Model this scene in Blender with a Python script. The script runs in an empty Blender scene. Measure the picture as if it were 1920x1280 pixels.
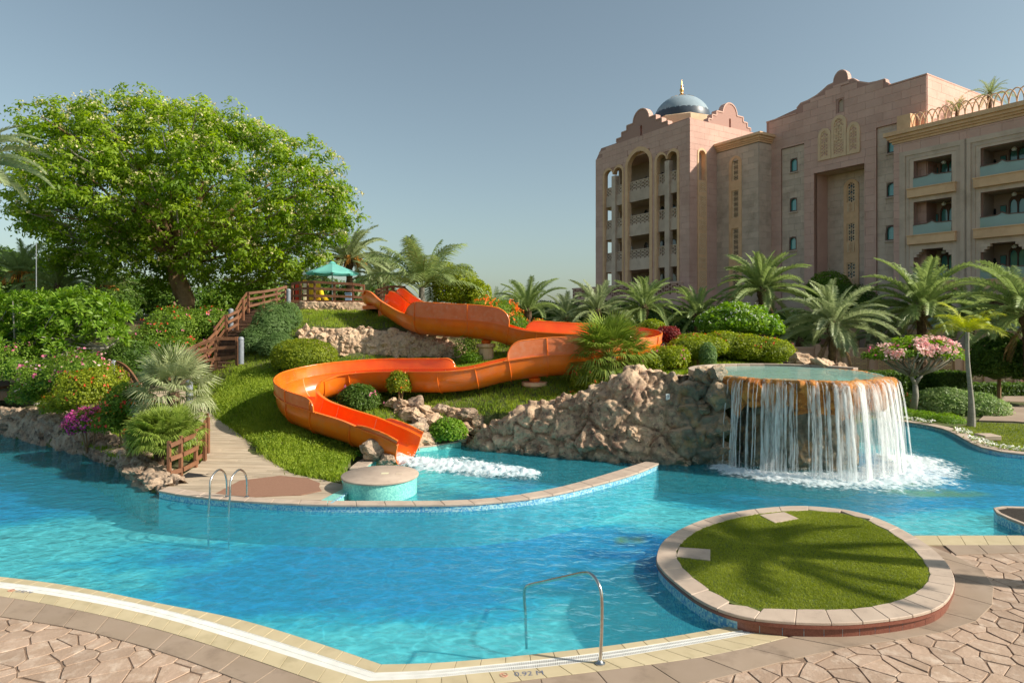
import bpy, bmesh, math, random
import numpy as np
from mathutils import Vector, Matrix, noise, geometry
random.seed(7); rng = np.random.default_rng(7)
scene = bpy.context.scene; COL = scene.collection
R = math.radians; PI = math.pi
# ---------------------------------------------------------------- camera, sky, sun, exposure
FP, CAMZ, CX, CY = 1200.0, 4.1, 960.0, 595.0        # lens in photo pixels, eye height, principal point
cam = bpy.data.cameras.new('camera'); camo = bpy.data.objects.new('camera', cam); COL.objects.link(camo)
camo.location = (0, 0, CAMZ); camo.rotation_euler = (R(90), 0, 0)
cam.sensor_width = 36; cam.lens = 36 * FP / 1920; cam.shift_y = -45 / 1920
cam.clip_start = 0.1; cam.clip_end = 6000; scene.camera = camo
SUN_AZ, SUN_EL = -14.0, 34.0
se, sa = R(SUN_EL), R(SUN_AZ)
SDIR = Vector((math.cos(se) * math.cos(sa), math.cos(se) * math.sin(sa), math.sin(se)))
sun = bpy.data.lights.new('sun', 'SUN'); suno = bpy.data.objects.new('sun', sun); COL.objects.link(suno)
suno.rotation_euler = SDIR.to_track_quat('Z', 'Y').to_euler()
sun.energy = 2.7; sun.angle = R(1.2); sun.color = (1.0, 0.92, 0.79)
world = bpy.data.worlds.new('World'); scene.world = world; world.use_nodes = True
wn = world.node_tree; wn.nodes.clear()
sky = wn.nodes.new('ShaderNodeTexSky'); sky.sky_type = 'NISHITA'; sky.sun_disc = False
sky.sun_elevation = se; sky.sun_rotation = R(90) - sa
sky.air_density = 1.0; sky.dust_density = 1.7; sky.ozone_density = 0.8; sky.altitude = 0
wb = wn.nodes.new('ShaderNodeBackground'); wb.inputs['Strength'].default_value = 0.056
hs = wn.nodes.new('ShaderNodeHueSaturation'); hs.inputs['Saturation'].default_value = 0.72
wo = wn.nodes.new('ShaderNodeOutputWorld')
wn.links.new(sky.outputs[0], hs.inputs['Color']); wm = wn.nodes.new('ShaderNodeMix'); wm.data_type = 'RGBA'; wm.blend_type = 'MULTIPLY'; wm.inputs[0].default_value = 1; wm.inputs[7].default_value = (.91, 1.0, .93, 1); wn.links.new(hs.outputs[0], wm.inputs[6]); wn.links.new(wm.outputs[2], wb.inputs[0]); wn.links.new(wb.outputs[0], wo.inputs[0])
vs = scene.view_settings; vs.view_transform = 'Standard'; vs.look = 'None'; vs.gamma = 1; vs.exposure = 1.28
vs.use_curve_mapping = False
scene.cycles.max_bounces = 10; scene.cycles.transparent_max_bounces = 24
scene.cycles.caustics_reflective = False; scene.cycles.caustics_refractive = False
scene.cycles.sample_clamp_indirect = 6

# ---------------------------------------------------------------- helpers
def P(px, py, Y): return Vector(((px - CX) / FP * Y, Y, CAMZ - (py - CY) / FP * Y))
def G(px, py, z=0.0):
    Y = (CAMZ - z) * FP / (py - CY)
    return Vector(((px - CX) / FP * Y, Y, z))
def V(*a): return Vector(a)
WLOC = {}
def tag(o, label=None, cat=None, group=None, kind=None):
    if label: o['label'] = label
    if cat: o['category'] = cat
    if group: o['group'] = group
    if kind: o['kind'] = kind
    return o
def obj(name, me, mat=None, parent=None, loc=(0, 0, 0), rot=None, scale=None, **k):
    if mat is not None and me is not None:
        if len(me.materials) == 0: me.materials.append(mat)
    o = bpy.data.objects.new(name, me); COL.objects.link(o)
    loc = Vector(loc); WLOC[o.name] = loc
    if parent is not None:
        o.parent = parent; o.location = loc - WLOC[parent.name]
    else: o.location = loc
    if rot is not None: o.rotation_euler = rot
    if scale is not None: o.scale = scale
    tag(o, **k)
    return o
def thing(name, label, cat, loc=(0, 0, 0), group=None):
    return obj(name, None, loc=loc, label=label, cat=cat, group=group)
def mesh(name, verts, faces, smooth=False, tint=None):
    me = bpy.data.meshes.new(name); me.from_pydata([tuple(v) for v in verts], [], [tuple(f) for f in faces])
    if smooth: me.polygons.foreach_set('use_smooth', [True] * len(me.polygons))
    if tint is not None: set_tint(me, tint)
    me.update(); return me
def set_tint(me, t, name='tint'):
    a = me.attributes.new(name, 'FLOAT', 'POINT'); a.data.foreach_set('value', np.asarray(t, dtype=np.float32))
def npmesh(name, verts, faces, smooth=False, tint=None):
    """verts (n,3), faces (m,k) of equal size"""
    verts = np.asarray(verts, np.float32); faces = np.asarray(faces, np.int32); m, k = faces.shape
    me = bpy.data.meshes.new(name); me.vertices.add(len(verts)); me.vertices.foreach_set('co', verts.ravel())
    me.loops.add(m * k); me.loops.foreach_set('vertex_index', faces.ravel())
    me.polygons.add(m); me.polygons.foreach_set('loop_start', np.arange(0, m * k, k, dtype=np.int32))
    try: me.polygons.foreach_set('loop_total', np.full(m, k, np.int32))
    except Exception: pass
    if smooth: me.polygons.foreach_set('use_smooth', np.ones(m, bool))
    if tint is not None: set_tint(me, tint)
    me.update(calc_edges=True); return me
class MB:
    """collects simple shapes into ONE mesh"""
    def __init__(s): s.v = []; s.f = []
    def add(s, vs, fs):
        b = len(s.v); s.v += [tuple(v) for v in vs]; s.f += [tuple(i + b for i in f) for f in fs]; return s
    def box(s, c, size, ax=None, ay=None, az=None):
        ax = ax or V(1, 0, 0); ay = ay or V(0, 1, 0); az = az or V(0, 0, 1); c = Vector(c)
        vs = [c + ax * (i * size[0] / 2) + ay * (j * size[1] / 2) + az * (k * size[2] / 2) for i in (-1, 1) for j in (-1, 1) for k in (-1, 1)]
        return s.add(vs, [(0, 1, 3, 2), (4, 6, 7, 5), (0, 4, 5, 1), (2, 3, 7, 6), (0, 2, 6, 4), (1, 5, 7, 3)])
    def beam(s, a, b, w, h, up=None):
        a, b = Vector(a), Vector(b); d = (b - a); L = d.length
        if L < 1e-6: return s
        d = d / L; up = up or V(0, 0, 1)
        side = d.cross(up)
        if side.length < 1e-4: side = V(1, 0, 0)
        side.normalize(); u = side.cross(d).normalized()
        return s.box((a + b) / 2, (L, w, h), d, side, u)
    def tube(s, pts, r, n=8, cap=True):
        pts = [Vector(p) for p in pts]; rs = r if hasattr(r, '__len__') else [r] * len(pts)
        rings = []; prev = None
        for i, p in enumerate(pts):
            t = (pts[min(i + 1, len(pts) - 1)] - pts[max(i - 1, 0)])
            t = t.normalized() if t.length > 1e-9 else V(0, 0, 1)
            if prev is None:
                a = t.cross(V(0, 0, 1)); a = a if a.length > .05 else t.cross(V(1, 0, 0))
            else: a = prev - t * prev.dot(t)
            a.normalize(); prev = a; b = t.cross(a)
            rings.append([p + (a * math.cos(2 * PI * k / n) + b * math.sin(2 * PI * k / n)) * rs[i] for k in range(n)])
        vs = [v for rg in rings for v in rg]; fs = []
        for i in range(len(pts) - 1):
            for k in range(n):
                k2 = (k + 1) % n; fs.append((i * n + k, i * n + k2, (i + 1) * n + k2, (i + 1) * n + k))
        if cap: fs.append(tuple(range(n))[::-1]); fs.append(tuple((len(pts) - 1) * n + k for k in range(n)))
        return s.add(vs, fs)
    def lathe(s, c, prof, n=24, sx=1, sy=1):
        c = Vector(c); vs = [c + V(r * math.cos(2 * PI * k / n) * sx, r * math.sin(2 * PI * k / n) * sy, z) for r, z in prof for k in range(n)]
        fs = [(i * n + k, i * n + (k + 1) % n, (i + 1) * n + (k + 1) % n, (i + 1) * n + k) for i in range(len(prof) - 1) for k in range(n)]
        fs.append(tuple(range(n))[::-1]); fs.append(tuple((len(prof) - 1) * n + k for k in range(n)))
        return s.add(vs, fs)
    def prism(s, poly, z0, z1):
        n = len(poly); zf0 = z0 if callable(z0) else (lambda x, y: z0); zf1 = z1 if callable(z1) else (lambda x, y: z1)
        vs = [(p[0], p[1], zf0(p[0], p[1])) for p in poly] + [(p[0], p[1], zf1(p[0], p[1])) for p in poly]
        a = sum(poly[i][0] * poly[(i + 1) % n][1] - poly[(i + 1) % n][0] * poly[i][1] for i in range(n))
        if a < 0: vs = vs[:n][::-1] + vs[n:][::-1]
        fs = [tuple(range(n))[::-1], tuple(range(n, 2 * n))] + [(i, (i + 1) % n, n + (i + 1) % n, n + i) for i in range(n)]
        return s.add(vs, fs)
    def mesh(s, name='part', smooth=False): return mesh(name, s.v, s.f, smooth)
    def build(s, name, mat, parent=None, smooth=False, **k):
        return obj(name, s.mesh(name, smooth), mat, parent, **k)
def shade_auto(me, ang=35):
    me.polygons.foreach_set('use_smooth', [True] * len(me.polygons))
    try: me.set_sharp_from_angle(angle=R(ang))
    except Exception: pass
def bevel(me, w=.006, seg=1):
    bm = bmesh.new(); bm.from_mesh(me); bmesh.ops.remove_doubles(bm, verts=bm.verts, dist=1e-5)
    try: bmesh.ops.bevel(bm, geom=[e for e in bm.edges if len(e.link_faces) == 2 and e.calc_face_angle(0) > .6], offset=w, segments=seg, affect='EDGES', clamp_overlap=True)
    except Exception: pass
    bm.to_mesh(me); bm.free(); return me
def poly_len(pts):
    L = [0]
    for a, b in zip(pts, pts[1:]): L.append(L[-1] + (Vector(b) - Vector(a)).length)
    return L
def resample(pts, n, closed=False):
    pts = [Vector(p) for p in pts]
    if closed: pts = pts + [pts[0]]
    L = poly_len(pts); out = []
    m = n if closed else n - 1
    for i in range(n):
        t = L[-1] * i / m; j = 0
        while j < len(L) - 2 and L[j + 1] < t: j += 1
        u = (t - L[j]) / max(L[j + 1] - L[j], 1e-9); out.append(pts[j].lerp(pts[j + 1], u))
    return out
def spline(pts, n, closed=False):
    """Catmull-Rom through pts, n samples per span"""
    pts = [Vector(p) for p in pts]; m = len(pts); out = []
    rngs = range(m if closed else m - 1)
    for i in rngs:
        if closed: a, b, c, d = pts[i - 1], pts[i], pts[(i + 1) % m], pts[(i + 2) % m]
        else: a, b, c, d = pts[max(i - 1, 0)], pts[i], pts[i + 1], pts[min(i + 2, m - 1)]
        for k in range(n):
            t = k / n
            out.append(.5 * ((2 * b) + (c - a) * t + (2 * a - 5 * b + 4 * c - d) * t * t + (3 * b - a - 3 * c + d) * t ** 3))
    if not closed: out.append(pts[-1])
    return out
def inpoly(x, y, poly):
    """vectorised point in polygon"""
    x = np.asarray(x, float); y = np.asarray(y, float); c = np.zeros(x.shape, bool); n = len(poly); j = n - 1
    for i in range(n):
        xi, yi = poly[i][0], poly[i][1]; xj, yj = poly[j][0], poly[j][1]
        if yi != yj:
            c ^= ((yi > y) != (yj > y)) & (x < (xj - xi) * (y - yi) / (yj - yi) + xi)
        j = i
    return c
def clip_half(poly, p, n):
    """keep the side of the 2D polygon where (q-p).n <= 0"""
    out = []; m = len(poly)
    for i in range(m):
        a, b = poly[i], poly[(i + 1) % m]
        da = (a[0] - p[0]) * n[0] + (a[1] - p[1]) * n[1]; db = (b[0] - p[0]) * n[0] + (b[1] - p[1]) * n[1]
        if da <= 0: out.append(a)
        if (da < 0 < db) or (db < 0 < da):
            t = da / (da - db); out.append((a[0] + (b[0] - a[0]) * t, a[1] + (b[1] - a[1]) * t))
    return out
# numpy value noise (fast, for terrain and rock relief)
_perm = rng.random((64, 64, 64)).astype(np.float32)
def vnoise(p):
    p = np.asarray(p, float); i = np.floor(p).astype(int); f = p - i; f = f * f * (3 - 2 * f); r = 0
    for dx in (0, 1):
        for dy in (0, 1):
            for dz in (0, 1):
                w = (f[..., 0] if dx else 1 - f[..., 0]) * (f[..., 1] if dy else 1 - f[..., 1]) * (f[..., 2] if dz else 1 - f[..., 2])
                r = r + w * _perm[(i[..., 0] + dx) & 63, (i[..., 1] + dy) & 63, (i[..., 2] + dz) & 63]
    return r * 2 - 1
def fbm(p, oct=4, gain=.5):
    p = np.asarray(p, float); r = 0; a = 1; s = 0
    for o in range(oct): r = r + a * vnoise(p * 2 ** o + 17.3 * o); s += a; a *= gain
    return r / s
def cells(p, seed=0):
    """worley F1, F2 of unit cells"""
    p = np.asarray(p, float); i = np.floor(p).astype(int); f1 = np.full(p.shape[:-1], 9.); f2 = f1.copy(); idv = f1.copy()
    for dx in (-1, 0, 1):
        for dy in (-1, 0, 1):
            for dz in (-1, 0, 1):
                c = i + np.array([dx, dy, dz]); q = [(_perm[(c[..., 0] + 7 * k + seed) & 63, (c[..., 1] + 13 * k) & 63, (c[..., 2] + 29 * k) & 63]) for k in range(3)]
                d = np.sqrt(sum((c[..., k] + q[k] - p[..., k]) ** 2 for k in range(3)))
                nf = d < f1; f2 = np.where(nf, f1, np.minimum(f2, d)); idv = np.where(nf, q[0], idv); f1 = np.where(nf, d, f1)
    return f1, f2, idv

# ---------------------------------------------------------------- materials
def lin(h):
    if isinstance(h, str):
        c = [int(h[i:i + 2], 16) / 255 for i in (0, 2, 4)]
        return tuple(x / 12.92 if x <= .04045 else ((x + .055) / 1.055) ** 2.4 for x in c)
    return tuple(h)
def mat(name, c1, c2=None, scale=4, rough=.75, bump=0, bscale=20, spec=.35, metal=0, c3=None, scale3=1.2, t3=(.5, .65),
        objvar=0, tint=None, trans=0, detail=5, stretch=(1, 1, 1), coat=0, blobs=0, tintc=None, transc=None):
    m = bpy.data.materials.new(name); m.use_nodes = True; nt = m.node_tree; N = nt.nodes; L = nt.links; N.clear()
    out = N.new('ShaderNodeOutputMaterial'); b = N.new('ShaderNodeBsdfPrincipled')
    geo = N.new('ShaderNodeNewGeometry'); mp = N.new('ShaderNodeMapping'); L.new(geo.outputs['Position'], mp.inputs['Vector']); mp.inputs['Scale'].default_value = stretch
    c1 = lin(c1); col = None
    def rgb(c):
        n = N.new('ShaderNodeRGB'); n.outputs[0].default_value = (*c, 1); return n.outputs[0]
    col = rgb(c1)
    def mix(f, a, bb):
        n = N.new('ShaderNodeMix'); n.data_type = 'RGBA'; L.new(f, n.inputs[0]); L.new(a, n.inputs[6]); L.new(bb, n.inputs[7]); return n.outputs[2]
    def ramp(src, a, bb):
        n = N.new('ShaderNodeMapRange'); n.inputs[1].default_value = a; n.inputs[2].default_value = bb; L.new(src, n.inputs[0]); return n.outputs[0]
    if c2 is not None:
        nz = N.new('ShaderNodeTexNoise'); nz.inputs['Scale'].default_value = scale; nz.inputs['Detail'].default_value = detail; L.new(mp.outputs[0], nz.inputs['Vector'])
        col = mix(ramp(nz.outputs[0], .32, .68), col, rgb(lin(c2)))
    if c3 is not None:
        nz = N.new('ShaderNodeTexNoise'); nz.inputs['Scale'].default_value = scale3; nz.inputs['Detail'].default_value = 7; nz.inputs['Roughness'].default_value = .65; L.new(mp.outputs[0], nz.inputs['Vector'])
        col = mix(ramp(nz.outputs[0], *t3), col, rgb(lin(c3)))
    if tint:                                   # per leaf / per piece variation between base colour and tintc
        at = N.new('ShaderNodeAttribute'); at.attribute_name = 'tint'
        col = mix(at.outputs['Fac'], col, rgb(lin(tintc)))
    if objvar:
        oi = N.new('ShaderNodeObjectInfo'); hv = N.new('ShaderNodeHueSaturation')
        L.new(ramp2(N, L, oi.outputs['Random'], 1 - objvar, 1 + objvar), hv.inputs['Value']); L.new(col, hv.inputs['Color']); col = hv.outputs[0]
    L.new(col, b.inputs['Base Color']); b.inputs['Roughness'].default_value = rough; b.inputs['Metallic'].default_value = metal
    b.inputs['Specular IOR Level'].default_value = spec
    if coat: b.inputs['Coat Weight'].default_value = coat; b.inputs['Coat Roughness'].default_value = .08
    if bump:
        nb = N.new('ShaderNodeTexNoise'); nb.inputs['Scale'].default_value = bscale; nb.inputs['Detail'].default_value = 6; nb.inputs['Roughness'].default_value = .6; L.new(mp.outputs[0], nb.inputs['Vector'])
        bp = N.new('ShaderNodeBump'); bp.inputs['Strength'].default_value = 1; bp.inputs['Distance'].default_value = bump; L.new(nb.outputs[0], bp.inputs['Height']); L.new(bp.outputs[0], b.inputs['Normal'])
    sh = b.outputs[0]
    if trans:
        tr = N.new('ShaderNodeBsdfTranslucent'); hv = N.new('ShaderNodeHueSaturation'); hv.inputs['Value'].default_value = 1.5; hv.inputs['Saturation'].default_value = 1.1
        L.new(col, hv.inputs['Color']); L.new(hv.outputs[0], tr.inputs['Color'])
        ms = N.new('ShaderNodeMixShader'); ms.inputs[0].default_value = trans; L.new(sh, ms.inputs[1]); L.new(tr.outputs[0], ms.inputs[2]); sh = ms.outputs[0]
    L.new(sh, out.inputs['Surface']); return m
def ramp2(N, L, src, a, b):
    n = N.new('ShaderNodeMapRange'); n.inputs[3].default_value = a; n.inputs[4].default_value = b; L.new(src, n.inputs[0]); return n.outputs[0]
M = {}
M['grass'] = mat('grass', (.16, .25, .02), tint=1, tintc=(.40, .48, .06), rough=.6, trans=.4, spec=.25)
M['lawn_blade'] = mat('lawn_blade', (.17, .22, .02), tint=1, tintc=(.38, .42, .06), rough=.6, trans=.3, spec=.2)
M['lawn'] = mat('lawn_soil', (.085, .12, .018), (.13, .16, .03), scale=2.5, rough=.95, bump=.02, bscale=40)
M['ground'] = mat('ground', (.07, .10, .02), (.12, .12, .05), scale=1.2, c3=(.16, .12, .07), scale3=.7, rough=.95, bump=.03, bscale=14)
M['travertine'] = mat('coping_stone', 'beab9a', 'b19e8e', scale=3, c3='a08f82', scale3=6, t3=(.55, .78), rough=.7, bump=.004, bscale=60, objvar=.04)
M['red_granite'] = mat('red_granite', (.16, .045, .03), (.24, .09, .06), scale=60, rough=.35, spec=.5, objvar=.1)
M['slab'] = mat('brown_slab', '968371', '9f8c7b', scale=2, c3='786758', scale3=1.6, t3=(.52, .75), rough=.8, bump=.003, bscale=90, objvar=.07)
M['flag'] = mat('flagstone', 'b09784', 'a18874', scale=3, c3='c2ae9c', scale3=5, t3=(.5, .7), rough=.8, bump=.008, bscale=25, objvar=.13)
M['mortar'] = mat('mortar', '8a7361', '786252', scale=8, rough=.95, bump=.006, bscale=50)
M['tan_tile'] = mat('tan_tile', 'c3b392', 'b9a988', scale=4, c3='a69878', scale3=2, t3=(.55, .8), rough=.55, bump=.001, bscale=80, objvar=.06)
M['grate'] = mat('grate_plastic', (.78, .77, .74), (.68, .67, .63), scale=6, rough=.5)
M['dark'] = mat('dark_gap', (.02, .02, .02), rough=.9)
M['navy'] = mat('navy_tile', (.01, .02, .05), (.02, .05, .12), scale=30, rough=.2, spec=.6)
M['wood_red'] = mat('painted_wood', '80583f', '6f4a34', scale=6, rough=.6, bump=.004, bscale=30, stretch=(1, 1, 1), objvar=.12, c3='8f664c', scale3=9, t3=(.55, .75))
M['wood_dark'] = mat('weathered_wood', '6b4e3c', '4d382b', scale=9, rough=.8, bump=.004, bscale=40, objvar=.2)
M['plank'] = mat('bleached_plank', 'bfae98', 'a8957f', scale=7, rough=.8, bump=.004, bscale=30, stretch=(.25, 2.5, 1), objvar=.13, c3='8f7c68', scale3=4, t3=(.55, .8))
M['mat_brown'] = mat('brown_matting', '94705c', '8a6552', scale=30, rough=.95, bump=.003, bscale=200)
M['steel'] = mat('stainless_steel', (.62, .60, .57), (.5, .48, .45), scale=20, rough=.22, metal=1)
M['lamp_grey'] = mat('grey_lamp_metal', '8b9098', '7b8087', scale=10, rough=.45, spec=.5)
M['orange'] = mat('orange_fibreglass', (.86, .19, .012), (.78, .155, .010), scale=2.2, c3=(.68, .21, .07), scale3=3.5, t3=(.5, .8), rough=.28, spec=.5, bump=.0015, bscale=9, coat=.25)
M['orange_faded'] = mat('orange_faded', (.80, .24, .10), (.72, .18, .06), scale=3, c3=(.75, .33, .2), scale3=5, t3=(.5, .8), rough=.4, spec=.45, coat=.15)
M['orange_in'] = mat('orange_inner', (.88, .10, .005), (.90, .17, .008), scale=1.5, rough=.25, spec=.5, coat=.3)
M['seam'] = mat('seam', (.85, .42, .22), (.8, .3, .1), scale=20, rough=.5)
M['pink'] = mat('pink_stone', 'd2aa9c', 'd6b0a2', scale=1.2, c3='c69e90', scale3=.5, t3=(.45, .7), rough=.85, bump=.004, bscale=30, objvar=.05)
M['pinkbase'] = mat('pink_joint', 'b38d82', rough=.9)
M['greystone'] = mat('grey_stone', 'd2bbaa', 'c8b1a0', scale=1.2, c3='b59f8e', scale3=.6, t3=(.5, .72), rough=.85, bump=.004, bscale=30, objvar=.09)
M['greybase'] = mat('grey_joint', 'a39587', rough=.9)
M['cream'] = mat('cream_stone', 'e8bf98', 'deb48e', scale=2, c3='c9a07c', scale3=.8, t3=(.5, .8), rough=.8, objvar=.05)
M['palecream'] = mat('pale_cream', 'e6c6a4', 'dcba98', scale=2, rough=.8)
M['interior'] = mat('loggia_plaster', 'b8a496', 'ad998c', scale=1, rough=.9)
M['tealglass'] = mat('teal_glass', (.08, .30, .30), (.12, .38, .36), scale=.6, rough=.08, spec=.8)
M['darkglass'] = mat('dark_glass', (.012, .02, .03), (.02, .04, .05), scale=1, rough=.08, spec=.8)
M['bronze'] = mat('bronze_rail', '6d5348', rough=.5)
M['dome'] = mat('dome_blue', '93a3ad', '8a9aa5', scale=2, rough=.8, spec=.3)
M['domedark'] = mat('dome_dark', '3c4652', '454f5a', scale=4, rough=.4)
M['gold'] = mat('gold', (.75, .42, .15), rough=.3, metal=.9)
M['umbrella'] = mat('turquoise_canvas', (.22, .62, .56), (.20, .57, .52), scale=4, rough=.8, trans=.35)
M['yellow'] = mat('yellow_plastic', (.75, .48, .02), rough=.4)
M['redpl'] = mat('red_plastic', (.6, .05, .02), rough=.4)
M['bluepl'] = mat('blue_plastic', (.25, .36, .48), rough=.6)
M['creampl'] = mat('cream_plastic', (.72, .66, .45), rough=.5)
M['white'] = mat('white_paint', (.78, .76, .72), rough=.5)
M['bark'] = mat('bark', '9a7c5c', '7a6046', scale=4, rough=.95, bump=.03, bscale=18, c3='9a8262', scale3=3, t3=(.5, .8))
M['palmbark'] = mat('palm_bark', '6a5340', '4a392b', scale=7, rough=.95, bump=.03, bscale=14)
M['greybark'] = mat('smooth_grey_bark', '9a948a', '857f76', scale=5, rough=.8, bump=.006, bscale=20, stretch=(1, 1, 3))
M['mosaic_side'] = None
def leafmat(name, a, b, trans=.4, rough=.5): 
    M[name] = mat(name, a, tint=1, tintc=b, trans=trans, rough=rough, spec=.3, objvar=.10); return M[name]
leafmat('leaf_tree', (.13, .23, .015), (.38, .50, .045), .5)
leafmat('leaf_treeflower', (.52, .50, .20), (.70, .62, .36), .3)
leafmat('leaf_mid', (.09, .18, .015), (.25, .36, .045))
leafmat('leaf_bright', (.10, .22, .012), (.27, .40, .05))
leafmat('leaf_olive', (.15, .21, .012), (.36, .40, .03))
leafmat('leaf_dark', (.05, .11, .015), (.15, .24, .04))
leafmat('leaf_grey', (.10, .18, .05), (.22, .32, .12))
leafmat('leaf_red', (.16, .02, .02), (.3, .06, .05))
leafmat('leaf_palegreen', (.14, .25, .05), (.38, .45, .22))
leafmat('flower_pink', (.65, .10, .22), (.85, .30, .42), .3)
leafmat('flower_magenta', (.50, .02, .25), (.80, .12, .45), .3)
leafmat('flower_red', (.70, .05, .03), (.80, .16, .08), .3)
leafmat('flower_orange', (.85, .14, .02), (.90, .30, .05), .3)
leafmat('flower_pale', (.78, .42, .42), (.85, .66, .62), .3)
leafmat('flower_white', (.75, .75, .66), (.85, .85, .8), .3)
leafmat('frond', (.15, .22, .06), (.36, .43, .17), .3, .45)
leafmat('frond_grey', (.20, .26, .11), (.42, .46, .26), .3, .45)
leafmat('frond_yellow', (.22, .30, .02), (.50, .48, .05), .4, .5)
leafmat('fan', (.12, .20, .025), (.33, .40, .08), .3, .4)
leafmat('fan_grey', (.20, .25, .10), (.48, .50, .28), .3, .4)
M['dry'] = mat('dry_frond', '8f7448', '6e5636', scale=5, rough=.9)
M['dates'] = mat('orange_dates', (.65, .30, .04), (.5, .2, .03), scale=20, rough=.6)
M['soil'] = mat('soil', (.045, .035, .028), (.02, .016, .012), scale=20, rough=1, bump=.03, bscale=30)
M['pavement'] = mat('pavement', 'a89484', '978373', scale=1, rough=.85)
# ---------------------------------------------------------------- special materials
def mosaic(name, a, b, c, scale=38, rough=.3):
    m = bpy.data.materials.new(name); m.use_nodes = True; N = m.node_tree.nodes; L = m.node_tree.links; b_ = N['Principled BSDF']
    geo = N.new('ShaderNodeNewGeometry'); v = N.new('ShaderNodeTexVoronoi'); v.distance = 'CHEBYCHEV'; v.inputs['Scale'].default_value = scale; v.inputs['Randomness'].default_value = .15
    L.new(geo.outputs['Position'], v.inputs['Vector']); sp = N.new('ShaderNodeSeparateColor'); L.new(v.outputs['Color'], sp.inputs[0])
    r = N.new('ShaderNodeValToRGB'); r.color_ramp.interpolation = 'CONSTANT'
    r.color_ramp.elements[0].color = (*lin(a), 1); r.color_ramp.elements[1].color = (*lin(b), 1); r.color_ramp.elements[1].position = .4
    e = r.color_ramp.elements.new(.75); e.color = (*lin(c), 1); L.new(sp.outputs[0], r.inputs[0]); L.new(r.outputs[0], b_.inputs['Base Color'])
    b_.inputs['Roughness'].default_value = rough; M[name] = m; return m
mosaic('mosaic_blue', '8fc3d0', '5d9cc4', 'b9d8d8'); mosaic('mosaic_teal', '7cc7bd', '8fd6c8', '6db8b4'); mosaic('mosaic_white', 'c2dcd8', 'a9cfd4', 'e0ece6')
M['aqua_deep'] = mat('aqua_deep', (.22, .60, .64), (.18, .54, .62), scale=3, rough=.6); M['aqua'] = mat('aqua_render', (.30, .66, .60), (.25, .60, .56), scale=3, rough=.6)
def rockmat(name, top, mid, dark, wet=False, gold=None):
    m = bpy.data.materials.new(name); m.use_nodes = True; N = m.node_tree.nodes; L = m.node_tree.links; b = N['Principled BSDF']
    geo = N.new('ShaderNodeNewGeometry'); P_ = geo.outputs['Position']
    def nz(s, d=8, r=.65, off=0):
        mp = N.new('ShaderNodeMapping'); mp.inputs['Location'].default_value = (off, off * .7, 0); L.new(P_, mp.inputs[0])
        n = N.new('ShaderNodeTexNoise'); n.inputs['Scale'].default_value = s; n.inputs['Detail'].default_value = d; n.inputs['Roughness'].default_value = r; L.new(mp.outputs[0], n.inputs['Vector']); return n.outputs[0]
    def rng_(s, a, c, lo=0, hi=1):
        n = N.new('ShaderNodeMapRange'); n.inputs[1].default_value = a; n.inputs[2].default_value = c; n.inputs[3].default_value = lo; n.inputs[4].default_value = hi; L.new(s, n.inputs[0]); return n.outputs[0]
    def mix(f, a, c):
        n = N.new('ShaderNodeMix'); n.data_type = 'RGBA'; L.new(f, n.inputs[0])
        for i, x in ((6, a), (7, c)):
            if isinstance(x, tuple): n.inputs[i].default_value = (*x, 1)
            else: L.new(x, n.inputs[i])
        return n.outputs[2]
    c = mix(rng_(nz(1.6), .38, .62), lin(mid), lin(top)); c = mix(rng_(nz(5, off=9), .50, .68), c, lin(dark))
    c = mix(rng_(nz(14, off=3), .55, .72), c, tuple(min(1, x * 1.25) for x in lin(top)))
    sp = N.new('ShaderNodeSeparateXYZ'); L.new(P_, sp.inputs[0])
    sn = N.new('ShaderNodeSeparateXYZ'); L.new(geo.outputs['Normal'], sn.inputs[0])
    if wet:                                     # permanently wet, algae stained foot and seep line
        w = N.new('ShaderNodeMath'); w.operation = 'MULTIPLY_ADD'; L.new(nz(2.2, off=5), w.inputs[0]); w.inputs[1].default_value = .9; L.new(sp.outputs[2], w.inputs[2])
        c = mix(rng_(w.outputs[0], .35, .62, .85, 0), c, (.10, .12, .09))
        s2 = mix(rng_(nz(2.8, off=21), .5, .6), (.09, .12, .09), (.28, .17, .06)); c = mix(rng_(sp.outputs[0], 4.2, 5.0, 0, .72), c, s2)
        c = mix(rng_(sn.outputs[2], .5, .92, 0, .75), c, lin(top))  # upward-facing rock mixed towards the pale top colour
    L.new(c, b.inputs['Base Color']); b.inputs['Roughness'].default_value = .55 if wet else .85
    bp = N.new('ShaderNodeBump'); bp.inputs['Distance'].default_value = .05; bp.inputs['Strength'].default_value = .9; L.new(nz(9, 10, .7), bp.inputs['Height']); L.new(bp.outputs[0], b.inputs['Normal'])
    M[name] = m; return m
rockmat('rock_brown', 'ccae8e', '86604a', '48342a', wet=True); rockmat('rock_tan', 'cdb193', 'b39478', '84664f'); rockmat('rock_grey', 'bba48d', '8a7360', '4c3f34')
rockmat('rock_gold', 'cf8f45', 'a8621f', '5a3316')
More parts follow.
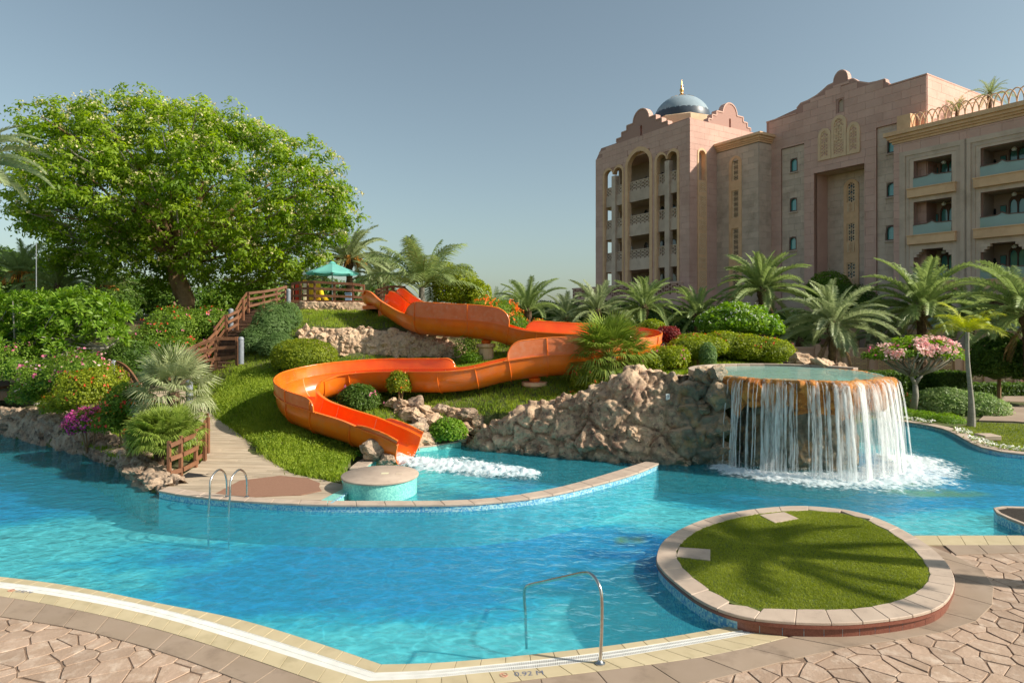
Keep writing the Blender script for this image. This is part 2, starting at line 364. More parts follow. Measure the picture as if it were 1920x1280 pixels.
# pool water: fresnel reflection over a tinted sheet with caustic lines and ripple tones painted into its colour
def watermat(name, tint, ripple=1.0, body=(.03, .36, .46), bf=.38):
    m = bpy.data.materials.new(name); m.use_nodes = True; N = m.node_tree.nodes; L = m.node_tree.links; N.clear()
    out = N.new('ShaderNodeOutputMaterial'); geo = N.new('ShaderNodeNewGeometry'); P_ = geo.outputs['Position']
    def noise_(s, d, stretch=(1, 1, 1), dist=0):
        mp = N.new('ShaderNodeMapping'); mp.inputs['Scale'].default_value = stretch; L.new(P_, mp.inputs[0])
        n = N.new('ShaderNodeTexNoise'); n.inputs['Scale'].default_value = s; n.inputs['Detail'].default_value = d; n.inputs['Distortion'].default_value = dist; L.new(mp.outputs[0], n.inputs['Vector']); return n
    n1 = noise_(3.2, 4, (1, 1.3, 1), .6); n2 = noise_(1.1, 2, (1, 1.2, 1), .3)
    ad = N.new('ShaderNodeMath'); ad.operation = 'ADD'; L.new(n1.outputs[0], ad.inputs[0]); L.new(n2.outputs[0], ad.inputs[1])
    bp = N.new('ShaderNodeBump'); bp.inputs['Strength'].default_value = 1; bp.inputs['Distance'].default_value = .075 * ripple; L.new(ad.outputs[0], bp.inputs['Height'])
    # painted caustics: web of bright lines multiplied into the transmission colour
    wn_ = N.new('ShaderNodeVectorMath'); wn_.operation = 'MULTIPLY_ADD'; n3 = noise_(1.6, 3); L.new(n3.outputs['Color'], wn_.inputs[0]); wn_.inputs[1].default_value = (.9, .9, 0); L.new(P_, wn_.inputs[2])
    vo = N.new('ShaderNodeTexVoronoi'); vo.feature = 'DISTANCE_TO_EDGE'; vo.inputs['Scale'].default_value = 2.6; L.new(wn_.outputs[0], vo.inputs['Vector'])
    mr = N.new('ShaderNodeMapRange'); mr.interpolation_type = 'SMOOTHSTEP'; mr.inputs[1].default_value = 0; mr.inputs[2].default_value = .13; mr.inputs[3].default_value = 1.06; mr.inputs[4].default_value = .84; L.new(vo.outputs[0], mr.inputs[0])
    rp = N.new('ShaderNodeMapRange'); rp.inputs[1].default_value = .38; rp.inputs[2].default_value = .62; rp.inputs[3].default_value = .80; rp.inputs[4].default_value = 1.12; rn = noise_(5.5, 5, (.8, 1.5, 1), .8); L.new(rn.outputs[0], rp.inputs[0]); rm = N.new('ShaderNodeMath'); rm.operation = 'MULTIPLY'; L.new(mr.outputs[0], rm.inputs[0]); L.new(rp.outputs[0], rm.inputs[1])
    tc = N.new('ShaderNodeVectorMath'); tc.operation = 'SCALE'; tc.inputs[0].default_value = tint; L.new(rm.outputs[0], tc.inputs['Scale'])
    tr = N.new('ShaderNodeBsdfTransparent'); L.new(tc.outputs[0], tr.inputs[0])
    bd = N.new('ShaderNodeBsdfDiffuse'); bd.inputs[0].default_value = (*body, 1); bm_ = N.new('ShaderNodeMixShader'); bm_.inputs[0].default_value = bf; L.new(tr.outputs[0], bm_.inputs[1]); L.new(bd.outputs[0], bm_.inputs[2]); tr = bm_
    gl = N.new('ShaderNodeBsdfGlossy'); gl.inputs['Roughness'].default_value = .04; L.new(bp.outputs[0], gl.inputs['Normal'])
    dt = N.new('ShaderNodeVectorMath'); dt.operation = 'DOT_PRODUCT'; L.new(geo.outputs['Incoming'], dt.inputs[0]); L.new(bp.outputs[0], dt.inputs[1])
    def mth(op, x, y=None):
        n = N.new('ShaderNodeMath'); n.operation = op; n.use_clamp = op in ('SUBTRACT', 'MULTIPLY_ADD')
        for i_, q_ in enumerate((x, y)):
            if q_ is None: continue
            if isinstance(q_, (int, float)): n.inputs[i_].default_value = q_
            else: L.new(q_, n.inputs[i_])
        if op == 'MULTIPLY_ADD': n.inputs[2].default_value = .02
        return n.outputs[0]
    fr = mth('MULTIPLY_ADD', mth('POWER', mth('SUBTRACT', 1.0, mth('ABSOLUTE', dt.outputs['Value'])), 5.0), .62)
    mx = N.new('ShaderNodeMixShader'); L.new(fr, mx.inputs[0]); L.new(tr.outputs[0], mx.inputs[1]); L.new(gl.outputs[0], mx.inputs[2]); L.new(mx.outputs[0], out.inputs[0])
    M[name] = m; return m
watermat('water', (.60, .95, 1.0), 1.0, (.05, .42, .54), .33); watermat('water_calm', (.85, 1.0, .97), .3, (.40, .70, .62), .5)
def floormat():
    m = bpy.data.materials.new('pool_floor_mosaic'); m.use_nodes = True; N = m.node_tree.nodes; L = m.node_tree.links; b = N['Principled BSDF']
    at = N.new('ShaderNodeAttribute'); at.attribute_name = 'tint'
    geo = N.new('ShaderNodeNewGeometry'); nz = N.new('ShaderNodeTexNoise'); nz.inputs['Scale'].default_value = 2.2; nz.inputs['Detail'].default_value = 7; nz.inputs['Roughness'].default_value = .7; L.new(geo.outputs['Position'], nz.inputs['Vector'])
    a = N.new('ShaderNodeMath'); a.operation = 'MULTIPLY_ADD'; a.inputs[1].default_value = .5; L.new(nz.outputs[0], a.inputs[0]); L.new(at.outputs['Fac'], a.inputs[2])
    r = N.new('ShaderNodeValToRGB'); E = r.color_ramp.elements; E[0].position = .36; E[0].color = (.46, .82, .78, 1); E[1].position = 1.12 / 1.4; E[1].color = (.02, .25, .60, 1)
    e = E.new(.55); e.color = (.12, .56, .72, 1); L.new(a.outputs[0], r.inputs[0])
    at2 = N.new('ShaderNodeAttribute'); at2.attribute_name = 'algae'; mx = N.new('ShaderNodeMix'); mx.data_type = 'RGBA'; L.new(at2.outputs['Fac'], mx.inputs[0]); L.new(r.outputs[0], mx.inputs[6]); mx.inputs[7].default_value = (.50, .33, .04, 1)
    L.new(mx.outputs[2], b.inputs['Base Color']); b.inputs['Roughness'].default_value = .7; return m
M['floor'] = floormat()

# ---------------------------------------------------------------- slide line (used by the terrain as well)
SLP = [(700, 574, 30.6), (718, 579, 29.8), (742, 600, 28.6), (785, 624, 27.4), (850, 632, 26.6), (920, 638, 26.1), (985, 654, 25.8), (1070, 661, 25.6), (1140, 663, 25.5), (1192, 668, 24.9),
       (1206, 678, 24.0), (1188, 688, 23.2), (1130, 697, 22.6), (1070, 702, 22.3), (1010, 706, 22.2), (950, 715, 22.1), (890, 729, 22.0), (830, 735, 22.0), (770, 735, 22.3), (700, 735, 22.6),
       (630, 742, 22.5), (575, 757, 21.7), (556, 776, 20.6), (572, 796, 19.8), (615, 814, 19.3), (668, 832, 18.9), (715, 852, 18.5), (758, 870, 18.2)]
SL = [P(*p) for p in SLP]
SLC = spline(SL, 8)

# ---------------------------------------------------------------- ground
def pathz(Y): return .10 + max(0, Y - 16.2) * .125
def GP(px, py, dz=0):
    Y = 18.
    for _ in range(60): Y = .5 * Y + .5 * (CAMZ - pathz(Y) - dz) * FP / (py - CY)
    return V((px - CX) / FP * Y, Y, pathz(Y) + dz)
PATHPX = [(303, 920), (318, 905), (322, 895), (345, 888), (375, 868), (388, 850), (394, 820), (390, 798), (368, 784), (330, 767), (290, 748), (240, 728), (255, 706), (300, 716), (350, 734), (385, 755), (405, 783),
          (430, 800), (468, 828), (500, 860), (545, 886), (600, 898), (645, 908), (650, 915), (590, 943), (450, 938), (370, 931)]
PATHW = [GP(*p) for p in PATHPX]
CP = [P(*p) for p in [(640, 896, 15.9), (560, 888, 16.5), (505, 850, 17.7), (300, 765, 22.6), (430, 694, 26), (520, 690, 25.5), (570, 708, 25), (480, 750, 22.2), (450, 735, 23.2),
      (600, 862, 17.2), (520, 810, 19), (700, 862, 17.7), (670, 772, 20.9), (740, 800, 19.7), (830, 760, 21), (930, 772, 20.5), (1000, 760, 20.7), (1080, 735, 21), (1150, 712, 21.4),
      (1250, 700, 21.7), (1330, 696, 22), (1450, 694, 22.6), (860, 818, 20.4), (800, 832, 20.3), (900, 685, 24.8), (750, 690, 25), (1050, 690, 24.6), (1200, 680, 25.5),
      (600, 672, 26.9), (750, 676, 26.9), (860, 676, 26.9), (600, 622, 27.8), (750, 624, 27.8), (860, 640, 27.8), (960, 642, 27.8), (620, 606, 29), (710, 606, 29), (620, 590, 30.3), (690, 590, 30.3),
      (600, 572, 32), (680, 572, 32), (640, 572, 36), (415, 696, 26.2), (455, 645, 28.4), (490, 590, 31), (500, 668, 26.8), (530, 612, 29), (300, 700, 27), (200, 722, 26), (100, 740, 25),
      (0, 765, 25), (-120, 770, 26), (0, 800, 23.3), (120, 822, 20.3), (210, 858, 17.6), (285, 905, 15.7), (345, 588, 36), (200, 602, 34), (100, 642, 32), (-150, 660, 32), (900, 602, 34), (950, 612, 30),
      (1100, 625, 31), (1300, 645, 29.5), (1440, 668, 26.5)]]
for x, y, z in [(-6.6, 17.5, .2), (11.0, 21.5, 2.2), (12.6, 23.5, .4), (15, 27, .05), (14, 32, .2), (12, 40, .3), (0, 50, 1.), (-10, 52, 1.5), (-28, 48, 2), (-32, 30, 1.2), (-28, 24, .4), (20, 30, .05), (26, 40, .05),
                (26, 20, .0), (20, 54, .1), (8, 48, .5), (16, 22, .0), (-30, 14, .1), (5, 38, 2.4), (-14, 42, 3.4)]: CP.append(V(x, y, z))
for i in range(15, 27): CP.append(SL[i] - V(0, 0, .22))
for p in PATHW[3:22]: CP.append(p - V(0, 0, .10))
CP = np.array([tuple(p) for p in CP])
def _phi(r2): return .5 * r2 * np.log(r2 + 1e-9)
def _tps():
    n = len(CP); X = CP[:, :2]; K = _phi(((X[:, None] - X[None]) ** 2).sum(-1)) + np.eye(n) * .6; Pm = np.c_[np.ones(n), X]
    A = np.zeros((n + 3, n + 3)); A[:n, :n] = K; A[:n, n:] = Pm; A[n:, :n] = Pm.T; return np.linalg.solve(A, np.r_[CP[:, 2], 0, 0, 0])
_W = _tps()
def tz(x, y):
    x = np.atleast_1d(np.asarray(x, float)); y = np.atleast_1d(np.asarray(y, float)); sh = x.shape; q = np.c_[x.ravel(), y.ravel()]; r = np.zeros(len(q))
    for s in range(0, len(q), 4000):
        k = q[s:s + 4000]; r[s:s + 4000] = _phi(((k[:, None] - CP[None, :, :2]) ** 2).sum(-1)) @ _W[:-3] + _W[-3] + k @ _W[-2:]
    r = np.clip(r, 0, 5.2).reshape(sh)
    ss = lambda t: np.clip(t, 0, 1) ** 2 * (3 - 2 * np.clip(t, 0, 1))
    w = ss((x + 40) / 10) * ss((30 - x) / 8) * ss((60 - y) / 10)
    lowr = ss((x - 12.0) / 1.6) * ss((30 - y) / 4); return r * w * (1 - lowr)
def tz1(x, y): return float(tz(x, y)[0])
def offs0(pts, d):
    out = []; n = len(pts)
    for i, p in enumerate(pts):
        t = (pts[min(i + 1, n - 1)] - pts[max(i - 1, 0)]); t.z = 0; t.normalize(); out.append(p + V(-t.y, t.x, 0) * d * min(1, .25 + i * .25))
    return out
UC, UR = V(8.2, 19.1, 0), 2.7                        # upper pool centre, lip radius
BANKL = [G(*p, 0) for p in [(296, 925), (270, 915), (240, 895), (215, 875), (180, 858), (140, 848), (100, 838), (50, 824), (0, 812), (-120, 795), (-400, 780)]]
CLIFF = [G(*p, 0) for p in [(852, 828), (890, 838), (950, 846), (1010, 852), (1080, 858), (1150, 863), (1215, 867), (1290, 869), (1350, 870)]]
BANKR = [G(*p, 0) for p in [(1640, 783), (1680, 789), (1730, 797), (1775, 806), (1805, 820), (1830, 834), (1860, 845), (1920, 857), (2050, 870), (2400, 880)]]
rec = [V(UC.x + 1.45 * math.sin(a), UC.y - 1.45 * math.cos(a), 0) for a in (R(-40), R(-10), R(20), R(50), R(80), R(110))]
POOLM = [V(-60, -30, 0)] + BANKL[::-1] + [G(*p, 0) for p in [(330, 925), (450, 930), (560, 936), (640, 906), (648, 885), (668, 864), (705, 853), (745, 850), (790, 836)]] + offs0(CLIFF, 1.0) + rec + [V(12.4, 23.8, 0)] + [p + V(0, .15, 0) for p in BANKR] + [V(60, 17, 0), V(60, -30, 0)]
def lines(a, b, st): return list(np.arange(a, b, st))
gx = [-3000, -1200, -500, -200, -110, -70, -50] + lines(-40, 30, .24) + [30, 36, 45, 60, 90, 150, 400, 1200, 3000]
gy = [-1500, -400, -100, -40, -20, 0, 8, 12] + lines(14, 50, .24) + lines(50, 62, 1.) + [64, 70, 85, 120, 200, 500, 1500, 4500]
GX, GY = np.meshgrid(gx, gy); GZ = tz(GX, GY)
GZ = GZ + .03 * fbm(np.stack([GX * .7, GY * .7, GX * 0], -1), 3)
msk = inpoly(GX, GY, POOLM); GZ = np.where(msk, -1.9, GZ)
nx, ny = len(gx), len(gy); idx = np.arange(nx * ny).reshape(ny, nx)
fc = np.stack([idx[:-1, :-1], idx[:-1, 1:], idx[1:, 1:], idx[1:, :-1]], -1).reshape(-1, 4)
gme = npmesh('ground', np.stack([GX, GY, GZ], -1).reshape(-1, 3), fc, smooth=True)
obj('ground', gme, M['ground'], kind='structure')

# ---------------------------------------------------------------- pool basin and water
def gridplane(x0, x1, y0, y1, st, z):
    xs = np.arange(x0, x1 + st, st); ys = np.arange(y0, y1 + st, st); X, Y = np.meshgrid(xs, ys); i = np.arange(X.size).reshape(X.shape)
    f = np.stack([i[:-1, :-1], i[:-1, 1:], i[1:, 1:], i[1:, :-1]], -1).reshape(-1, 4); return X, Y, np.stack([X, Y, np.full(X.shape, z)], -1).reshape(-1, 3), f
WZ = -.05; FZ = -.80
X, Y, v, f = gridplane(-40, 45, 3, 28, .2, FZ)
deep = np.zeros(X.shape)
def GF(px, py): return G(px, py, FZ)
for cx, cy, rx, ry, a, s in [(690, 1075, 2.4, 1.1, 0, 1.), (900, 1050, 2.6, 1.1, 8, 1.), (1120, 1035, 1.8, .9, 0, .85), (420, 1050, 1.8, .7, 0, .45), (60, 905, 3.2, 1.5, -8, 1.05), (1560, 925, 2.6, 1.1, 5, .95), (1780, 905, 2.8, 1.5, 0, 1.1), (1700, 880, 3.4, 1.6, 0, .8),
                             (1900, 900, 2.6, 1.6, 0, .9), (-200, 930, 4, 2, 0, 1.), (1000, 930, 3.0, .8, 0, .28), (1040, 905, 1.5, .6, 0, .5)]:
    c = GF(cx, cy); ca, sa_ = math.cos(R(a)), math.sin(R(a)); u = ((X - c.x) * ca + (Y - c.y) * sa_) / rx; w = (-(X - c.x) * sa_ + (Y - c.y) * ca) / ry
    deep = np.maximum(deep, s * np.clip(1.3 - np.sqrt(u * u + w * w) * .55, 0, 1))
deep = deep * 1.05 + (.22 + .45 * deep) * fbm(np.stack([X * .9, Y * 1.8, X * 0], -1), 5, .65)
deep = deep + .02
alg = np.zeros(X.shape)
for cx, cy, rx, ry in [(1680, 900, 1.2, .8), (1720, 922, 1.1, .5), (1790, 925, .9, .36), (1180, 1012, .34, .2)]:
    c = GF(cx, cy); d = np.sqrt(((X - c.x) / rx) ** 2 + ((Y - c.y) / ry) ** 2); alg = np.maximum(alg, np.clip((1.25 - d) * 2, 0, 1) * np.clip(.95 + 1.0 * vnoise(np.stack([X * 3, Y * 3, X * 0 + 3], -1)), 0, 1))
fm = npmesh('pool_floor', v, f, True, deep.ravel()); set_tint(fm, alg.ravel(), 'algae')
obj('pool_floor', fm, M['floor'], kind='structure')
X, Y, v, f = gridplane(-40, 45, 3, 28, 1., WZ)
obj('pool_water', npmesh('pool_water', v, f), M['water'], kind='structure')

def offs(pts, d):
    out = []; n = len(pts)
    for i, p in enumerate(pts):
        t = (pts[min(i + 1, n - 1)] - pts[max(i - 1, 0)]); t.z = 0; t.normalize(); out.append(p + V(-t.y, t.x, 0) * d)
    return out
def strip(name, pts, z0, z1, thick, m, parent=None, **k):
    """vertical wall along a polyline; thickness to its left"""
    a = [Vector((p.x, p.y, 0)) for p in pts]; b = offs(a, thick); n = len(a)
    vs = [(p.x, p.y, z) for z in (z0, z1) for p in a] + [(p.x, p.y, z) for z in (z0, z1) for p in b]
    fs = []
    for i in range(n - 1):
        fs += [(i, i + 1, n + i + 1, n + i), (2 * n + i + 1, 2 * n + i, 3 * n + i, 3 * n + i + 1), (n + i, n + i + 1, 3 * n + i + 1, 3 * n + i)]
    fs += [(0, n, 3 * n, 2 * n), (n - 1, 3 * n - 1, 4 * n - 1, 2 * n - 1)]
    me = mesh(name, vs, fs); shade_auto(me, 30); return obj(name, me, m, parent, **k)
CNT = {}
def piece(name, poly, z0, z1, m, parent, limit=300, bv=0, rest=None, key=None, tilt=0):
    """one stone or tile as a prism; past the limit it goes into the shared remainder"""
    key = key or (parent.name, name); CNT[key] = CNT.get(key, 0) + 1
    if CNT[key] > limit and rest is not None: rest.prism(poly, z0, z1); return None
    b = MB(); b.prism(poly, z0, z1); me = b.mesh(name)
    if bv: bevel(me, bv)
    return obj(name, me, m, parent)
def inset(poly, g):
    c = sum((Vector((p[0], p[1], 0)) for p in poly), V(0, 0, 0)) / len(poly); out = []
    n = len(poly); ar = sum(poly[i][0] * poly[(i + 1) % n][1] - poly[(i + 1) % n][0] * poly[i][1] for i in range(n)); s = 1 if ar > 0 else -1
    q = [(p[0], p[1]) for p in poly]; res = q
    for i in range(n):
        a, b = q[i], q[(i + 1) % n]; dx, dy = b[0] - a[0], b[1] - a[1]; l = math.hypot(dx, dy)
        if l < 1e-6: continue
        nx_, ny_ = dy / l * s, -dx / l * s
        res = clip_half(res, (a[0] - nx_ * g, a[1] - ny_ * g), (nx_, ny_))
        if len(res) < 3: return None
    return res
def band(name, A, B, width, z0, z1, gap, m, parent, bv=.004, limit=300, jitter=0):
    """row of pieces between two edge lines A and B"""
    n = max(2, int(round(max(poly_len(A)[-1], poly_len(B)[-1]) / width)))
    a = resample(A, n + 1); b = resample(B, n + 1)
    for i in range(n):
        q = inset([a[i], a[i + 1], b[i + 1], b[i]], gap / 2)
        if q: dz = random.uniform(-jitter, jitter); piece(name, q, z0, z1 + dz, m, parent, limit, bv)
# near edge: deck of tiles, overflow grate, brown slabs, crazy paving
sp_ = lambda L, n=6, z=0: [G(p.x, p.y, z) for p in spline([V(x, y, 0) for x, y in L], n)]
LE = [(-420, 1052), (-200, 1062), (0, 1080), (150, 1100), (300, 1130), (450, 1160), (600, 1205), (715, 1244)]
L1 = [(-440, 1056), (-200, 1070), (0, 1090), (150, 1110), (300, 1140), (450, 1180), (600, 1227), (703, 1260)]
L2 = [(-440, 1062), (-200, 1078), (0, 1101), (150, 1124), (300, 1156), (450, 1200), (600, 1247), (690, 1275)]
L3 = [(-440, 1072), (-200, 1092), (0, 1117), (150, 1144), (300, 1180), (450, 1227), (575, 1270), (672, 1303)]
L4 = [(-440, 1100), (-200, 1122), (0, 1155), (150, 1180), (300, 1220), (400, 1255), (475, 1285), (600, 1345)]
RE = [(715, 1244), (800, 1242), (900, 1235), (1010, 1224), (1128, 1211), (1240, 1195), (1352, 1176), (1390, 1169)]
R1 = [(703, 1260), (800, 1256), (900, 1247), (1010, 1236), (1128, 1222), (1240, 1205), (1352, 1187), (1410, 1178)]
R2 = [(690, 1275), (800, 1270), (900, 1260), (1010, 1250), (1128, 1235), (1240, 1217), (1352, 1197), (1418, 1185)]
R3 = [(672, 1303), (800, 1298), (953, 1278), (1050, 1266), (1176, 1250), (1280, 1236), (1368, 1221), (1479, 1193)]
R4 = [(600, 1345), (800, 1345), (1000, 1330), (1180, 1305), (1325, 1277), (1450, 1243), (1585, 1213)]
R4b = [(1585, 1213), (1700, 1196), (1803, 1175), (1848, 1150), (1866, 1115), (1848, 1072), (1793, 1041)]
le, l1, l2, l3, l4 = [sp_(x) for x in (LE, L1, L2, L3, L4)]; re_, r1, r2, r3, r4 = [sp_(x) for x in (RE, R1, R2, R3, R4)]
r4b = sp_(R4b)
far = [G(1713, 1003), G(1800, 1003), G(1920, 1003), G(2400, 1001)]
deckpoly = [V(-45, le[0].y, 0)] + le + re_[1:] + [G(1390, 1168)] + far + [V(50, far[-1].y, 0), V(50, -30, 0), V(-45, -30, 0)]
mb = MB(); mb.prism(deckpoly, -1.9, -.022); deck = mb.build('pool_deck', M['mortar'], kind='structure')
navy = strip('edge_line', [p + V(0, 0, 0) for p in offs(le, .012) + offs(re_, .012)[1:]], -.30, -.012, -.03, M['navy'], deck)
band('tile', le, l1, .30, -.05, 0, .006, M['tan_tile'], deck, .003)
band('tile', l2, l3, .30, -.05, 0, .006, M['tan_tile'], deck, .003)
band('tile', re_, r1, .30, -.05, 0, .006, M['tan_tile'], deck, .003)
band('tile', r2, r3, .30, -.05, 0, .006, M['tan_tile'], deck, .003)
band('paving_slab', l3, l4, .62, -.05, .001, .008, M['slab'], deck, .004, jitter=.002)
band('paving_slab', r3, r4, .80, -.05, .001, .008, M['slab'], deck, .004, jitter=.002)
band('paving_slab', sp_([(1479, 1193), (1560, 1182), (1650, 1168), (1735, 1142), (1788, 1102), (1782, 1062), (1745, 1028), (1722, 1014)]), sp_([(1585, 1213), (1700, 1196), (1803, 1175), (1848, 1150), (1866, 1115), (1848, 1072), (1800, 1046), (1780, 1036)]), .80, -.05, .001, .008, M['slab'], deck, .004, jitter=.002)
# grate bars
for nm, A, B in (('grate', l1, l2), ('grate', r1, r2)):
    n = int(poly_len(A)[-1] / .022); a = resample(A, n + 1); b = resample(B, n + 1); mb = MB()
    for i in range(n):
        q = [a[i].lerp(a[i + 1], .12), a[i].lerp(a[i + 1], .62), b[i].lerp(b[i + 1], .62), b[i].lerp(b[i + 1], .12)]
        c = [q[0].lerp(q[3], .04), q[1].lerp(q[2], .04), q[1].lerp(q[2], .96), q[0].lerp(q[3], .96)]; mb.prism(c, -.03, -.004)
    for t in (.02, .5, .98):
        k = [x.lerp(y, t) for x, y in zip(resample(A, 60), resample(B, 60))]
        for p, q in zip(k, k[1:]): mb.beam(p - V(0, 0, .012), q - V(0, 0, .012), .012, .02)
    obj(nm, mb.mesh(nm), M['grate'], deck, kind='stuff')
# far right beige band + slabs
fr0 = far; fr1 = [G(1725, 1021), G(1800, 1021), G(1920, 1021), G(2400, 1018)]; fr2 = [G(1793, 1040), G(1860, 1037), G(1920, 1035), G(2400, 1030)]; fr1b = [G(1770, 1021), G(1850, 1021), G(1920, 1021), G(2400, 1018)]
band('tile', fr0, fr1, .45, -.05, .0, .006, M['tan_tile'], deck, .003)
band('paving_slab', fr1b, fr2, .62, -.05, .002, .008, M['slab'], deck)
# depth marks printed on tiles
def text(name, s, size, loc, rotz, m, parent, tilt=0, ext=.0006):
    cu = bpy.data.curves.new(name, 'FONT'); cu.body = s; cu.size = size; cu.extrude = ext; cu.align_x = 'CENTER'; cu.align_y = 'CENTER'
    o = bpy.data.objects.new(name, cu); me = bpy.data.meshes.new_from_object(o); bpy.data.objects.remove(o)
    me.transform(Matrix.Translation(loc) @ Matrix.Rotation(rotz, 4, 'Z') @ Matrix.Rotation(tilt, 4, 'X')); return obj(name, me, m, parent)
M['ink'] = mat('blue_ink', (.10, .12, .2), rough=.6); M['inkred'] = mat('red_ink', (.5, .16, .12), rough=.6); M['decal'] = mat('mark_tile', (.62, .50, .38), rough=.4)
def depthmark(px, py, s, rotz, size=.125, z=.0):
    c = G(px, py, z); text('depth_text', s, size, c + V(0, 0, .0012), rotz, M['ink'], deck)
    q = c + Matrix.Rotation(rotz, 3, 'Z') @ V(-size * 2.35, 0, 0)
    mb = MB(); mb.lathe(q + V(0, 0, .0), [(.052, .0005), (.052, .0015)], 20); ring = mb
    ring = MB(); ring.tube([q + V(.042 * math.cos(t), .042 * math.sin(t), .002) for t in np.linspace(0, 2 * PI, 21)], .004, 4); ring.beam(q + V(-.03, .03, .002), q + V(.03, -.03, .002), .006, .003); ring.beam(q + V(-.02, -.01, .002), q + V(.024, -.004, .002), .008, .003)
    obj('warning_symbol', ring.mesh('warning_symbol'), M['inkred'], deck)
depthmark(992, 1262, '0.92 M', R(6)); depthmark(45, 1109, '0.92 M', R(-12), .10)
# crazy paving
def voronoi_cells(reg, step, jit, ext):
    xs = [p.x for p in reg]; ys = [p.y for p in reg]; S = []
    for j, y in enumerate(np.arange(min(ys) - step, max(ys) + step, step * .86)):
        for x in np.arange(min(xs) - step, max(xs) + step, step): S.append((x + (j % 2) * step / 2 + random.uniform(-jit, jit) * step, y + random.uniform(-jit, jit) * step))
    S = np.array(S); inm = inpoly(S[:, 0], S[:, 1], reg); out = []
    for i in np.nonzero(inm)[0]:
        s = S[i]; d = ((S - s) ** 2).sum(1); near = np.argsort(d)[1:16]
        poly = [(s[0] - 1, s[1] - 1), (s[0] + 1, s[1] - 1), (s[0] + 1, s[1] + 1), (s[0] - 1, s[1] + 1)]
        for k in near:
            m_ = (S[k] + s) / 2; n_ = S[k] - s; poly = clip_half(poly, m_, n_)
            if len(poly) < 3: break
        if len(poly) >= 3: out.append((s, poly))
    return out
regR = [G(x, y) for x, y in [(640, 1380), (800, 1325), (1000, 1308), (1180, 1283), (1325, 1257), (1450, 1225), (1585, 1197), (1700, 1180), (1785, 1162), (1822, 1142), (1836, 1115), (1820, 1080), (1785, 1050), (1800, 1032), (1860, 1028), (1920, 1027), (2100, 1026), (2150, 1400)]]
regL = [G(x, y) for x, y in [(-260, 1108), (0, 1139), (150, 1164), (300, 1203), (400, 1237), (490, 1270), (620, 1325), (600, 1400), (-260, 1400)]]
rest = MB()
cs = voronoi_cells(regR, .32, .5, 1) + voronoi_cells(regL, .32, .5, 1)
cs.sort(key=lambda c: (not (-.85 * c[0][1] < c[0][0] < .84 * c[0][1] and c[0][1] > 7.0), c[0][1]))
for s, poly in cs:
    # chip the corners so no two stones look ruled
    q = []; n = len(poly)
    for i in range(n):
        a, b = Vector((*poly[i], 0)), Vector((*poly[(i + 1) % n], 0)); q.append(a); L_ = (b - a).length
        if L_ > .14: t = (b - a) / L_; w = V(-t.y, t.x, 0); q.append(a.lerp(b, .5) + w * random.uniform(-.004, .010))
    q = inset(q, .005)
    if not q or len(q) < 3: continue
    q = [p for i, p in enumerate(q) if (Vector(p) - Vector(q[i - 1])).length > .012]
    if len(q) < 3: continue
    piece('flagstone', q, -.06, -.010 + random.uniform(-.003, .003), M['flag'], deck, 300, .004, rest)
if rest.v: obj('flagstone', rest.mesh('flagstone_rest'), M['flag'], deck, kind='stuff')

# steps under water along the right edge
def bandprism(mb, A, B, z0, z1):
    for i in range(len(A) - 1): mb.prism([(A[i].x, A[i].y), (A[i + 1].x, A[i + 1].y), (B[i + 1].x, B[i + 1].y), (B[i].x, B[i].y)], z0, z1)
strip('pool_step', re_, -1.3, -.055, .004, M['aqua'], deck)
for k in range(5):
    a = offs(re_, .0 + .33 * k); b = offs(re_, .33 * (k + 1)); a = [Vector(p) for p in a]; n = len(a) - int(0)
    st = MB(); bandprism(st, a, b, -1.3, -.22 - .19 * k); obj('pool_step', st.mesh('pool_step'), M['mosaic_white'], deck)
    nb = offs(re_, .33 * (k + 1) - .035); ln = MB(); bandprism(ln, nb, offs(re_, .33 * (k + 1) + .004), -.26 - .19 * k, -.214 - .19 * k); obj('step_nosing', ln.mesh('step_nosing'), M['mosaic_blue'], deck)
strip('basin_wall', le, -1.3, -.31, .01, M['aqua'], deck)

# ---------------------------------------------------------------- round lawn planter in the foreground
z8 = lambda x, y: (900 + x / 1.882, 860 + y / 1.882)
IO = [(622, 345), (650, 285), (730, 235), (850, 195), (1000, 172), (1150, 165), (1300, 180), (1420, 215), (1530, 270), (1620, 335), (1668, 400), (1672, 455), (1635, 510), (1550, 545), (1400, 568), (1250, 577), (1050, 570), (900, 548), (780, 500), (690, 435), (638, 385)]
II = [(697, 335), (712, 298), (765, 255), (850, 222), (960, 197), (1080, 184), (1200, 184), (1330, 205), (1440, 255), (1530, 320), (1578, 385), (1578, 425), (1540, 465), (1460, 500), (1330, 524), (1200, 528), (1080, 527), (960, 520), (850, 480), (760, 420), (712, 372)]
IZ = .20
io = spline([G(*z8(*p), IZ) for p in IO], 6, True); ii = spline([G(*z8(*p), IZ) for p in II], 6, True)
pl = thing('round_planter', 'round lawn bed with pink stone rim standing half in the pool, right foreground', 'planter', io[0] * 0 + V(sum(p.x for p in io) / len(io), sum(p.y for p in io) / len(io), 0))
n = 34; a = resample(io, n, True); b = resample(ii, n, True)
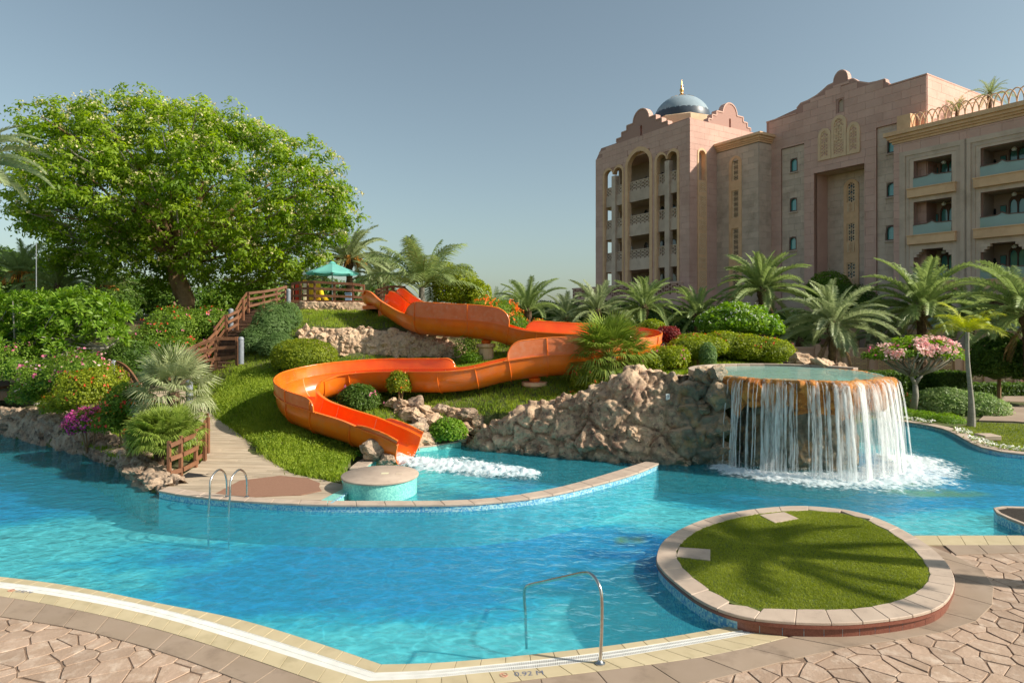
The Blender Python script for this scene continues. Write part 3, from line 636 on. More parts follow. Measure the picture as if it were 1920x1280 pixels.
# pair inner points with the outer ones by angle round the centre
cen = WLOC[pl.name]; ang = lambda p: math.atan2(p.y - cen.y, p.x - cen.x)
def ray(poly, t):
    d = V(math.cos(t), math.sin(t), 0); best = None
    for i in range(len(poly)):
        p, q = poly[i], poly[(i + 1) % len(poly)]; e = q - p; den = d.x * e.y - d.y * e.x
        if abs(den) < 1e-9: continue
        w = p - cen; tt = (w.x * e.y - w.y * e.x) / den; uu = (w.x * d.y - w.y * d.x) / den
        if tt > 0 and -1e-6 <= uu <= 1 + 1e-6: best = tt
    return cen + d * best
for i in range(n):
    t0 = 2 * PI * i / n; t1 = 2 * PI * (i + 1) / n; ts = np.linspace(t0, t1, 5); o_ = [ray(io, t) for t in ts]; i_ = [ray(ii, t) for t in ts]
    q = inset([(p.x, p.y) for p in o_] + [(p.x, p.y) for p in i_[::-1]], .0018)
    if q: piece('coping_stone', q, IZ - .045, IZ + random.uniform(-.0015, .0015), M['travertine'], pl, bv=.008)
ring = [ray([p for p in io], t) for t in np.linspace(0, 2 * PI, 121)]; rin = [cen + (p - cen) * (1 - .035 / (p - cen).length) for p in ring]
def closedwall(nm, pts, z0, z1, th, m, parent):
    inn = [cen + (p - cen) * (1 - th / (p - cen).length) for p in pts]; n = len(pts); vs = [(p.x, p.y, z) for z in (z0, z1) for p in pts] + [(p.x, p.y, z) for z in (z0, z1) for p in inn]; fs = []
    for i in range(n - 1): fs += [(i, i + 1, n + i + 1, n + i), (2 * n + i + 1, 2 * n + i, 3 * n + i, 3 * n + i + 1), (n + i, n + i + 1, 3 * n + i + 1, 3 * n + i)]
    me = mesh(nm, vs, fs); shade_auto(me); return obj(nm, me, m, parent)
bul = [cen + (p - cen) * (1 + .004 / (p - cen).length) for p in ring]
closedwall('rim_underside', bul, IZ - .085, IZ - .046, .1, M['red_granite'], pl)
# side: red granite tiles where it stands on the deck, mosaic where it stands in water
dk = [(p.x, p.y) for p in deckpoly]
for i in range(60):
    ts = np.linspace(2 * PI * i / 60, 2 * PI * (i + 1) / 60, 4); o_ = [rin[0] * 0 + ray(io, t) for t in ts]; o2 = [cen + (p - cen) * (1 - .03 / (p - cen).length) for p in o_]; o3 = [cen + (p - cen) * (1 - .12 / (p - cen).length) for p in o_]
    m_ = o2[1]
    if inpoly(m_.x, m_.y, dk): q = inset([(p.x, p.y) for p in o2] + [(p.x, p.y) for p in o3[::-1]], .003); piece('granite_tile', q, -.1, IZ - .087, M['red_granite'], pl) if q else None
closedwall('mosaic_side', [cen + (p - cen) * (1 - .036 / (p - cen).length) for p in ring], -1.3, IZ - .088, .1, M['mosaic_blue'], pl)
lb = MB(); lb.prism([(p.x, p.y) for p in [cen + (ray(ii, t) - cen) * 1.03 for t in np.linspace(0, 2 * PI, 97)[:-1]]], 0, IZ - .012)
lawn = obj('lawn', lb.mesh('lawn'), M['lawn'], kind='structure')
for q in ([(703, 310), (813, 318), (812, 357), (693, 343)], [(985, 196), (1073, 186), (1124, 209), (1040, 224)]):
    c = [G(*z8(*p), IZ + .006) for p in q]; piece('stepping_slab', [(p.x, p.y) for p in c], IZ - .04, IZ + .006, M['travertine'], pl, bv=.005)
SLABQ = [[G(*z8(*p), IZ) for p in q] for q in ([(703, 310), (813, 318), (812, 357), (693, 343)], [(985, 196), (1073, 186), (1124, 209), (1040, 224)])]
# small planter at the right edge of the frame
c0 = [G(x, y, .16) for x, y in [(1862, 951), (1880, 948), (1925, 949), (2100, 950), (2100, 1010), (1990, 1004), (1920, 982), (1890, 970), (1868, 960)]]
cc = sum(c0, V(0, 0, 0)) / len(c0)
p2 = thing('corner_planter', 'low soil bed with pale stone rim cut by the right edge of the photo', 'planter', (cc.x, cc.y, 0))
c1_ = [cc + (p - cc) * .86 for p in c0]; c1_[0] = cc + (c0[0] - cc) * .93
nn = len(c0)
for i in range(nn):
    j = (i + 1) % nn; q = inset([c0[i], c0[j], c1_[j], c1_[i]], .003)
    if q: piece('coping_stone', q, .11, .16, M['travertine'], p2, bv=.006)
w_ = MB(); w_.prism([cc + (p - cc) * .985 for p in c0], -1.3, .109); obj('mosaic_side', w_.mesh('s'), M['mosaic_blue'], p2)
w_ = MB(); w_.prism([cc + (p - cc) * .87 for p in c0], .0, .135); obj('soil', w_.mesh('soil'), M['soil'], p2)

# ---------------------------------------------------------------- plunge pool wall, drum, steps, boardwalk
KZ = .12
KO = [(296, 919), (340, 927), (412, 935), (500, 941), (600, 945), (700, 946), (855, 945), (940, 939), (1022, 929), (1100, 912), (1188, 888), (1236, 868)]
KI = [(318, 911), (355, 918), (425, 927), (500, 933), (600, 937), (700, 938), (850, 937), (935, 931), (1010, 920), (1085, 903), (1165, 879), (1212, 864)]
ko = spline([G(*p, KZ) for p in KO], 6); ki = spline([G(*p, KZ) for p in KI], 6)
wall = thing('pool_wall', 'long curved pink-stone coping wall between the plunge pool and the main pool', 'pool wall', (ko[36].x, ko[36].y, 0))
band('coping_stone', ko, ki, .62, KZ - .05, KZ, .006, M['travertine'], wall, .008, jitter=.0015)
strip('mosaic_band', offs(ko, .03), -1.25, KZ - .052, .24, M['mosaic_blue'], wall)
strip('wall_foot', offs(ko, .02), -1.25, -.13, .02, M['aqua_deep'], wall)
k2o = [G(*p, KZ) for p in [(655, 877), (668, 866), (682, 858), (704, 855)]]; k2i = [G(*p, KZ) for p in [(685, 877), (690, 870), (698, 865), (706, 862)]]
cu = thing('curved_coping', 'short curved coping kerb behind the turquoise drum beside the slide mouth', 'pool edge', (k2o[1].x, k2o[1].y, 0))
band('coping_stone', k2o, k2i, .45, KZ - .05, KZ, .004, M['travertine'], cu, .006); strip('aqua_side', [p + V(.0, .0, 0) for p in offs(k2i, .01)], -1.25, KZ - .05, .08, M['mosaic_teal'], cu)
k3o = [G(*p, KZ) for p in [(780, 838), (815, 834), (865, 826)]]; k3i = [G(*p, KZ) for p in [(780, 832), (815, 828), (865, 821)]]
cu = thing('back_coping', 'straight strip of coping at the back of the plunge pool under the small shrub', 'pool edge', (k3o[1].x, k3o[1].y, 0))
band('coping_stone', k3o, k3i, .5, KZ - .05, KZ, .004, M['travertine'], cu, .006); strip('aqua_side', offs(k3o, .01), -1.25, KZ - .05, .06, M['mosaic_teal'], cu)
dc = G(713, 888, .40); dr = thing('round_drum', 'round turquoise mosaic drum with a flat grey stone top beside the slide mouth', 'pool feature', (dc.x, dc.y, -1.2))
b = MB(); b.lathe((dc.x, dc.y, 0), [(.86, -1.25), (.86, .345)], 64); me = b.mesh('m'); shade_auto(me); obj('mosaic_body', me, M['mosaic_teal'], dr)
b = MB(); b.lathe((dc.x, dc.y, 0), [(.85, .346), (.90, .352), (.905, .385), (.89, .40)], 64); me = b.mesh('m'); shade_auto(me, 50); obj('stone_cap', me, M['travertine'], dr)
b = MB(); b.box(dc + V(.10, .05, .003), (.17, .14, .005), V(1, .1, 0).normalized(), V(-.1, 1, 0).normalized()); obj('depth_tile', b.mesh('t'), M['creampl'], dr)
b = MB(); b.box(dc + V(.45, .0, .003), (.15, .13, .005), V(1, .1, 0).normalized(), V(-.1, 1, 0).normalized()); obj('depth_tile', b.mesh('t'), M['decal'], dr)
# entry steps
z6 = lambda x, y: (540 + x / 6.4, 820 + y / 6.4)
es = thing('entry_steps', 'pale turquoise mosaic steps going down into the plunge pool left of the drum', 'steps', tuple(G(640, 930, 0)))
def quadprism(nm, qs, z, m, zb=-1.25):
    c = [G(*z6(*q), z) for q in qs]; b = MB(); b.prism([(p.x, p.y) for p in c], zb, z); return obj(nm, b.mesh(nm), m, es)
quadprism('step', [(670, 607), (800, 607), (515, 785), (330, 785)], .115, M['mosaic_teal'])
quadprism('nosing', [(775, 607), (803, 607), (530, 785), (500, 785)], .120, M['mosaic_blue'], .09)
quadprism('step', [(770, 700), (940, 690), (850, 800), (560, 800)], -.10, M['mosaic_teal'])
quadprism('step', [(900, 700), (1090, 715), (1050, 800), (800, 800)], -.28, M['mosaic_white'])
quadprism('step', [(1050, 715), (1230, 720), (1240, 800), (1000, 800)], -.48, M['mosaic_white'])
# boardwalk
bw = thing('boardwalk', 'bleached timber boardwalk curving from the plunge pool up towards the stairs', 'boardwalk', tuple(GP(460, 900)))
bw['kind'] = 'structure'; del bw['label']; del bw['category']
pp = [(p.x, p.y) for p in PATHW]; y0, y1 = min(p[1] for p in pp), max(p[1] for p in pp)
k = 0; yy = y0
while yy < y1:
    wv = .135; row = clip_half(clip_half(pp, (0, yy + wv - .006), (.06, 1)), (0, yy + .0), (-.06, -1))
    if len(row) >= 3:
        xs = [p[0] for p in row]; xa, xb = min(xs), max(xs); x = xa - random.uniform(0, 2.0)
        while x < xb:
            seg = clip_half(clip_half(row, (x + 2.4 - .006, 0), (1, 0)), (x, 0), (-1, 0)); x += 2.4
            if len(seg) >= 3:
                sx = [p[0] for p in seg]
                if max(sx) - min(sx) > .08:
                    dz = random.uniform(-.003, .003); piece('plank', seg, lambda X_, Y_: pathz(Y_) - .04, lambda X_, Y_: pathz(Y_) + dz, M['plank'], bw)
    yy += wv; k += 1
b = MB(); b.prism(pp, lambda x, y: pathz(y) - .3, lambda x, y: pathz(y) - .035); obj('gap_shade_slab', b.mesh('gap_shade_slab'), M['dark'], bw)  # solid near-black slab, painted shade for the gaps between planks
c = [G(px_, py_, .118) for px_, py_ in [z for z in [(403, 925), (450, 900), (525, 891), (577, 896), (600, 905), (598, 912), (603, 919), (565, 927), (512, 929), (450, 932)]]]
b = MB(); b.prism([(p.x, p.y) for p in c], .104, .118); b.build('brown_mat', M['mat_brown'], label='reddish brown rubber mat lying on the boardwalk by the ladder', cat='mat')
# right bank coping
bo = [G(x, y, .10) for x, y in [(1675, 787), (1720, 793), (1765, 802), (1795, 815), (1818, 828), (1850, 840), (1920, 851), (2100, 862)]]; bi = offs(bo, -.0)
bo = spline([Vector(p) for p in bo], 5); bi = offs(bo, .42)
rk = thing('bank_kerb', 'low curved stone kerb along the far right bank of the pool below the lawn', 'kerb', tuple(V(bo[10].x, bo[10].y, 0)))
band('coping_stone', bo, bi, .7, .05, .10, .006, M['travertine'], rk, .006); strip('mosaic_side', offs(bo, .03), -1.25, .048, .2, M['mosaic_blue'], rk)

def glassmat(name, c, tr_=.55):
    m = bpy.data.materials.new(name); m.use_nodes = True; N = m.node_tree.nodes; L = m.node_tree.links; N.clear(); o = N.new('ShaderNodeOutputMaterial'); a = N.new('ShaderNodeBsdfTransparent'); a.inputs[0].default_value = (.75, .9, .88, 1); b = N.new('ShaderNodeBsdfPrincipled'); b.inputs['Base Color'].default_value = (*c, 1); b.inputs['Roughness'].default_value = .05
    x = N.new('ShaderNodeMixShader'); x.inputs[0].default_value = 1 - tr_; L.new(a.outputs[0], x.inputs[1]); L.new(b.outputs[0], x.inputs[2]); L.new(x.outputs[0], o.inputs[0]); M[name] = m
glassmat('railglass', (.42, .54, .50), .4)
# ---------------------------------------------------------------- rocks
from mathutils.bvhtree import BVHTree
def rockmesh(seed, sub=4, cuts=11, rough=.10):
    rr = random.Random(seed); bm = bmesh.new(); bmesh.ops.create_icosphere(bm, subdivisions=sub, radius=1); ns = []
    for _ in range(cuts):
        n = Vector((rr.gauss(0, 1), rr.gauss(0, 1), rr.gauss(0, 1))).normalized(); ns.append((n, rr.uniform(.45, .8)))
    for v in bm.verts:
        for n, d in ns:
            t = v.co.dot(n) - d
            if t > 0: v.co -= n * t * .9
        p = v.co * 1.7 + Vector((seed * 3.1, 0, 0)); v.co += v.normal * (noise.noise(p) * rough * 2 + noise.noise(p * 3) * rough * 1.3 + noise.noise(p * 7) * rough * .6)
    me = bpy.data.meshes.new('rock'); bm.to_mesh(me); bm.free(); shade_auto(me, 32); return me
RK = {}
def rockv(m):
    if m not in RK:
        L = []
        for s in range(6):
            me = rockmesh(s + 1); me.materials.append(M[m]); L.append(me)
        RK[m] = L
    return random.choice(RK[m])
def stone(name, m, loc, size, parent=None, flat=None, **k):
    sx = size * random.uniform(.85, 1.25); sy = size * random.uniform(.8, 1.15); sz = size * (flat or random.uniform(.6, .95))
    return obj(name, rockv(m), None, parent, loc, (random.uniform(-.4, .4), random.uniform(-.4, .4), random.uniform(0, 6.28)), (sx, sy, sz), **k)
def sweeprock(name, base, tops, prof, m, parent, amp=.12, cell=2.6, side=1, du=.04, dv=.045, seed=0, zb=-1.0, damp=None):
    """rock mass along a base line; prof = list of (setback m, fraction of top height); displaced with cells and noise"""
    n = max(8, int(poly_len(base)[-1] / du)); B = resample([Vector(b) for b in base], n); T = np.interp(np.linspace(0, 1, n), np.linspace(0, 1, len(tops)), tops)
    Nn = [((b - a).normalized()) for a, b in zip(offs(B, 0), offs(B, side))]
    # smooth inward normals
    for _ in range(12): Nn = [(Nn[max(i - 1, 0)] + Nn[i] + Nn[min(i + 1, n - 1)]).normalized() for i in range(n)]
    hmax = max(tops); pl_ = [V(a, f * hmax, 0) for a, f in prof]; m_ = max(8, int(poly_len(pl_)[-1] / dv)); pr = resample([V(a, f, 0) for a, f in prof], 4); pw = poly_len(pl_)
    tt = np.linspace(0, pw[-1], m_); A = np.interp(tt, pw, [a for a, f in prof]); Fr = np.interp(tt, pw, [f for a, f in prof])
    Pn = np.zeros((n, m_, 3))
    for i in range(n):
        h = T[i]; z = np.where(Fr < 0, Fr * -zb, Fr * h); sc = .45 + .55 * min(1, h / max(hmax, .01))
        Pn[i, :, 0] = B[i].x + Nn[i].x * A * sc; Pn[i, :, 1] = B[i].y + Nn[i].y * A * sc; Pn[i, :, 2] = z
    gu = np.gradient(Pn, axis=0); gv = np.gradient(Pn, axis=1); nn = np.cross(gu, gv); nn /= np.linalg.norm(nn, axis=-1, keepdims=True) + 1e-9
    # outward = away from the setback direction
    out = -np.array([[(q.x, q.y, 0)] for q in Nn]) + np.array([0, 0, .9]); s = np.sign((nn * out).sum(-1, keepdims=True)); nn = nn * s
    q = Pn + seed * 11.3 + .25 * np.stack([fbm(Pn * 1.7 + 5, 3), fbm(Pn * 1.7 + 9, 3), fbm(Pn * 1.7 + 31, 3)], -1)
    f1, f2, idv = cells(q * cell, seed); g1, g2, _ = cells(q * cell * 2.7, seed + 3)
    # every cell is a block with its own tilted flat face; cracks where cells meet
    tl = np.stack([np.sin(idv * 61.7), np.cos(idv * 37.1), np.sin(idv * 91.3 + 1)], -1); tilt = ((q * cell) * tl).sum(-1); tilt = (tilt - np.floor(tilt) - .5)
    h1 = np.clip((f2 - f1) * 5, 0, 1); h2 = np.clip((g2 - g1) * 4, 0, 1)
    ridge = 1 - np.abs(fbm(q * 1.9 + 3, 4)) * 2
    d = amp * (.55 * (h1 - .8) + .9 * (idv - .5) + .30 * tilt * h1) + amp * .22 * (h2 - .7) + amp * .8 * fbm(q * .9, 3) + amp * .40 * (ridge - .6) + amp * .16 * fbm(q * 7, 3)
    if damp is not None: d = d * damp(np.linspace(0, 1, n))[:, None]
    Pn = Pn + nn * d[..., None]
    i = np.arange(n * m_).reshape(n, m_); f = np.stack([i[:-1, :-1], i[1:, :-1], i[1:, 1:], i[:-1, 1:]], -1).reshape(-1, 4)
    me = npmesh(name, Pn.reshape(-1, 3), f, True)
    if s.mean() > 0: me.flip_normals()
    me.materials.append(M[m]); return obj(name, me, None, parent), me
def bvh(me): return BVHTree.FromPolygons([v.co[:] for v in me.vertices], [p.vertices[:] for p in me.polygons])
def hit(tree, px, py):
    o = V(0, 0, CAMZ); d = (P(px, py, 10) - o).normalized(); r = tree.ray_cast(o, d); return r
# main cliff
zt = lambda px, py, Y: CAMZ - (py - CY) / FP * Y
tops = [zt(852, 824, 21.2), zt(890, 808, 20.9), zt(930, 794, 20.5), zt(1010, 771, 19.9), zt(1060, 749, 19.5), zt(1110, 740, 19.3), zt(1165, 704, 19.), zt(1215, 690, 18.9), zt(1290, 692, 18.8), zt(1350, 697, 18.7)]
cliff = thing('rock_cliff', 'rugged brown rockwork cliff rising from the plunge pool up to the waterfall', 'rock', tuple(CLIFF[5]))
cb = CLIFF + [V(6.25, 18.15, 0)]
tops = [max(t, .15) for t in tops] + [2.5]
co, cme = sweeprock('rock_face', cb, tops, [(0, -1), (0, 0), (.10, .3), (.28, .62), (.50, .86), (.8, 1.0), (1.25, .98), (1.8, .80), (2.4, .5)], 'rock_brown', cliff, amp=.26, cell=1.25, seed=1)
ct = bvh(cme); k = 0
while k < 40:
    px, py = random.uniform(870, 1350), random.uniform(690, 868); r = hit(ct, px, py)
    if r[0] is None: k += 1; continue
    k += 1; s = random.uniform(.12, .26)
    if r[0].z > .15: stone('stone', 'rock_brown', r[0] + V(0, s * .55, 0), s, cliff)
for px in range(860, 1360, 17):
    b = resample(CLIFF, 40)[min(39, int((px - 860) / 500 * 40))]; stone('stone', 'rock_brown', b + V(0, .08, random.uniform(-.02, .08)), random.uniform(.10, .2), cliff)
for px, py, Y, s in [(1350, 704, 18.0, .34), (1325, 704, 18.3, .42), (1348, 745, 17.9, .5), (1352, 800, 17.9, .55), (1358, 845, 17.7, .4)]: stone('stone', 'rock_brown', P(px, py, Y) + V(0, .12, 0), s, cliff)
r = hit(ct, 1251, 743)
if r[0] is not None:
    c = r[0] + V(0, -.07, 0); sg = thing('number_sign', 'tiny white number plate 9 fixed on the dark rock left of the waterfall', 'sign', tuple(c)); b = MB(); b.box(c, (.13, .02, .19)); me = b.mesh('plate'); bevel(me, .012, 2); obj('plate', me, M['white'], sg)
    text('number', '9', .13, c + V(0, -.012, 0), 0, M['ink'], sg, R(90), .001)
# back wall of the recess, lip and basin
rw = thing('waterfall_grotto', 'dark wet rock recess behind the falling water', 'rock', (UC.x, UC.y, 0))
rb = [V(UC.x + 1.85 * math.sin(a), UC.y - 1.85 * math.cos(a), 0) for a in np.linspace(R(-75), R(120), 30)]
_, rme = sweeprock('rock_face', rb, [2.3] * 5, [(0, -1), (0, 0), (.05, .5), (-.1, .8), (-.25, 1.)], 'rock_brown', rw, amp=.13, cell=2.4, seed=4, side=1)
b = MB(); b.lathe((UC.x, UC.y, 0), [(2.25, 1.98), (2.35, 2.02), (2.4, 2.15)], 48); obj('basin_slab', b.mesh('slab'), M['rock_gold'], rw)
# lip
def dl(a): return .17 * math.sin(3.1 * a + .5) + .09 * math.sin(7.3 * a + 1) + .05 * math.sin(15 * a)
na, nv = 420, 34; aa = np.linspace(R(-68), R(125), na); pr = [(1.9, 2.02), (2.2, 1.80), (2.45, 1.74), (2.62, 1.86), (2.72, 2.1), (2.72, 2.36), (2.64, 2.45), (2.5, 2.468), (2.2, 2.40)]
pl_ = [V(*p, 0) for p in pr]; q = resample(pl_, nv); LP_ = np.zeros((na, nv, 3))
for i, a in enumerate(aa):
    for j, p in enumerate(q): rq = p.x + dl(a) * max(0, min(1, (p.x - 2.1) / .5)); LP_[i, j] = (UC.x + rq * math.sin(a), UC.y - rq * math.cos(a), p.y)
gu = np.gradient(LP_, axis=0); gv = np.gradient(LP_, axis=1); nn = np.cross(gu, gv); nn /= np.linalg.norm(nn, axis=-1, keepdims=True) + 1e-9
nn *= np.sign((nn * (LP_ - np.array([UC.x, UC.y, 2.2]))).sum(-1, keepdims=True))
f1, f2, idv = cells(LP_ * np.array([3.2, 3.2, 2.0]), 9); topd = np.clip((2.50 - LP_[..., 2]) * 8, .12, 1)
d = (.09 * (np.clip((f2 - f1) * 2, 0, 1) - .5 + .8 * (idv - .5)) + .05 * fbm(LP_ * 5, 3)) * topd
LP_ = LP_ + nn * d[..., None]; low = LP_[..., 2] < 2.0
LP_[..., 2] -= np.where(low, np.clip(vnoise(LP_ * np.array([4, 4, .3]) + 40) * .38 + .05, 0, .5), 0)
i = np.arange(na * nv).reshape(na, nv); f = np.stack([i[:-1, :-1], i[1:, :-1], i[1:, 1:], i[:-1, 1:]], -1).reshape(-1, 4)
lip = npmesh('waterfall_lip', LP_.reshape(-1, 3), f, True); lipt = thing('waterfall_lip', 'golden brown mineral-stained rock lip the water pours over', 'rock', (UC.x, UC.y - 2.6, 2.2)); obj('lip_rock', lip, M['rock_gold'], lipt)
b = MB(); b.lathe((UC.x, UC.y, 0), [(2.15, 2.2), (2.15, 2.25)], 64); b.build('upper_pool_floor', M['aqua'], kind='structure')
wv = [(UC.x, UC.y, 2.462)] + [(UC.x + 2.52 * math.sin(a), UC.y - 2.52 * math.cos(a), 2.462) for a in np.linspace(0, 2 * PI, 97)[:-1]]
obj('upper_pool_water', mesh('upper_pool_water', wv, [(0, 1 + i, 1 + (i + 1) % 96) for i in range(96)]), M['water_calm'], kind='structure')
kb = [V(UC.x + 2.62 * math.sin(a), UC.y - 2.62 * math.cos(a), 0) for a in np.linspace(R(110), R(275), 40)]
kt = thing('upper_pool_kerb', 'thin pale kerb round the back of the raised pool in front of the hedges', 'pool edge', tuple(kb[20]))
band('coping_stone', kb, offs(kb, -.22), .5, 2.3, 2.53, .006, M['travertine'], kt, .006)
for (px, py, Y, s, lb_) in [(1506, 680, 22.0, .48, 'pale boulder standing left behind the raised pool'), (1548, 688, 21.2, .6, 'large pale boulder on the rim of the raised pool'), (1574, 692, 21., .38, 'smaller boulder leaning right of the large one on the raised pool rim')]:
    stone('boulder', 'rock_tan', P(px, py, Y), s, None, .62, label=lb_, cat='boulder', group='boulders at the raised pool')
stone('boulder', 'rock_grey', P(702, 846, 17.95) + V(0, 0, .0), .42, None, .85, label='jagged grey boulder left of the slide mouth', cat='boulder')
stone('boulder', 'rock_grey', P(724, 862, 17.6), .28, None, .7, label='small wet rock at the waterline right under the slide mouth', cat='boulder')
# left bank
lbk = thing('rock_bank', 'low wall of grey-brown rocks along the water below the flowering shrubs on the left', 'rock', tuple(BANKL[3]))
bt = [.28, .38, .46, .72, .92, .82, .76, .74, .74, .72, .7]
sweeprock('rock_face', BANKL, bt, [(0, -1), (0, 0), (.08, .45), (.22, .8), (.45, 1), (.8, .95), (1.2, .4)], 'rock_grey', lbk, amp=.17, cell=1.9, side=-1, seed=7)
bb = resample(BANKL, 90)
for i, p in enumerate(bb):
    if p.x < -22: break
    h = float(np.interp(i / 90, np.linspace(0, 1, 11), bt))
    if i % 2: stone('stone', 'rock_grey', p + V(random.uniform(-.1, .1), random.uniform(.12, .5), h * random.uniform(.1, .7)), random.uniform(.16, .32), lbk)
# tan rock band on the hill
rbp = [P(x, y, Yy) for x, y, Yy in [(556, 668, 26.9), (620, 672, 26.9), (700, 676, 26.9), (780, 676, 26.9), (850, 674, 26.9), (872, 668, 27.2)]]
hb = thing('rock_terrace_wall', 'pale tan rock terrace wall across the slope under the upper slide', 'rock', tuple(rbp[2]))
def terr_sweep(par, base, zoff, hs, m, amp, cell, seed, prof, ns, sr):
    bz = [p.z for p in base]; b0 = [V(p.x, p.y, 0) for p in base]; o, me = sweeprock('rock_face', b0, hs, prof, m, par, amp=amp, cell=cell, seed=seed, zb=-.4)
    zs = np.interp(np.linspace(0, 1, len(me.vertices)), np.linspace(0, 1, len(bz)), bz); co_ = np.empty(len(me.vertices) * 3, np.float32); me.vertices.foreach_get('co', co_); co_[2::3] += zs; me.vertices.foreach_set('co', co_); me.update()
    t = bvh(me); return t
t = terr_sweep(hb, rbp, 0, [1.15, 1.2, 1.25, 1.2, .95, .4], 'rock_tan', .12, 2.4, 11, [(0, -1), (0, 0), (.1, .4), (.3, .75), (.6, 1), (1.0, 1.0), (1.3, .9)], 0, 0)
for _ in range(110):
    r = hit(t, random.uniform(560, 872), random.uniform(612, 672))
    if r[0] is not None: s = random.uniform(.12, .3); stone('stone', 'rock_tan', r[0] + V(0, s * .4, 0), s, hb)
tw = [P(x, y, Yy) for x, y, Yy in [(548, 588, 31.6), (572, 590, 31.), (620, 591, 30.9), (686, 590, 31.)]]
tb = thing('terrace_base', 'pale rough stone base under the railed slide terrace', 'wall', tuple(tw[1]))
t = terr_sweep(tb, tw, 0, [.62, .62, .62, .62], 'rock_tan', .05, 2.2, 13, [(0, -1), (0, 0), (.03, .5), (.06, 1), (.6, 1.02)], 0, 0)
for _ in range(40):
    r = hit(t, random.uniform(550, 686), random.uniform(570, 590))
    if r[0] is not None: s = random.uniform(.12, .22); stone('stone', 'rock_tan', r[0] + V(0, s * .6, 0), s, tb)
# middle rocks
mr = thing('rock_outcrop', 'pale brown rocks between the lower slide loop and the plunge pool', 'rock', tuple(P(800, 790, 20.3)))
for px, py, Y, s in [(735, 752, 21.3, .30), (752, 757, 21.2, .42), (780, 755, 21.3, .36), (770, 775, 20.8, .40), (800, 768, 21.1, .42), (825, 765, 21.2, .36), (850, 772, 21.1, .38), (875, 775, 21., .34), (900, 782, 21, .34), (922, 784, 21, .25),
                     (790, 792, 20.4, .38), (778, 806, 20.1, .36), (795, 820, 20.1, .34), (783, 826, 19.9, .28), (765, 800, 20.3, .22), (815, 785, 20.7, .4), (840, 790, 20.7, .36), (870, 796, 20.8, .34), (895, 800, 20.9, .28), (860, 810, 20.6, .3), (760, 768, 21, .3), (808, 800, 20.4, .28)]:
    stone('stone', 'rock_tan' if random.random() < .6 else 'rock_grey', P(px, py, Y) - V(0, 0, .08), s * 1.12, mr, .7)
for px, py, Y, s, lb_ in [(245, 705, 23.8, .55, 'brown rounded rock behind the lattice railing'), (228, 668, 25.5, .6, 'tan rock face glimpsed behind the frangipani'), (105, 662, 25.5, .6, 'pale sunlit rock behind the left flowering bush'), (165, 668, 25, .7, 'tall cream rock block behind the pink-flowered bush'), (60, 668, 26, .8, 'shaded brown rock wall by the little footbridge')]:
    p_ = P(px, py, Y); p_.z = min(p_.z, tz1(p_.x, p_.y) + s * .7); stone('boulder', 'rock_tan', p_, s, None, 1., label=lb_, cat='boulder', group='rocks in the left garden')

# ---------------------------------------------------------------- falling water and foam
def foammat(name, lo=.42, hi=.62, sc=6, stretch=(1, 1, 1), dens=1.0):
    m = bpy.data.materials.new(name); m.use_nodes = True; N = m.node_tree.nodes; L = m.node_tree.links; N.clear(); out = N.new('ShaderNodeOutputMaterial')
    geo = N.new('ShaderNodeNewGeometry'); mp = N.new('ShaderNodeMapping'); mp.inputs['Scale'].default_value = stretch; L.new(geo.outputs['Position'], mp.inputs[0])
    nz = N.new('ShaderNodeTexNoise'); nz.inputs['Scale'].default_value = sc; nz.inputs['Detail'].default_value = 6; nz.inputs['Roughness'].default_value = .65; L.new(mp.outputs[0], nz.inputs['Vector'])
    at = N.new('ShaderNodeAttribute'); at.attribute_name = 'tint'
    a = N.new('ShaderNodeMath'); a.operation = 'MULTIPLY_ADD'; a.inputs[1].default_value = .55; L.new(at.outputs['Fac'], a.inputs[0]); L.new(nz.outputs[0], a.inputs[2])
    mr_ = N.new('ShaderNodeMapRange'); mr_.interpolation_type = 'SMOOTHSTEP'; mr_.inputs[1].default_value = lo + .3; mr_.inputs[2].default_value = hi + .3; mr_.inputs[4].default_value = dens; L.new(a.outputs[0], mr_.inputs[0])
    d = N.new('ShaderNodeBsdfDiffuse'); d.inputs[0].default_value = (.93, .95, .95, 1); tl = N.new('ShaderNodeBsdfTranslucent'); tl.inputs[0].default_value = (.93, .96, .97, 1); m1 = N.new('ShaderNodeMixShader'); m1.inputs[0].default_value = .45; L.new(d.outputs[0], m1.inputs[1]); L.new(tl.outputs[0], m1.inputs[2])
    tr = N.new('ShaderNodeBsdfTransparent'); mx = N.new('ShaderNodeMixShader'); L.new(mr_.outputs[0], mx.inputs[0]); L.new(tr.outputs[0], mx.inputs[1]); L.new(m1.outputs[0], mx.inputs[2]); L.new(mx.outputs[0], out.inputs[0]); M[name] = m
foammat('foam', .36, .66, 5.5); foammat('fall', .36, .80, 7, (2.6, 2.6, .20), .85); foammat('fallwide', .40, .86, 5, (3.8, 3.8, .14), .6)
wf = thing('waterfall', 'white curtain of water pouring from the golden rock lip into the pool', 'waterfall', (UC.x, UC.y - 3, -.05))
rr = random.Random(5)
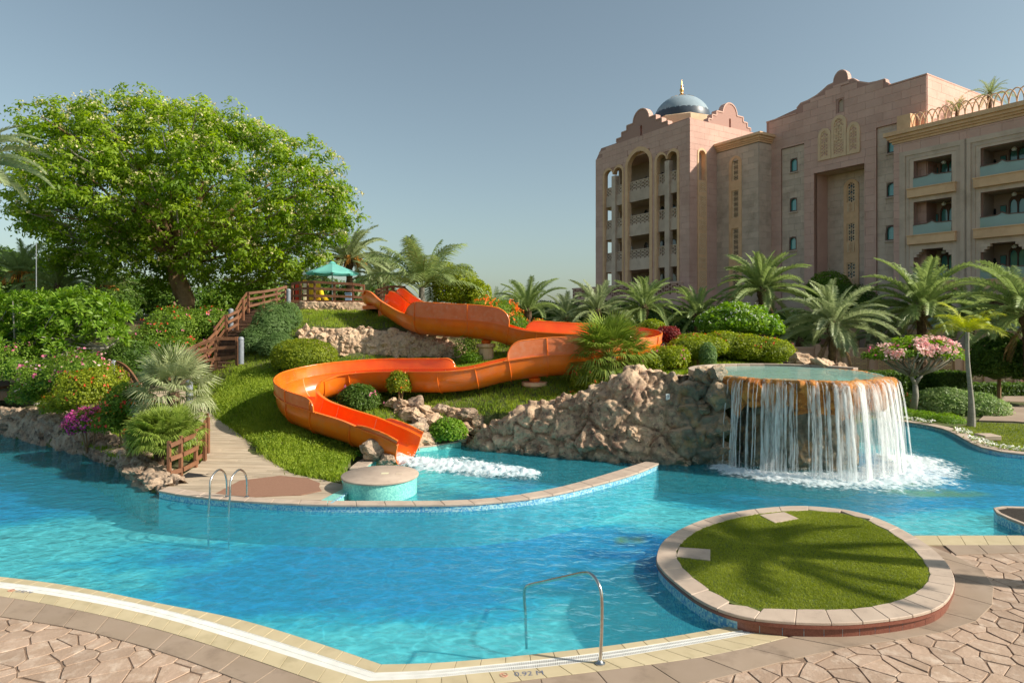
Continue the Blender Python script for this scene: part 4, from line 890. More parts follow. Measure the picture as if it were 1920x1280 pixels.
def stream(a, w, speed, m, zend=-.06, off=0):
    ns = 22; vs = []; tt = []; sw = rr.uniform(-.02, .02)
    d = V(math.sin(a), -math.cos(a), 0); sd = V(math.cos(a), math.sin(a), 0); z0 = 2.475; zl = z0 - zend
    for k in range(ns + 1):
        u = k / ns; z = z0 - zl * u ** 1.25; t = math.sqrt(max(0, 2 * (z0 - z) / 9.81)); r_ = UR + dl(a) - .12 + speed * t + off + .10 * min(1, k / 2)
        ww = w * (1 + .25 * math.sin(u * 7 + a * 30) + .35 * u); c = V(UC.x, UC.y, 0) + d * r_ + sd * (sw * math.sin(u * 9 + a * 50) + rr.uniform(-.006, .006)); fade = 1 - .25 * u
        for j in (-1, -.4, .4, 1):
            bulge = (1 - j * j) * .03; vs.append((c.x + sd.x * ww * j / 2 + d.x * bulge, c.y + sd.y * ww * j / 2 + d.y * bulge, z)); tt.append(((1 - j * j) * fade + .1) * min(1, .45 + u * 3))
    fs = [(k * 4 + j, k * 4 + j + 1, k * 4 + 5 + j, k * 4 + 4 + j) for k in range(ns) for j in range(3)]
    obj('water_stream', mesh('water_stream', vs, fs, True, tt), M[m], wf)
A_ = [(-58, .06), (-55, .09), (-52, .05), (-49.5, .10), (-47, .05), (-44, .07), (-40, .04), (-36, .12), (-33, .08), (-30, .13), (-27, .14), (-24, .12), (-21.5, .15), (-19, .06), (-13, .05), (-10, .10), (-7, .12), (-4, .1), (-1, .16), (2, .12), (5, .14)]
for a, w in A_:
    for q in range(1 if a < -20 else 2): stream(R(a + rr.uniform(-.9, .9)), w * rr.uniform(.6, 1.1) * (.6 if q else 1), rr.uniform(.25, .45) + max(0, (a + 30)) * .003, 'fall')
for a in [rr.uniform(5, 88) for _ in range(28)]: stream(R(a), rr.uniform(.05, .34), rr.uniform(.35, .62), 'fall')
for a in np.arange(4, 86, 5.5): stream(R(a), rr.uniform(.34, .6), rr.uniform(.35, .55), 'fallwide', off=-.03)
for _ in range(26): a = rr.uniform(-58, 84); stream(R(a), rr.uniform(.015, .04), rr.uniform(.3, .6), 'fall', off=.03)
for a in (-52, -33, -27, -9, 1): stream(R(a), rr.uniform(.22, .34), .35, 'fallwide', off=-.03)
for o_ in list(wf.children): pass
# foam on the pool where it lands
def foampatch(name, centre_line, halfw, m, par=None, h=.05, st=.045, z=-.03, seed=0, **k):
    xs = [p.x for p in centre_line]; ys = [p.y for p in centre_line]; w = max(halfw) * 1.5; X, Y, v, f = gridplane(min(xs) - w, max(xs) + w, min(ys) - w, max(ys) + w, st, z)
    P2 = np.array([(p.x, p.y) for p in centre_line]); D = np.full(X.shape, 9.); 
    for q, hw in zip(P2, halfw): D = np.minimum(D, np.sqrt((X - q[0]) ** 2 + (Y - q[1]) ** 2) / hw)
    q = np.stack([X * 2.2, Y * 2.2, X * 0 + seed], -1); a = np.clip(1.15 - D * .85 + .35 * fbm(q, 4), 0, 1.2)
    zz = z + h * np.clip(a, 0, 1) * (.4 + .9 * np.abs(fbm(np.stack([X * 7, Y * 7, X * 0 + seed], -1), 4))); v = np.stack([X, Y, zz], -1).reshape(-1, 3)
    keep = (a.ravel()[f] > .02).any(1); me = npmesh(name, v, f[keep], True, a.ravel()); me.materials.append(M[m]); return obj(name, me, None, par, **k)
arcp = [V(UC.x + (UR + .25 + .3 * max(0, math.sin(a))) * math.sin(a), UC.y - (UR + .25 + .3 * max(0, math.sin(a))) * math.cos(a), 0) for a in np.linspace(R(-58), R(80), 50)]
foampatch('waterfall_foam', arcp, list(np.interp(np.linspace(0, 1, 50), [0, .15, .45, .7, 1], [.4, .7, 1.0, 1.3, 1.1])), 'foam', kind='stuff', h=.14, seed=3, label='white foam churning where the waterfall hits the pool', cat='foam')
def spray(name, pts, m, **k):
    vs = []; fs = []
    for p, r_ in pts:
        b = len(vs); vs += [(p[0] + r_, p[1], p[2]), (p[0] - r_ * .5, p[1] + r_ * .8, p[2]), (p[0] - r_ * .5, p[1] - r_ * .8, p[2]), (p[0], p[1], p[2] + r_ * 1.2)]; fs += [(b, b + 1, b + 3), (b + 1, b + 2, b + 3), (b + 2, b, b + 3), (b, b + 2, b + 1)]
    return obj(name, mesh(name, vs, fs), m, **k)
M['drop'] = mat('water_drop', (.85, .9, .92), rough=.15, trans=.4)
pts = []
for _ in range(9000):
    a = R(rr.uniform(-60, 84)); p = V(UC.x, UC.y, 0) + V(math.sin(a), -math.cos(a), 0) * (UR + .3 + .3 * max(0, math.sin(a)) + rr.gauss(0, .22)); pts.append(((p.x, p.y, -.04 + abs(rr.gauss(0, .15))), rr.uniform(.003, .007)))
spray('waterfall_spray', pts, M['drop'], kind='stuff', label='fine spray of drops above the waterfall foam', cat='spray')

# ---------------------------------------------------------------- the slide
slide = thing('water_slide', 'long winding orange fibreglass water slide running down the hill', 'water slide', tuple(SL[-1]))
NS = len(SLC); W_, D_ = .60, .72
tan_ = [(SLC[min(i + 1, NS - 1)] - SLC[max(i - 1, 0)]).normalized() for i in range(NS)]
rgt = [V(t.y, -t.x, 0).normalized() for t in tan_]; upv = [r_.cross(t).normalized() for r_, t in zip(rgt, tan_)]
def gsh(c, pts):
    xs, ys = zip(*pts); return float(np.interp(c, xs, ys))
def endround(c, a, b, e=.42):
    if c <= a or c >= b: return 0
    def s(t): t = min(1, max(0, t)); return math.sqrt(max(0, 1 - (1 - t) ** 2))
    return s((c - a) / e) * s((b - c) / e)
def guard(c, side):
    g = 0
    if side > 0:
        g = max(g, .62 * endround(c, 2.85, 5.5), .36 * endround(c, 16.6, 23.9, .4), .12 * endround(c, 25.4, 27.6, .6))
    else:
        g = max(g, .38 * endround(c, .9, 3.3, .7), gsh(c, [(5, .42), (8, .42), (9, .3), (11, .3), (12, .58), (16, .58)]) * endround(c, 5.85, 14.9, .45), .12 * endround(c, 25.4, 27.6, .6))
    return g
def dep(c): return D_ * (.75 if c < .4 else 1) * (1 - .10 * max(0, c - 26.3))
NT = 13
def ring(i, off=0.0, lift=0.0):
    c = i / 8; out = []
    for k in range(NT):
        th = -PI / 2 + PI * k / (NT - 1); x = (W_ + off) * math.sin(th); z = -(off + lift) + (dep(c) + off) * (1 - max(0, math.cos(th)) ** .75) if False else dep(c) * (1 - math.cos(th) ** .8) - off * math.cos(th)
        x = (W_ + off) * (abs(math.sin(th)) ** .8) * (1 if th > 0 else -1)
        out.append(SLC[i] + rgt[i] * x + upv[i] * (z + .03))
    return out
def section(i0, i1):
    inn = [ring(i) for i in range(i0, i1 + 1)]; ou = [ring(i, .035) for i in range(i0, i1 + 1)]; n = len(inn)
    vs = [v for r_ in inn for v in r_] + [v for r_ in ou for v in r_]; B0 = n * NT; fi = []; fo = []; fe = []
    for a in range(n - 1):
        for k in range(NT - 1):
            p = a * NT + k; fi.append((p, p + 1, p + NT + 1, p + NT)); q = B0 + p; fo.append((q, q + NT, q + NT + 1, q + 1))
        for k in (0, NT - 1): p = a * NT + k; fe.append((p, p + NT, B0 + p + NT, B0 + p))
    for a in (0, n - 1):
        for k in range(NT - 1): p = a * NT + k; fe.append((p, p + 1, B0 + p + 1, B0 + p))
    me = mesh('chute_section', vs, fi + fo + fe); me.materials.append(M['orange_in']); me.materials.append(M['orange'])
    me.polygons.foreach_set('material_index', [0] * len(fi) + [1] * (len(fo) + len(fe))); shade_auto(me, 50)
    bm = bmesh.new(); bm.from_mesh(me); bmesh.ops.recalc_face_normals(bm, faces=bm.faces); bm.to_mesh(me); bm.free()
    return obj('chute_section', me, None, slide)
cuts = [0, 14, 25, 36, 44, 50, 58, 67, 76, 84, 92, 100, 110, 119, 127, 136, 146, 156, 165, 174, 183, 190, 201, NS - 1]
for a, b in zip(cuts, cuts[1:]): section(a, b)
for c in cuts[1:-1]:
    r_ = ring(c, .05); b = MB(); b.tube(r_, .022, 6); me = b.mesh('flange'); shade_auto(me, 60); obj('flange', me, M['orange'], slide)
    r2_ = ring(c, -.006); b = MB(); w = tan_[c] * .012
    vs = [p - w for p in r2_] + [p + w for p in r2_]; obj('seam', mesh('seam', vs, [(k, k + 1, NT + k + 1, NT + k) for k in range(NT - 1)]), M['seam'], slide)
# rims along both edges and raised guard walls
for side in (-1, 1):
    for a, b in zip(cuts, cuts[1:]):
        pts = [SLC[i] + rgt[i] * side * (W_ + .035) + upv[i] * (dep(i / 8) + .03) for i in range(a, b + 1)]
        m = MB()
        for p, q, i in zip(pts, pts[1:], range(a, b)): m.beam(p, q + (q - p) * .02, .10, .035, upv[i])
        obj('rim', m.mesh('rim'), M['orange'], slide)
    i = 0
    while i < NS:
        if guard(i / 8, side) > 0 or (i + 1 < NS and guard((i + 1) / 8, side) > 0):
            fi = []; sub = 4; rows = []; i0 = i
            while i < NS - 1 and (guard(i / 8, side) > 0 or guard((i + 1) / 8, side) > 0): i += 1
            for q in range(i0 * sub, i * sub + 1):
                j = q // sub; u = (q % sub) / sub; j2 = min(j + 1, NS - 1); g = guard(q / sub / 8, side); c_ = SLC[j].lerp(SLC[j2], u); r_ = rgt[j].lerp(rgt[j2], u); U = upv[j].lerp(upv[j2], u); d0 = dep(q / sub / 8)
                rows.append([c_ + r_ * side * (W_ + .015 + .05 * math.sin(PI * .5 * k / 5) + o_) + U * (d0 + .04 + g * k / 5) for o_ in (0, .035) for k in range(6)])
            vs = [v for r_ in rows for v in r_]; fs = []; n = len(rows); mi = []
            for a in range(n - 1):
                for k in range(5): fs.append((a * 12 + k, a * 12 + k + 1, a * 12 + 13 + k, a * 12 + 12 + k)); mi.append(0)
                for k in range(6, 11): fs.append((a * 12 + k, a * 12 + 12 + k, a * 12 + 13 + k, a * 12 + k + 1)); mi.append(1)
                fs.append((a * 12 + 5, a * 12 + 11, a * 12 + 23, a * 12 + 17)); mi.append(1)
            me = mesh('guard_wall', vs, fs); me.materials.append(M['orange_in']); me.materials.append(M['orange_faded']); me.polygons.foreach_set('material_index', mi); shade_auto(me, 50); obj('guard_wall', me, None, slide)
            m = MB(); m.tube([(r_[5] + r_[11]) / 2 for r_ in rows], .026, 6); me = m.mesh('guard_rim'); shade_auto(me, 60); obj('guard_rim', me, M['orange'], slide)
            for c in cuts[1:-1]:
                if i0 + 1 < c < i - 1: r_ = rows[(c - i0) * sub]; m = MB(); m.tube([p + (p - r_[0]) * 0 + rgt[c] * side * .015 for p in r_[6:12]], .02, 6); obj('guard_rib', m.mesh('rib'), M['orange'], slide)
        i += 1
b = MB(); c0_ = SLC[2]; b.box(c0_ + V(-.1, .1, -.05), (.7, 1.5, .16)); b.box(c0_ + V(.35, .1, -.35), (.16, 1.3, .5)); obj('start_box', b.mesh('b'), M['orange'], slide)
# pillars that carry it
def pillar(px, Y, ztop, zbot, r_, lbl):
    x = (px - CX) / FP * Y; t = thing('slide_pillar', lbl, 'pillar', (x, Y, zbot), 'stone pillars under the slide'); h = ztop - zbot
    b = MB(); b.lathe((x, Y, 0), [(r_, zbot), (r_, ztop - .17)], 10); obj('shaft', b.mesh('s'), M['cream'], t)
    if h > .6: b = MB(); b.lathe((x, Y, 0), [(r_ + .012, zbot + h * .45), (r_ + .012, zbot + h * .45 + .03)], 10); obj('joint_band', b.mesh('s'), M['palecream'], t)
    b = MB(); b.lathe((x, Y, 0), [(r_ + .02, ztop - .17), (r_ + .09, ztop - .12), (r_ + .09, ztop)], 10); obj('capital', b.mesh('s'), M['cream'], t)
i1 = 40 + 0; pA = SLC[39]; pillar(CX + pA.x / pA.y * FP, pA.y, pA.z - .16, pA.z - 1.15, .30, 'tall tan stone pillar holding the upper run of the slide')
pB = SLC[113]; pillar(CX + pB.x / pB.y * FP, pB.y, pB.z - .16, pB.z - .62, .36, 'short squat stone pillar under the middle run of the slide')
for p in (pA, pB): b = MB(); b.lathe((p.x, p.y, 0), [(.16, p.z - .18), (.22, p.z - .04), (.10, p.z + .02)], 12); obj('saddle', b.mesh('s'), M['orange'], slide)
# water inside the last metres and its splash
sh = []; 
for i in range(186, NS):
    r_ = ring(i, -.02 - .04 * (i - 186) / 30); sh.append(r_[4:9])
vs = [v for r_ in sh for v in r_]; fs = [(a * 5 + k, a * 5 + k + 1, a * 5 + 6 + k, a * 5 + 5 + k) for a in range(len(sh) - 1) for k in range(4)]
tt = [min(1, a / len(sh) * 1.0) * (.75 if k in (0, 4) else 1) for a in range(len(sh)) for k in range(5)]
obj('slide_water', mesh('slide_water', vs, fs, True, tt), M['foam'], None, label='thin foaming water running off the end of the orange slide', cat='water')
spl = [G(x, y, -.05) for x, y in [(768, 868), (795, 872), (825, 876), (860, 878), (890, 881), (920, 884), (955, 889), (990, 892)]]; spl = resample(spl, 30)
foampatch('splash_foam', spl, list(np.interp(np.linspace(0, 1, 30), [0, .3, .6, 1], [.55, 1.0, .9, .45])), 'foam', kind='stuff', h=.20, seed=8, label='trail of white foam shooting from the slide mouth across the plunge pool', cat='foam')
pts = []
for _ in range(2600):
    u = rr.random() ** 1.3; p = spl[int(u * 29)]; pts.append(((p.x + rr.gauss(0, .26), p.y + rr.gauss(0, .22), -.02 + abs(rr.gauss(0, .11 * (1 - u)))), rr.uniform(.005, .014)))
spray('splash_drops', pts, M['drop'], kind='stuff', label='drops thrown up over the slide foam', cat='spray')
# ---------------------------------------------------------------- stairs, fences, terrace
def fence(lbl, posts, rails=(.95, .62, .25), pw=.10, rh=.12, cat='fence', group=None, name='wooden_fence'):
    pb = [P(a, c, Y) for a, b, c, Y in posts]; ptp = [P(a, b, Y) for a, b, c, Y in posts]; t = thing(name, lbl, cat, tuple(pb[len(pb) // 2]), group)
    for a, b in zip(pb, ptp):
        m = MB(); m.box((a + b) / 2 - V(0, 0, .04), (pw, pw, (b.z - a.z) + .12)); me = bevel(m.mesh('post'), .008); obj('post', me, M['wood_red'], t)
    for i in range(len(pb) - 1):
        for f in rails:
            a = pb[i].lerp(ptp[i], f); b = pb[i + 1].lerp(ptp[i + 1], f); d = (b - a); d.z = 0; d = V(-d.y, d.x, 0).normalized(); d = d if d.y < 0 else -d
            m = MB(); m.beam(a + d * (pw / 2 + .022), b + d * (pw / 2 + .022), .04, rh); obj('rail', m.mesh('rail'), M['wood_red'], t)
    return t
fence('long brown railing climbing the left side of the stairs to the terrace', [(297, 677, 708, 25.5), (324, 665, 698, 25.6), (354, 652, 687, 25.9), (386, 637, 675, 26.3), (404, 619, 657, 27), (424, 591, 628, 28.4), (445, 581, 615, 29), (456, 561, 597, 30), (466, 548, 583, 30.8), (494, 545, 575, 31.2), (518, 541, 568, 31.6), (536, 536, 563, 32)])
fence('short brown railing turning across the foot of the stairs', [(318, 674, 708, 24.8), (341, 662, 698, 25), (369, 646, 688, 25.2), (405, 632, 686, 25.4), (444, 632, 680, 25.4)])
fence('brown terrace railing in front of the turquoise umbrella', [(548, 531, 563, 31.7), (563, 528, 563, 31.5), (577, 527, 563, 31.4), (590, 527, 564, 31.3), (627, 529, 564, 31.3), (662, 531, 565, 31.3), (682, 534, 566, 31.4)])
fence('far brown railing behind the top of the slide', [(706, 543, 562, 33), (726, 537, 562, 33.2), (737, 536, 562, 33.2), (758, 537, 563, 33.2), (778, 556, 566, 33)], pw=.13)
fence('curved brown railing beside the fan palm where the boardwalk meets the pool', [(317, 828, 894, 15.9), (339, 818, 888, 16.15), (367, 806, 873, 16.8), (384, 794, 861, 17.3), (390, 783, 848, 17.9), (388, 776, 834, 18.6)], pw=.085, rh=.11, rails=(.9, .52, .12))
# stairs
st = thing('timber_stairs', 'weathered dark timber stairs climbing to the slide terrace', 'stairs', tuple(P(420, 690, 26.2)))
nst = 17
for i in range(nst):
    u = i / (nst - 1); Y = 26.3 + (31.1 - 26.3) * u; z = 2.06 + (4.50 - 2.06) * u; py = CY + (CAMZ - z) * FP / Y
    xl = np.interp(py, [579, 600, 640, 690], [466, 440, 411, 394]); xr = xl + np.interp(py, [579, 690], [44, 54])
    a = P(xl, py, Y); b_ = P(xr, py, Y); c = (a + b_) / 2; w = (b_ - a).length
    m = MB(); m.box(V(c.x, Y + .15, z), (w, .30, .045)); obj('tread', bevel(m.mesh('tread'), .006), M['wood_dark'], st)
    m = MB(); m.box(V(c.x, Y + .02, z - .085), (w - .04, .025, .12)); obj('riser', m.mesh('riser'), M['wood_dark'], st)
for s in (0, 1):
    m = MB()
    pts = []
    for i in range(nst):
        u = i / (nst - 1); Y = 26.3 + 4.8 * u; z = 2.06 + 2.44 * u; py = CY + (CAMZ - z) * FP / Y; xl = np.interp(py, [579, 600, 640, 690], [466, 440, 411, 394]) + (np.interp(py, [579, 690], [44, 54]) if s else 0); pts.append(P(xl, py, Y) - V(0, 0, .12))
    for p, q in zip(pts, pts[1:]): m.beam(p, q, .05, .26)
    obj('stringer', m.mesh('stringer'), M['wood_red'], st)
# terrace
tp = [P(545, 566, 31.5), P(684, 567, 31.3), P(700, 567, 33), P(770, 566, 34), P(770, 566, 37), P(470, 566, 37), P(460, 580, 31.2), P(520, 571, 31.6)]
m = MB(); m.prism([(p.x, p.y) for p in tp], 4.70, 4.86); m.build('terrace', M['wood_dark'], kind='structure')
e = [P(545, 565, 31.45), P(684, 566, 31.25)]; m = MB(); m.beam(e[0], e[1], .05, .14); obj('edge_board', m.mesh('edge'), M['wood_red'], bpy.data.objects['terrace'])
# bollard lamps
def bollard(px, y0, y1, Y, lbl):
    b = P(px, y1, Y); t_ = P(px, y0, Y); h = t_.z - b.z; t = thing('bollard_lamp', lbl, 'bollard lamp', tuple(b), 'grey bollard lamps')
    m = MB(); m.lathe(b, [(.105, 0), (.105, h - .12)], 20); me = m.mesh('c'); shade_auto(me); obj('column', me, M['lamp_grey'], t)
    m = MB(); m.lathe(b + V(0, 0, h - .12), [(.112, 0), (.112, .03), (.10, .075), (.06, .11), (.01, .12)], 20); me = m.mesh('c'); shade_auto(me, 50); obj('domed_cap', me, M['lamp_grey'], t)
bollard(452, 631, 682, 25.2, 'grey bollard lamp at the foot of the stairs'); bollard(541, 541, 568, 31.2, 'grey bollard lamp at the left corner of the terrace railing'); bollard(433, 578, 618, 28.9, 'slim grey bollard lamp behind the stair railing')
bollard(213, 675, 724, 22.5, 'grey bollard lamp beside the lattice railing on the left'); bollard(355, 712, 756, 20.5, 'grey bollard lamp half hidden behind the silvery fan palm')
# lattice railing of the footbridge
lt = thing('lattice_railing', 'small brown lattice railing panel beside the pink-flowered shrub', 'railing', tuple(P(240, 728, 22)))
A0, A1 = P(219, 730, 22.2), P(263, 738, 21.4); T0, T1 = P(219, 678, 22.2), P(263, 724, 21.4); top = lambda u: T0.lerp(T1, u) + V(0, 0, .16 * math.sin(PI * u))
m = MB(); tps = [top(u) for u in np.linspace(0, 1, 9)]
for p, q in zip(tps, tps[1:]): m.beam(p, q, .06, .08)
obj('top_rail', m.mesh('r'), M['wood_red'], lt)
for p, q in ((A0, T0), (A1, T1)): m = MB(); m.beam(p, q, .08, .08, V(1, 0, 0)); obj('post', m.mesh('p'), M['wood_red'], lt)
for d in (-1, 1):
    for k in range(9):
        u0 = (k - 3) / 6; pts = []
        for v_ in np.linspace(0, 1, 12):
            u = u0 + d * (v_ - .5) * .55 + (.25)
            if 0 <= u <= 1: pts.append(A0.lerp(A1, u).lerp(top(u), v_) + V(0, -.02 * d, 0))
        if len(pts) > 1: m = MB(); m.beam(pts[0], pts[-1], .02, .05, V(1, 0, 0)); obj('lattice_slat', m.mesh('s'), M['wood_red'], lt)
# footbridge side at the far left
fb = thing('footbridge', 'dark brown footbridge edge at the left margin under the shrubs', 'footbridge', tuple(P(20, 740, 23.6)))
m = MB(); m.beam(P(-260, 736, 24.5), P(42, 742, 23.6), .12, .32); obj('side_beam', m.mesh('b'), M['wood_red'], fb)
m = MB(); m.beam(P(-260, 716, 26), P(42, 722, 25), 2.0, .10); obj('deck', m.mesh('b'), M['wood_dark'], fb)
for k in range(5): m = MB(); m.beam(P(-180 + k * 55, 740, 24.2), P(-180 + k * 55, 690, 24.2), .1, .1, V(1, 0, 0)); obj('post', m.mesh('b'), M['wood_red'], fb)
# umbrella
uc = P(623, 512, 33); um = thing('umbrella', 'open turquoise parasol standing on the slide terrace', 'umbrella', (uc.x, uc.y, 4.86), None)
m = MB(); m.tube([(uc.x, uc.y, 4.86), (uc.x, uc.y, uc.z + .55)], .028, 10); obj('pole', m.mesh('p'), M['lamp_grey'], um)
Rr = 1.32; tpz = uc.z + .56
rimp = [V(uc.x + Rr * math.cos(2 * PI * (k + .35) / 8), uc.y + Rr * math.sin(2 * PI * (k + .35) / 8), uc.z + .02) for k in range(8)]; ap = V(uc.x, uc.y, tpz)
for k in range(8):
    a, b_ = rimp[k], rimp[(k + 1) % 8]; vs = []; n = 7
    for i in range(n + 1):
        for j in range(i + 1):
            u = i / n; v_ = j / i if i else 0; p = ap.lerp(a, u).lerp(ap.lerp(b_, u), v_) if i else ap; sag = .04 * math.sin(PI * v_) * u + .015 * math.sin(PI * u); vs.append(p - V(0, 0, sag))
    fs = []
    for i in range(n):
        r0 = i * (i + 1) // 2; r1_ = (i + 1) * (i + 2) // 2
        for j in range(i + 1):
            fs.append((r0 + j, r1_ + j, r1_ + j + 1))
            if j < i: fs.append((r0 + j, r1_ + j + 1, r0 + j + 1))
    lo = vs[-(n + 1):]; b0 = len(vs); vs += [p - V(0, 0, .07) for p in lo]; base = b0 - (n + 1)
    fs += [(base + j, b0 + j, b0 + j + 1, base + j + 1) for j in range(n)]
    obj('canopy_panel', mesh('canopy_panel', vs, fs, True), M['umbrella'], um)
    m = MB(); m.tube([ap - V(0, 0, .10), ap.lerp(a, .5) - V(0, 0, .12), a - V(0, 0, .03)], .012, 5); obj('rib', m.mesh('rib'), M['bronze'], um)
    m = MB(); m.tube([V(uc.x, uc.y, uc.z + .0), ap.lerp(a, .55) - V(0, 0, .12)], .010, 5); obj('strut', m.mesh('strut'), M['bronze'], um)
m = MB(); m.lathe(ap, [(.20, -.06), (.10, .02), (.02, .05)], 12); obj('top_cap', m.mesh('c'), M['umbrella'], um)
# play frame behind the railing
pf = thing('play_frame', 'yellow and red plastic play frame behind the terrace railing', 'play frame', tuple(P(580, 565, 33)))
def pbox(nm, x0, y0, x1, y1, Y, th, m_, par): a = P(x0, y1, Y); b = P(x1, y0, Y); q = MB(); q.box((a + b) / 2, (abs(b.x - a.x), th, abs(b.z - a.z))); return obj(nm, bevel(q.mesh(nm), .02, 2), M[m_], par)
pbox('yellow_panel', 579, 532, 601, 563, 32.6, .12, 'yellow', pf); pbox('red_post', 554, 530, 559, 563, 32.4, .12, 'redpl', pf); pbox('orange_panel', 559, 534, 566, 562, 32.6, .08, 'orange', pf)
pbox('cream_post', 569, 529, 575, 564, 32.2, .16, 'creampl', pf); pbox('yellow_cap', 568, 525, 576, 529, 32.2, .18, 'yellow', pf); pbox('red_panel', 541, 545, 551, 563, 32.4, .1, 'redpl', pf)
q = MB(); q.tube([P(601, 542, 32.6), P(604, 556, 32.2), P(612, 563, 31.9)], .12, 10); obj('small_slide', q.mesh('t'), M['yellow'], pf)
sb = thing('storage_crate', 'pale blue plastic crate behind the terrace railing', 'crate', tuple(P(653, 565, 32.5))); pbox('body', 648, 551, 660, 565, 32.5, .3, 'bluepl', sb); pbox('lid', 647, 549, 661, 551, 32.5, .34, 'bluepl', sb)
wb_ = thing('junction_box', 'small white electrical box on the ground behind the slide top', 'box', tuple(P(784, 569, 30))); pbox('body', 779, 559, 788, 570, 30, .15, 'white', wb_); pbox('door', 780, 560, 787, 569, 29.9, .02, 'white', wb_)
sgp = thing('sign_post', 'thin grey pole standing among the left garden trees', 'pole', tuple(P(68, 640, 31))); q = MB(); q.tube([P(68, 640, 31), P(68, 455, 31)], .022, 6); obj('shaft', q.mesh('p'), M['lamp_grey'], sgp)
# ---------------------------------------------------------------- steel pool fittings
hr = thing('handrail', 'bent stainless steel handrail standing at the shallow steps in the foreground', 'handrail', tuple(G(1125, 1243, 0)))
hp = [G(1125, 1243, 0), P(1128, 1180, 7.59), P(1128, 1120, 7.62), P(1122, 1094, 7.68), P(1109, 1077, 7.8), P(1094, 1074, 7.95), P(1060, 1081, 8.3), P(1020, 1090, 8.7), P(994, 1096, 8.95), P(984, 1104, 9.02), P(983, 1125, 9.05), P(985, 1150, 9.05), P(987, 1215, 9.05)]
m = MB(); m.tube(spline(hp, 6), .021, 12); me = m.mesh('tube'); shade_auto(me, 60); obj('tube', me, M['steel'], hr)
m = MB(); m.lathe(G(1125, 1243, 0), [(.062, .001), (.062, .012), (.03, .03), (.024, .045)], 20); me = m.mesh('f'); shade_auto(me, 40); obj('base_flange', me, M['steel'], hr)
ld = thing('pool_ladder', 'stainless steel pool ladder hooked over the boardwalk edge', 'ladder', tuple(G(428, 935, .12)))
for fx, rx_ in ((391, 425), (429, 463)):
    f0 = G(fx, 962, -.05); r0 = G(rx_, 931, .12); zt_ = .78; mid = f0.lerp(r0, .5)
    pts = [V(f0.x, f0.y, -1.0), V(f0.x, f0.y, -.05), V(f0.x + .02, f0.y + .02, .35), f0.lerp(r0, .10) + V(0, 0, .62 - f0.lerp(r0, .1).z), f0.lerp(r0, .35) + V(0, 0, zt_ - .02 - f0.lerp(r0, .35).z), f0.lerp(r0, .62) + V(0, 0, zt_ - f0.lerp(r0, .62).z), f0.lerp(r0, .88) + V(0, 0, .66 - f0.lerp(r0, .88).z), V(r0.x, r0.y, .45), V(r0.x, r0.y, .12)]
    m = MB(); m.tube(spline(pts, 6), .021, 10); me = m.mesh('rail'); shade_auto(me, 60); obj('side_rail', me, M['steel'], ld)
    m = MB(); m.lathe(r0, [(.05, .0), (.05, .012), (.026, .03)], 16); obj('foot_flange', m.mesh('f'), M['steel'], ld)
for z in (-.12, -.36, -.60, -.84): a = G(391, 962, -.05); b_ = G(429, 962, -.05); m = MB(); m.beam(V(a.x, a.y, z), V(b_.x, b_.y, z), .07, .02); obj('rung', m.mesh('rung'), M['steel'], ld)
# ---------------------------------------------------------------- leaves
def rot_frames(nrm, spin):
    """orthonormal frames with z = nrm"""
    n = nrm / (np.linalg.norm(nrm, axis=1, keepdims=True) + 1e-9); a = np.cross(n, np.array([.3, .2, .93])); a /= np.linalg.norm(a, axis=1, keepdims=True) + 1e-9; b = np.cross(n, a)
    c, s = np.cos(spin)[:, None], np.sin(spin)[:, None]; return a * c + b * s, -a * s + b * c, n
def leafquads(cen, nrm, L_, W_, tint, bend=.25):
    """rhombic folded leaves: 4 verts, 2 tris each"""
    n = len(cen); u, w, nn = rot_frames(nrm, rng.uniform(0, 6.28, n)); L_ = (L_ * rng.uniform(.7, 1.3, n))[:, None]; W_ = (W_ * rng.uniform(.75, 1.25, n))[:, None]
    v = np.stack([cen - u * L_ * .5, cen + w * W_ * .5 + nn * L_ * bend * .3, cen + u * L_ * .5 - nn * L_ * bend * .3, cen - w * W_ * .5 + nn * L_ * bend * .3], 1)
    t = np.repeat(tint, 4); return v.reshape(-1, 3), t
def qfaces(n): i = np.arange(n * 4).reshape(-1, 4); return i
def ellip_pts(n, c, r, lump=.28, lf=1.6, low=.0, hollow=.55, flat_bottom=True, seed=0):
    """points in the outer shell of a lumpy ellipsoid; returns pts, outward normals, height fraction"""
    d = rng.normal(size=(int(n * 1.5), 3)); d /= np.linalg.norm(d, axis=1, keepdims=True)
    if flat_bottom: d = d[d[:, 2] > -.55 + low]
    d = d[:n]; rr_ = hollow + (1 - hollow) * rng.random(len(d)) ** .45 + np.where(rng.random(len(d)) < .07, rng.random(len(d)) * .13, 0); r = np.array(r); c = np.array(c)
    lum = 1 + lump * fbm(d * lf + c * .37 + seed, 3); p = d * r * (rr_ * lum)[:, None]
    nn = d / r; nn /= np.linalg.norm(nn, axis=1, keepdims=True); return c + p, nn, rr_
def core_mesh(c, r, lump, lf, seed, k=.62, sub=3):
    bm = bmesh.new(); bmesh.ops.create_icosphere(bm, subdivisions=sub, radius=1); d = np.array([v.co[:] for v in bm.verts]); f = np.array([[v.index for v in fa.verts] for fa in bm.faces]); bm.free()
    lum = 1 + lump * fbm(d * lf + np.array(c) * .37 + seed, 3); v = np.array(c) + d * np.array(r) * (lum * k)[:, None]; return v, f
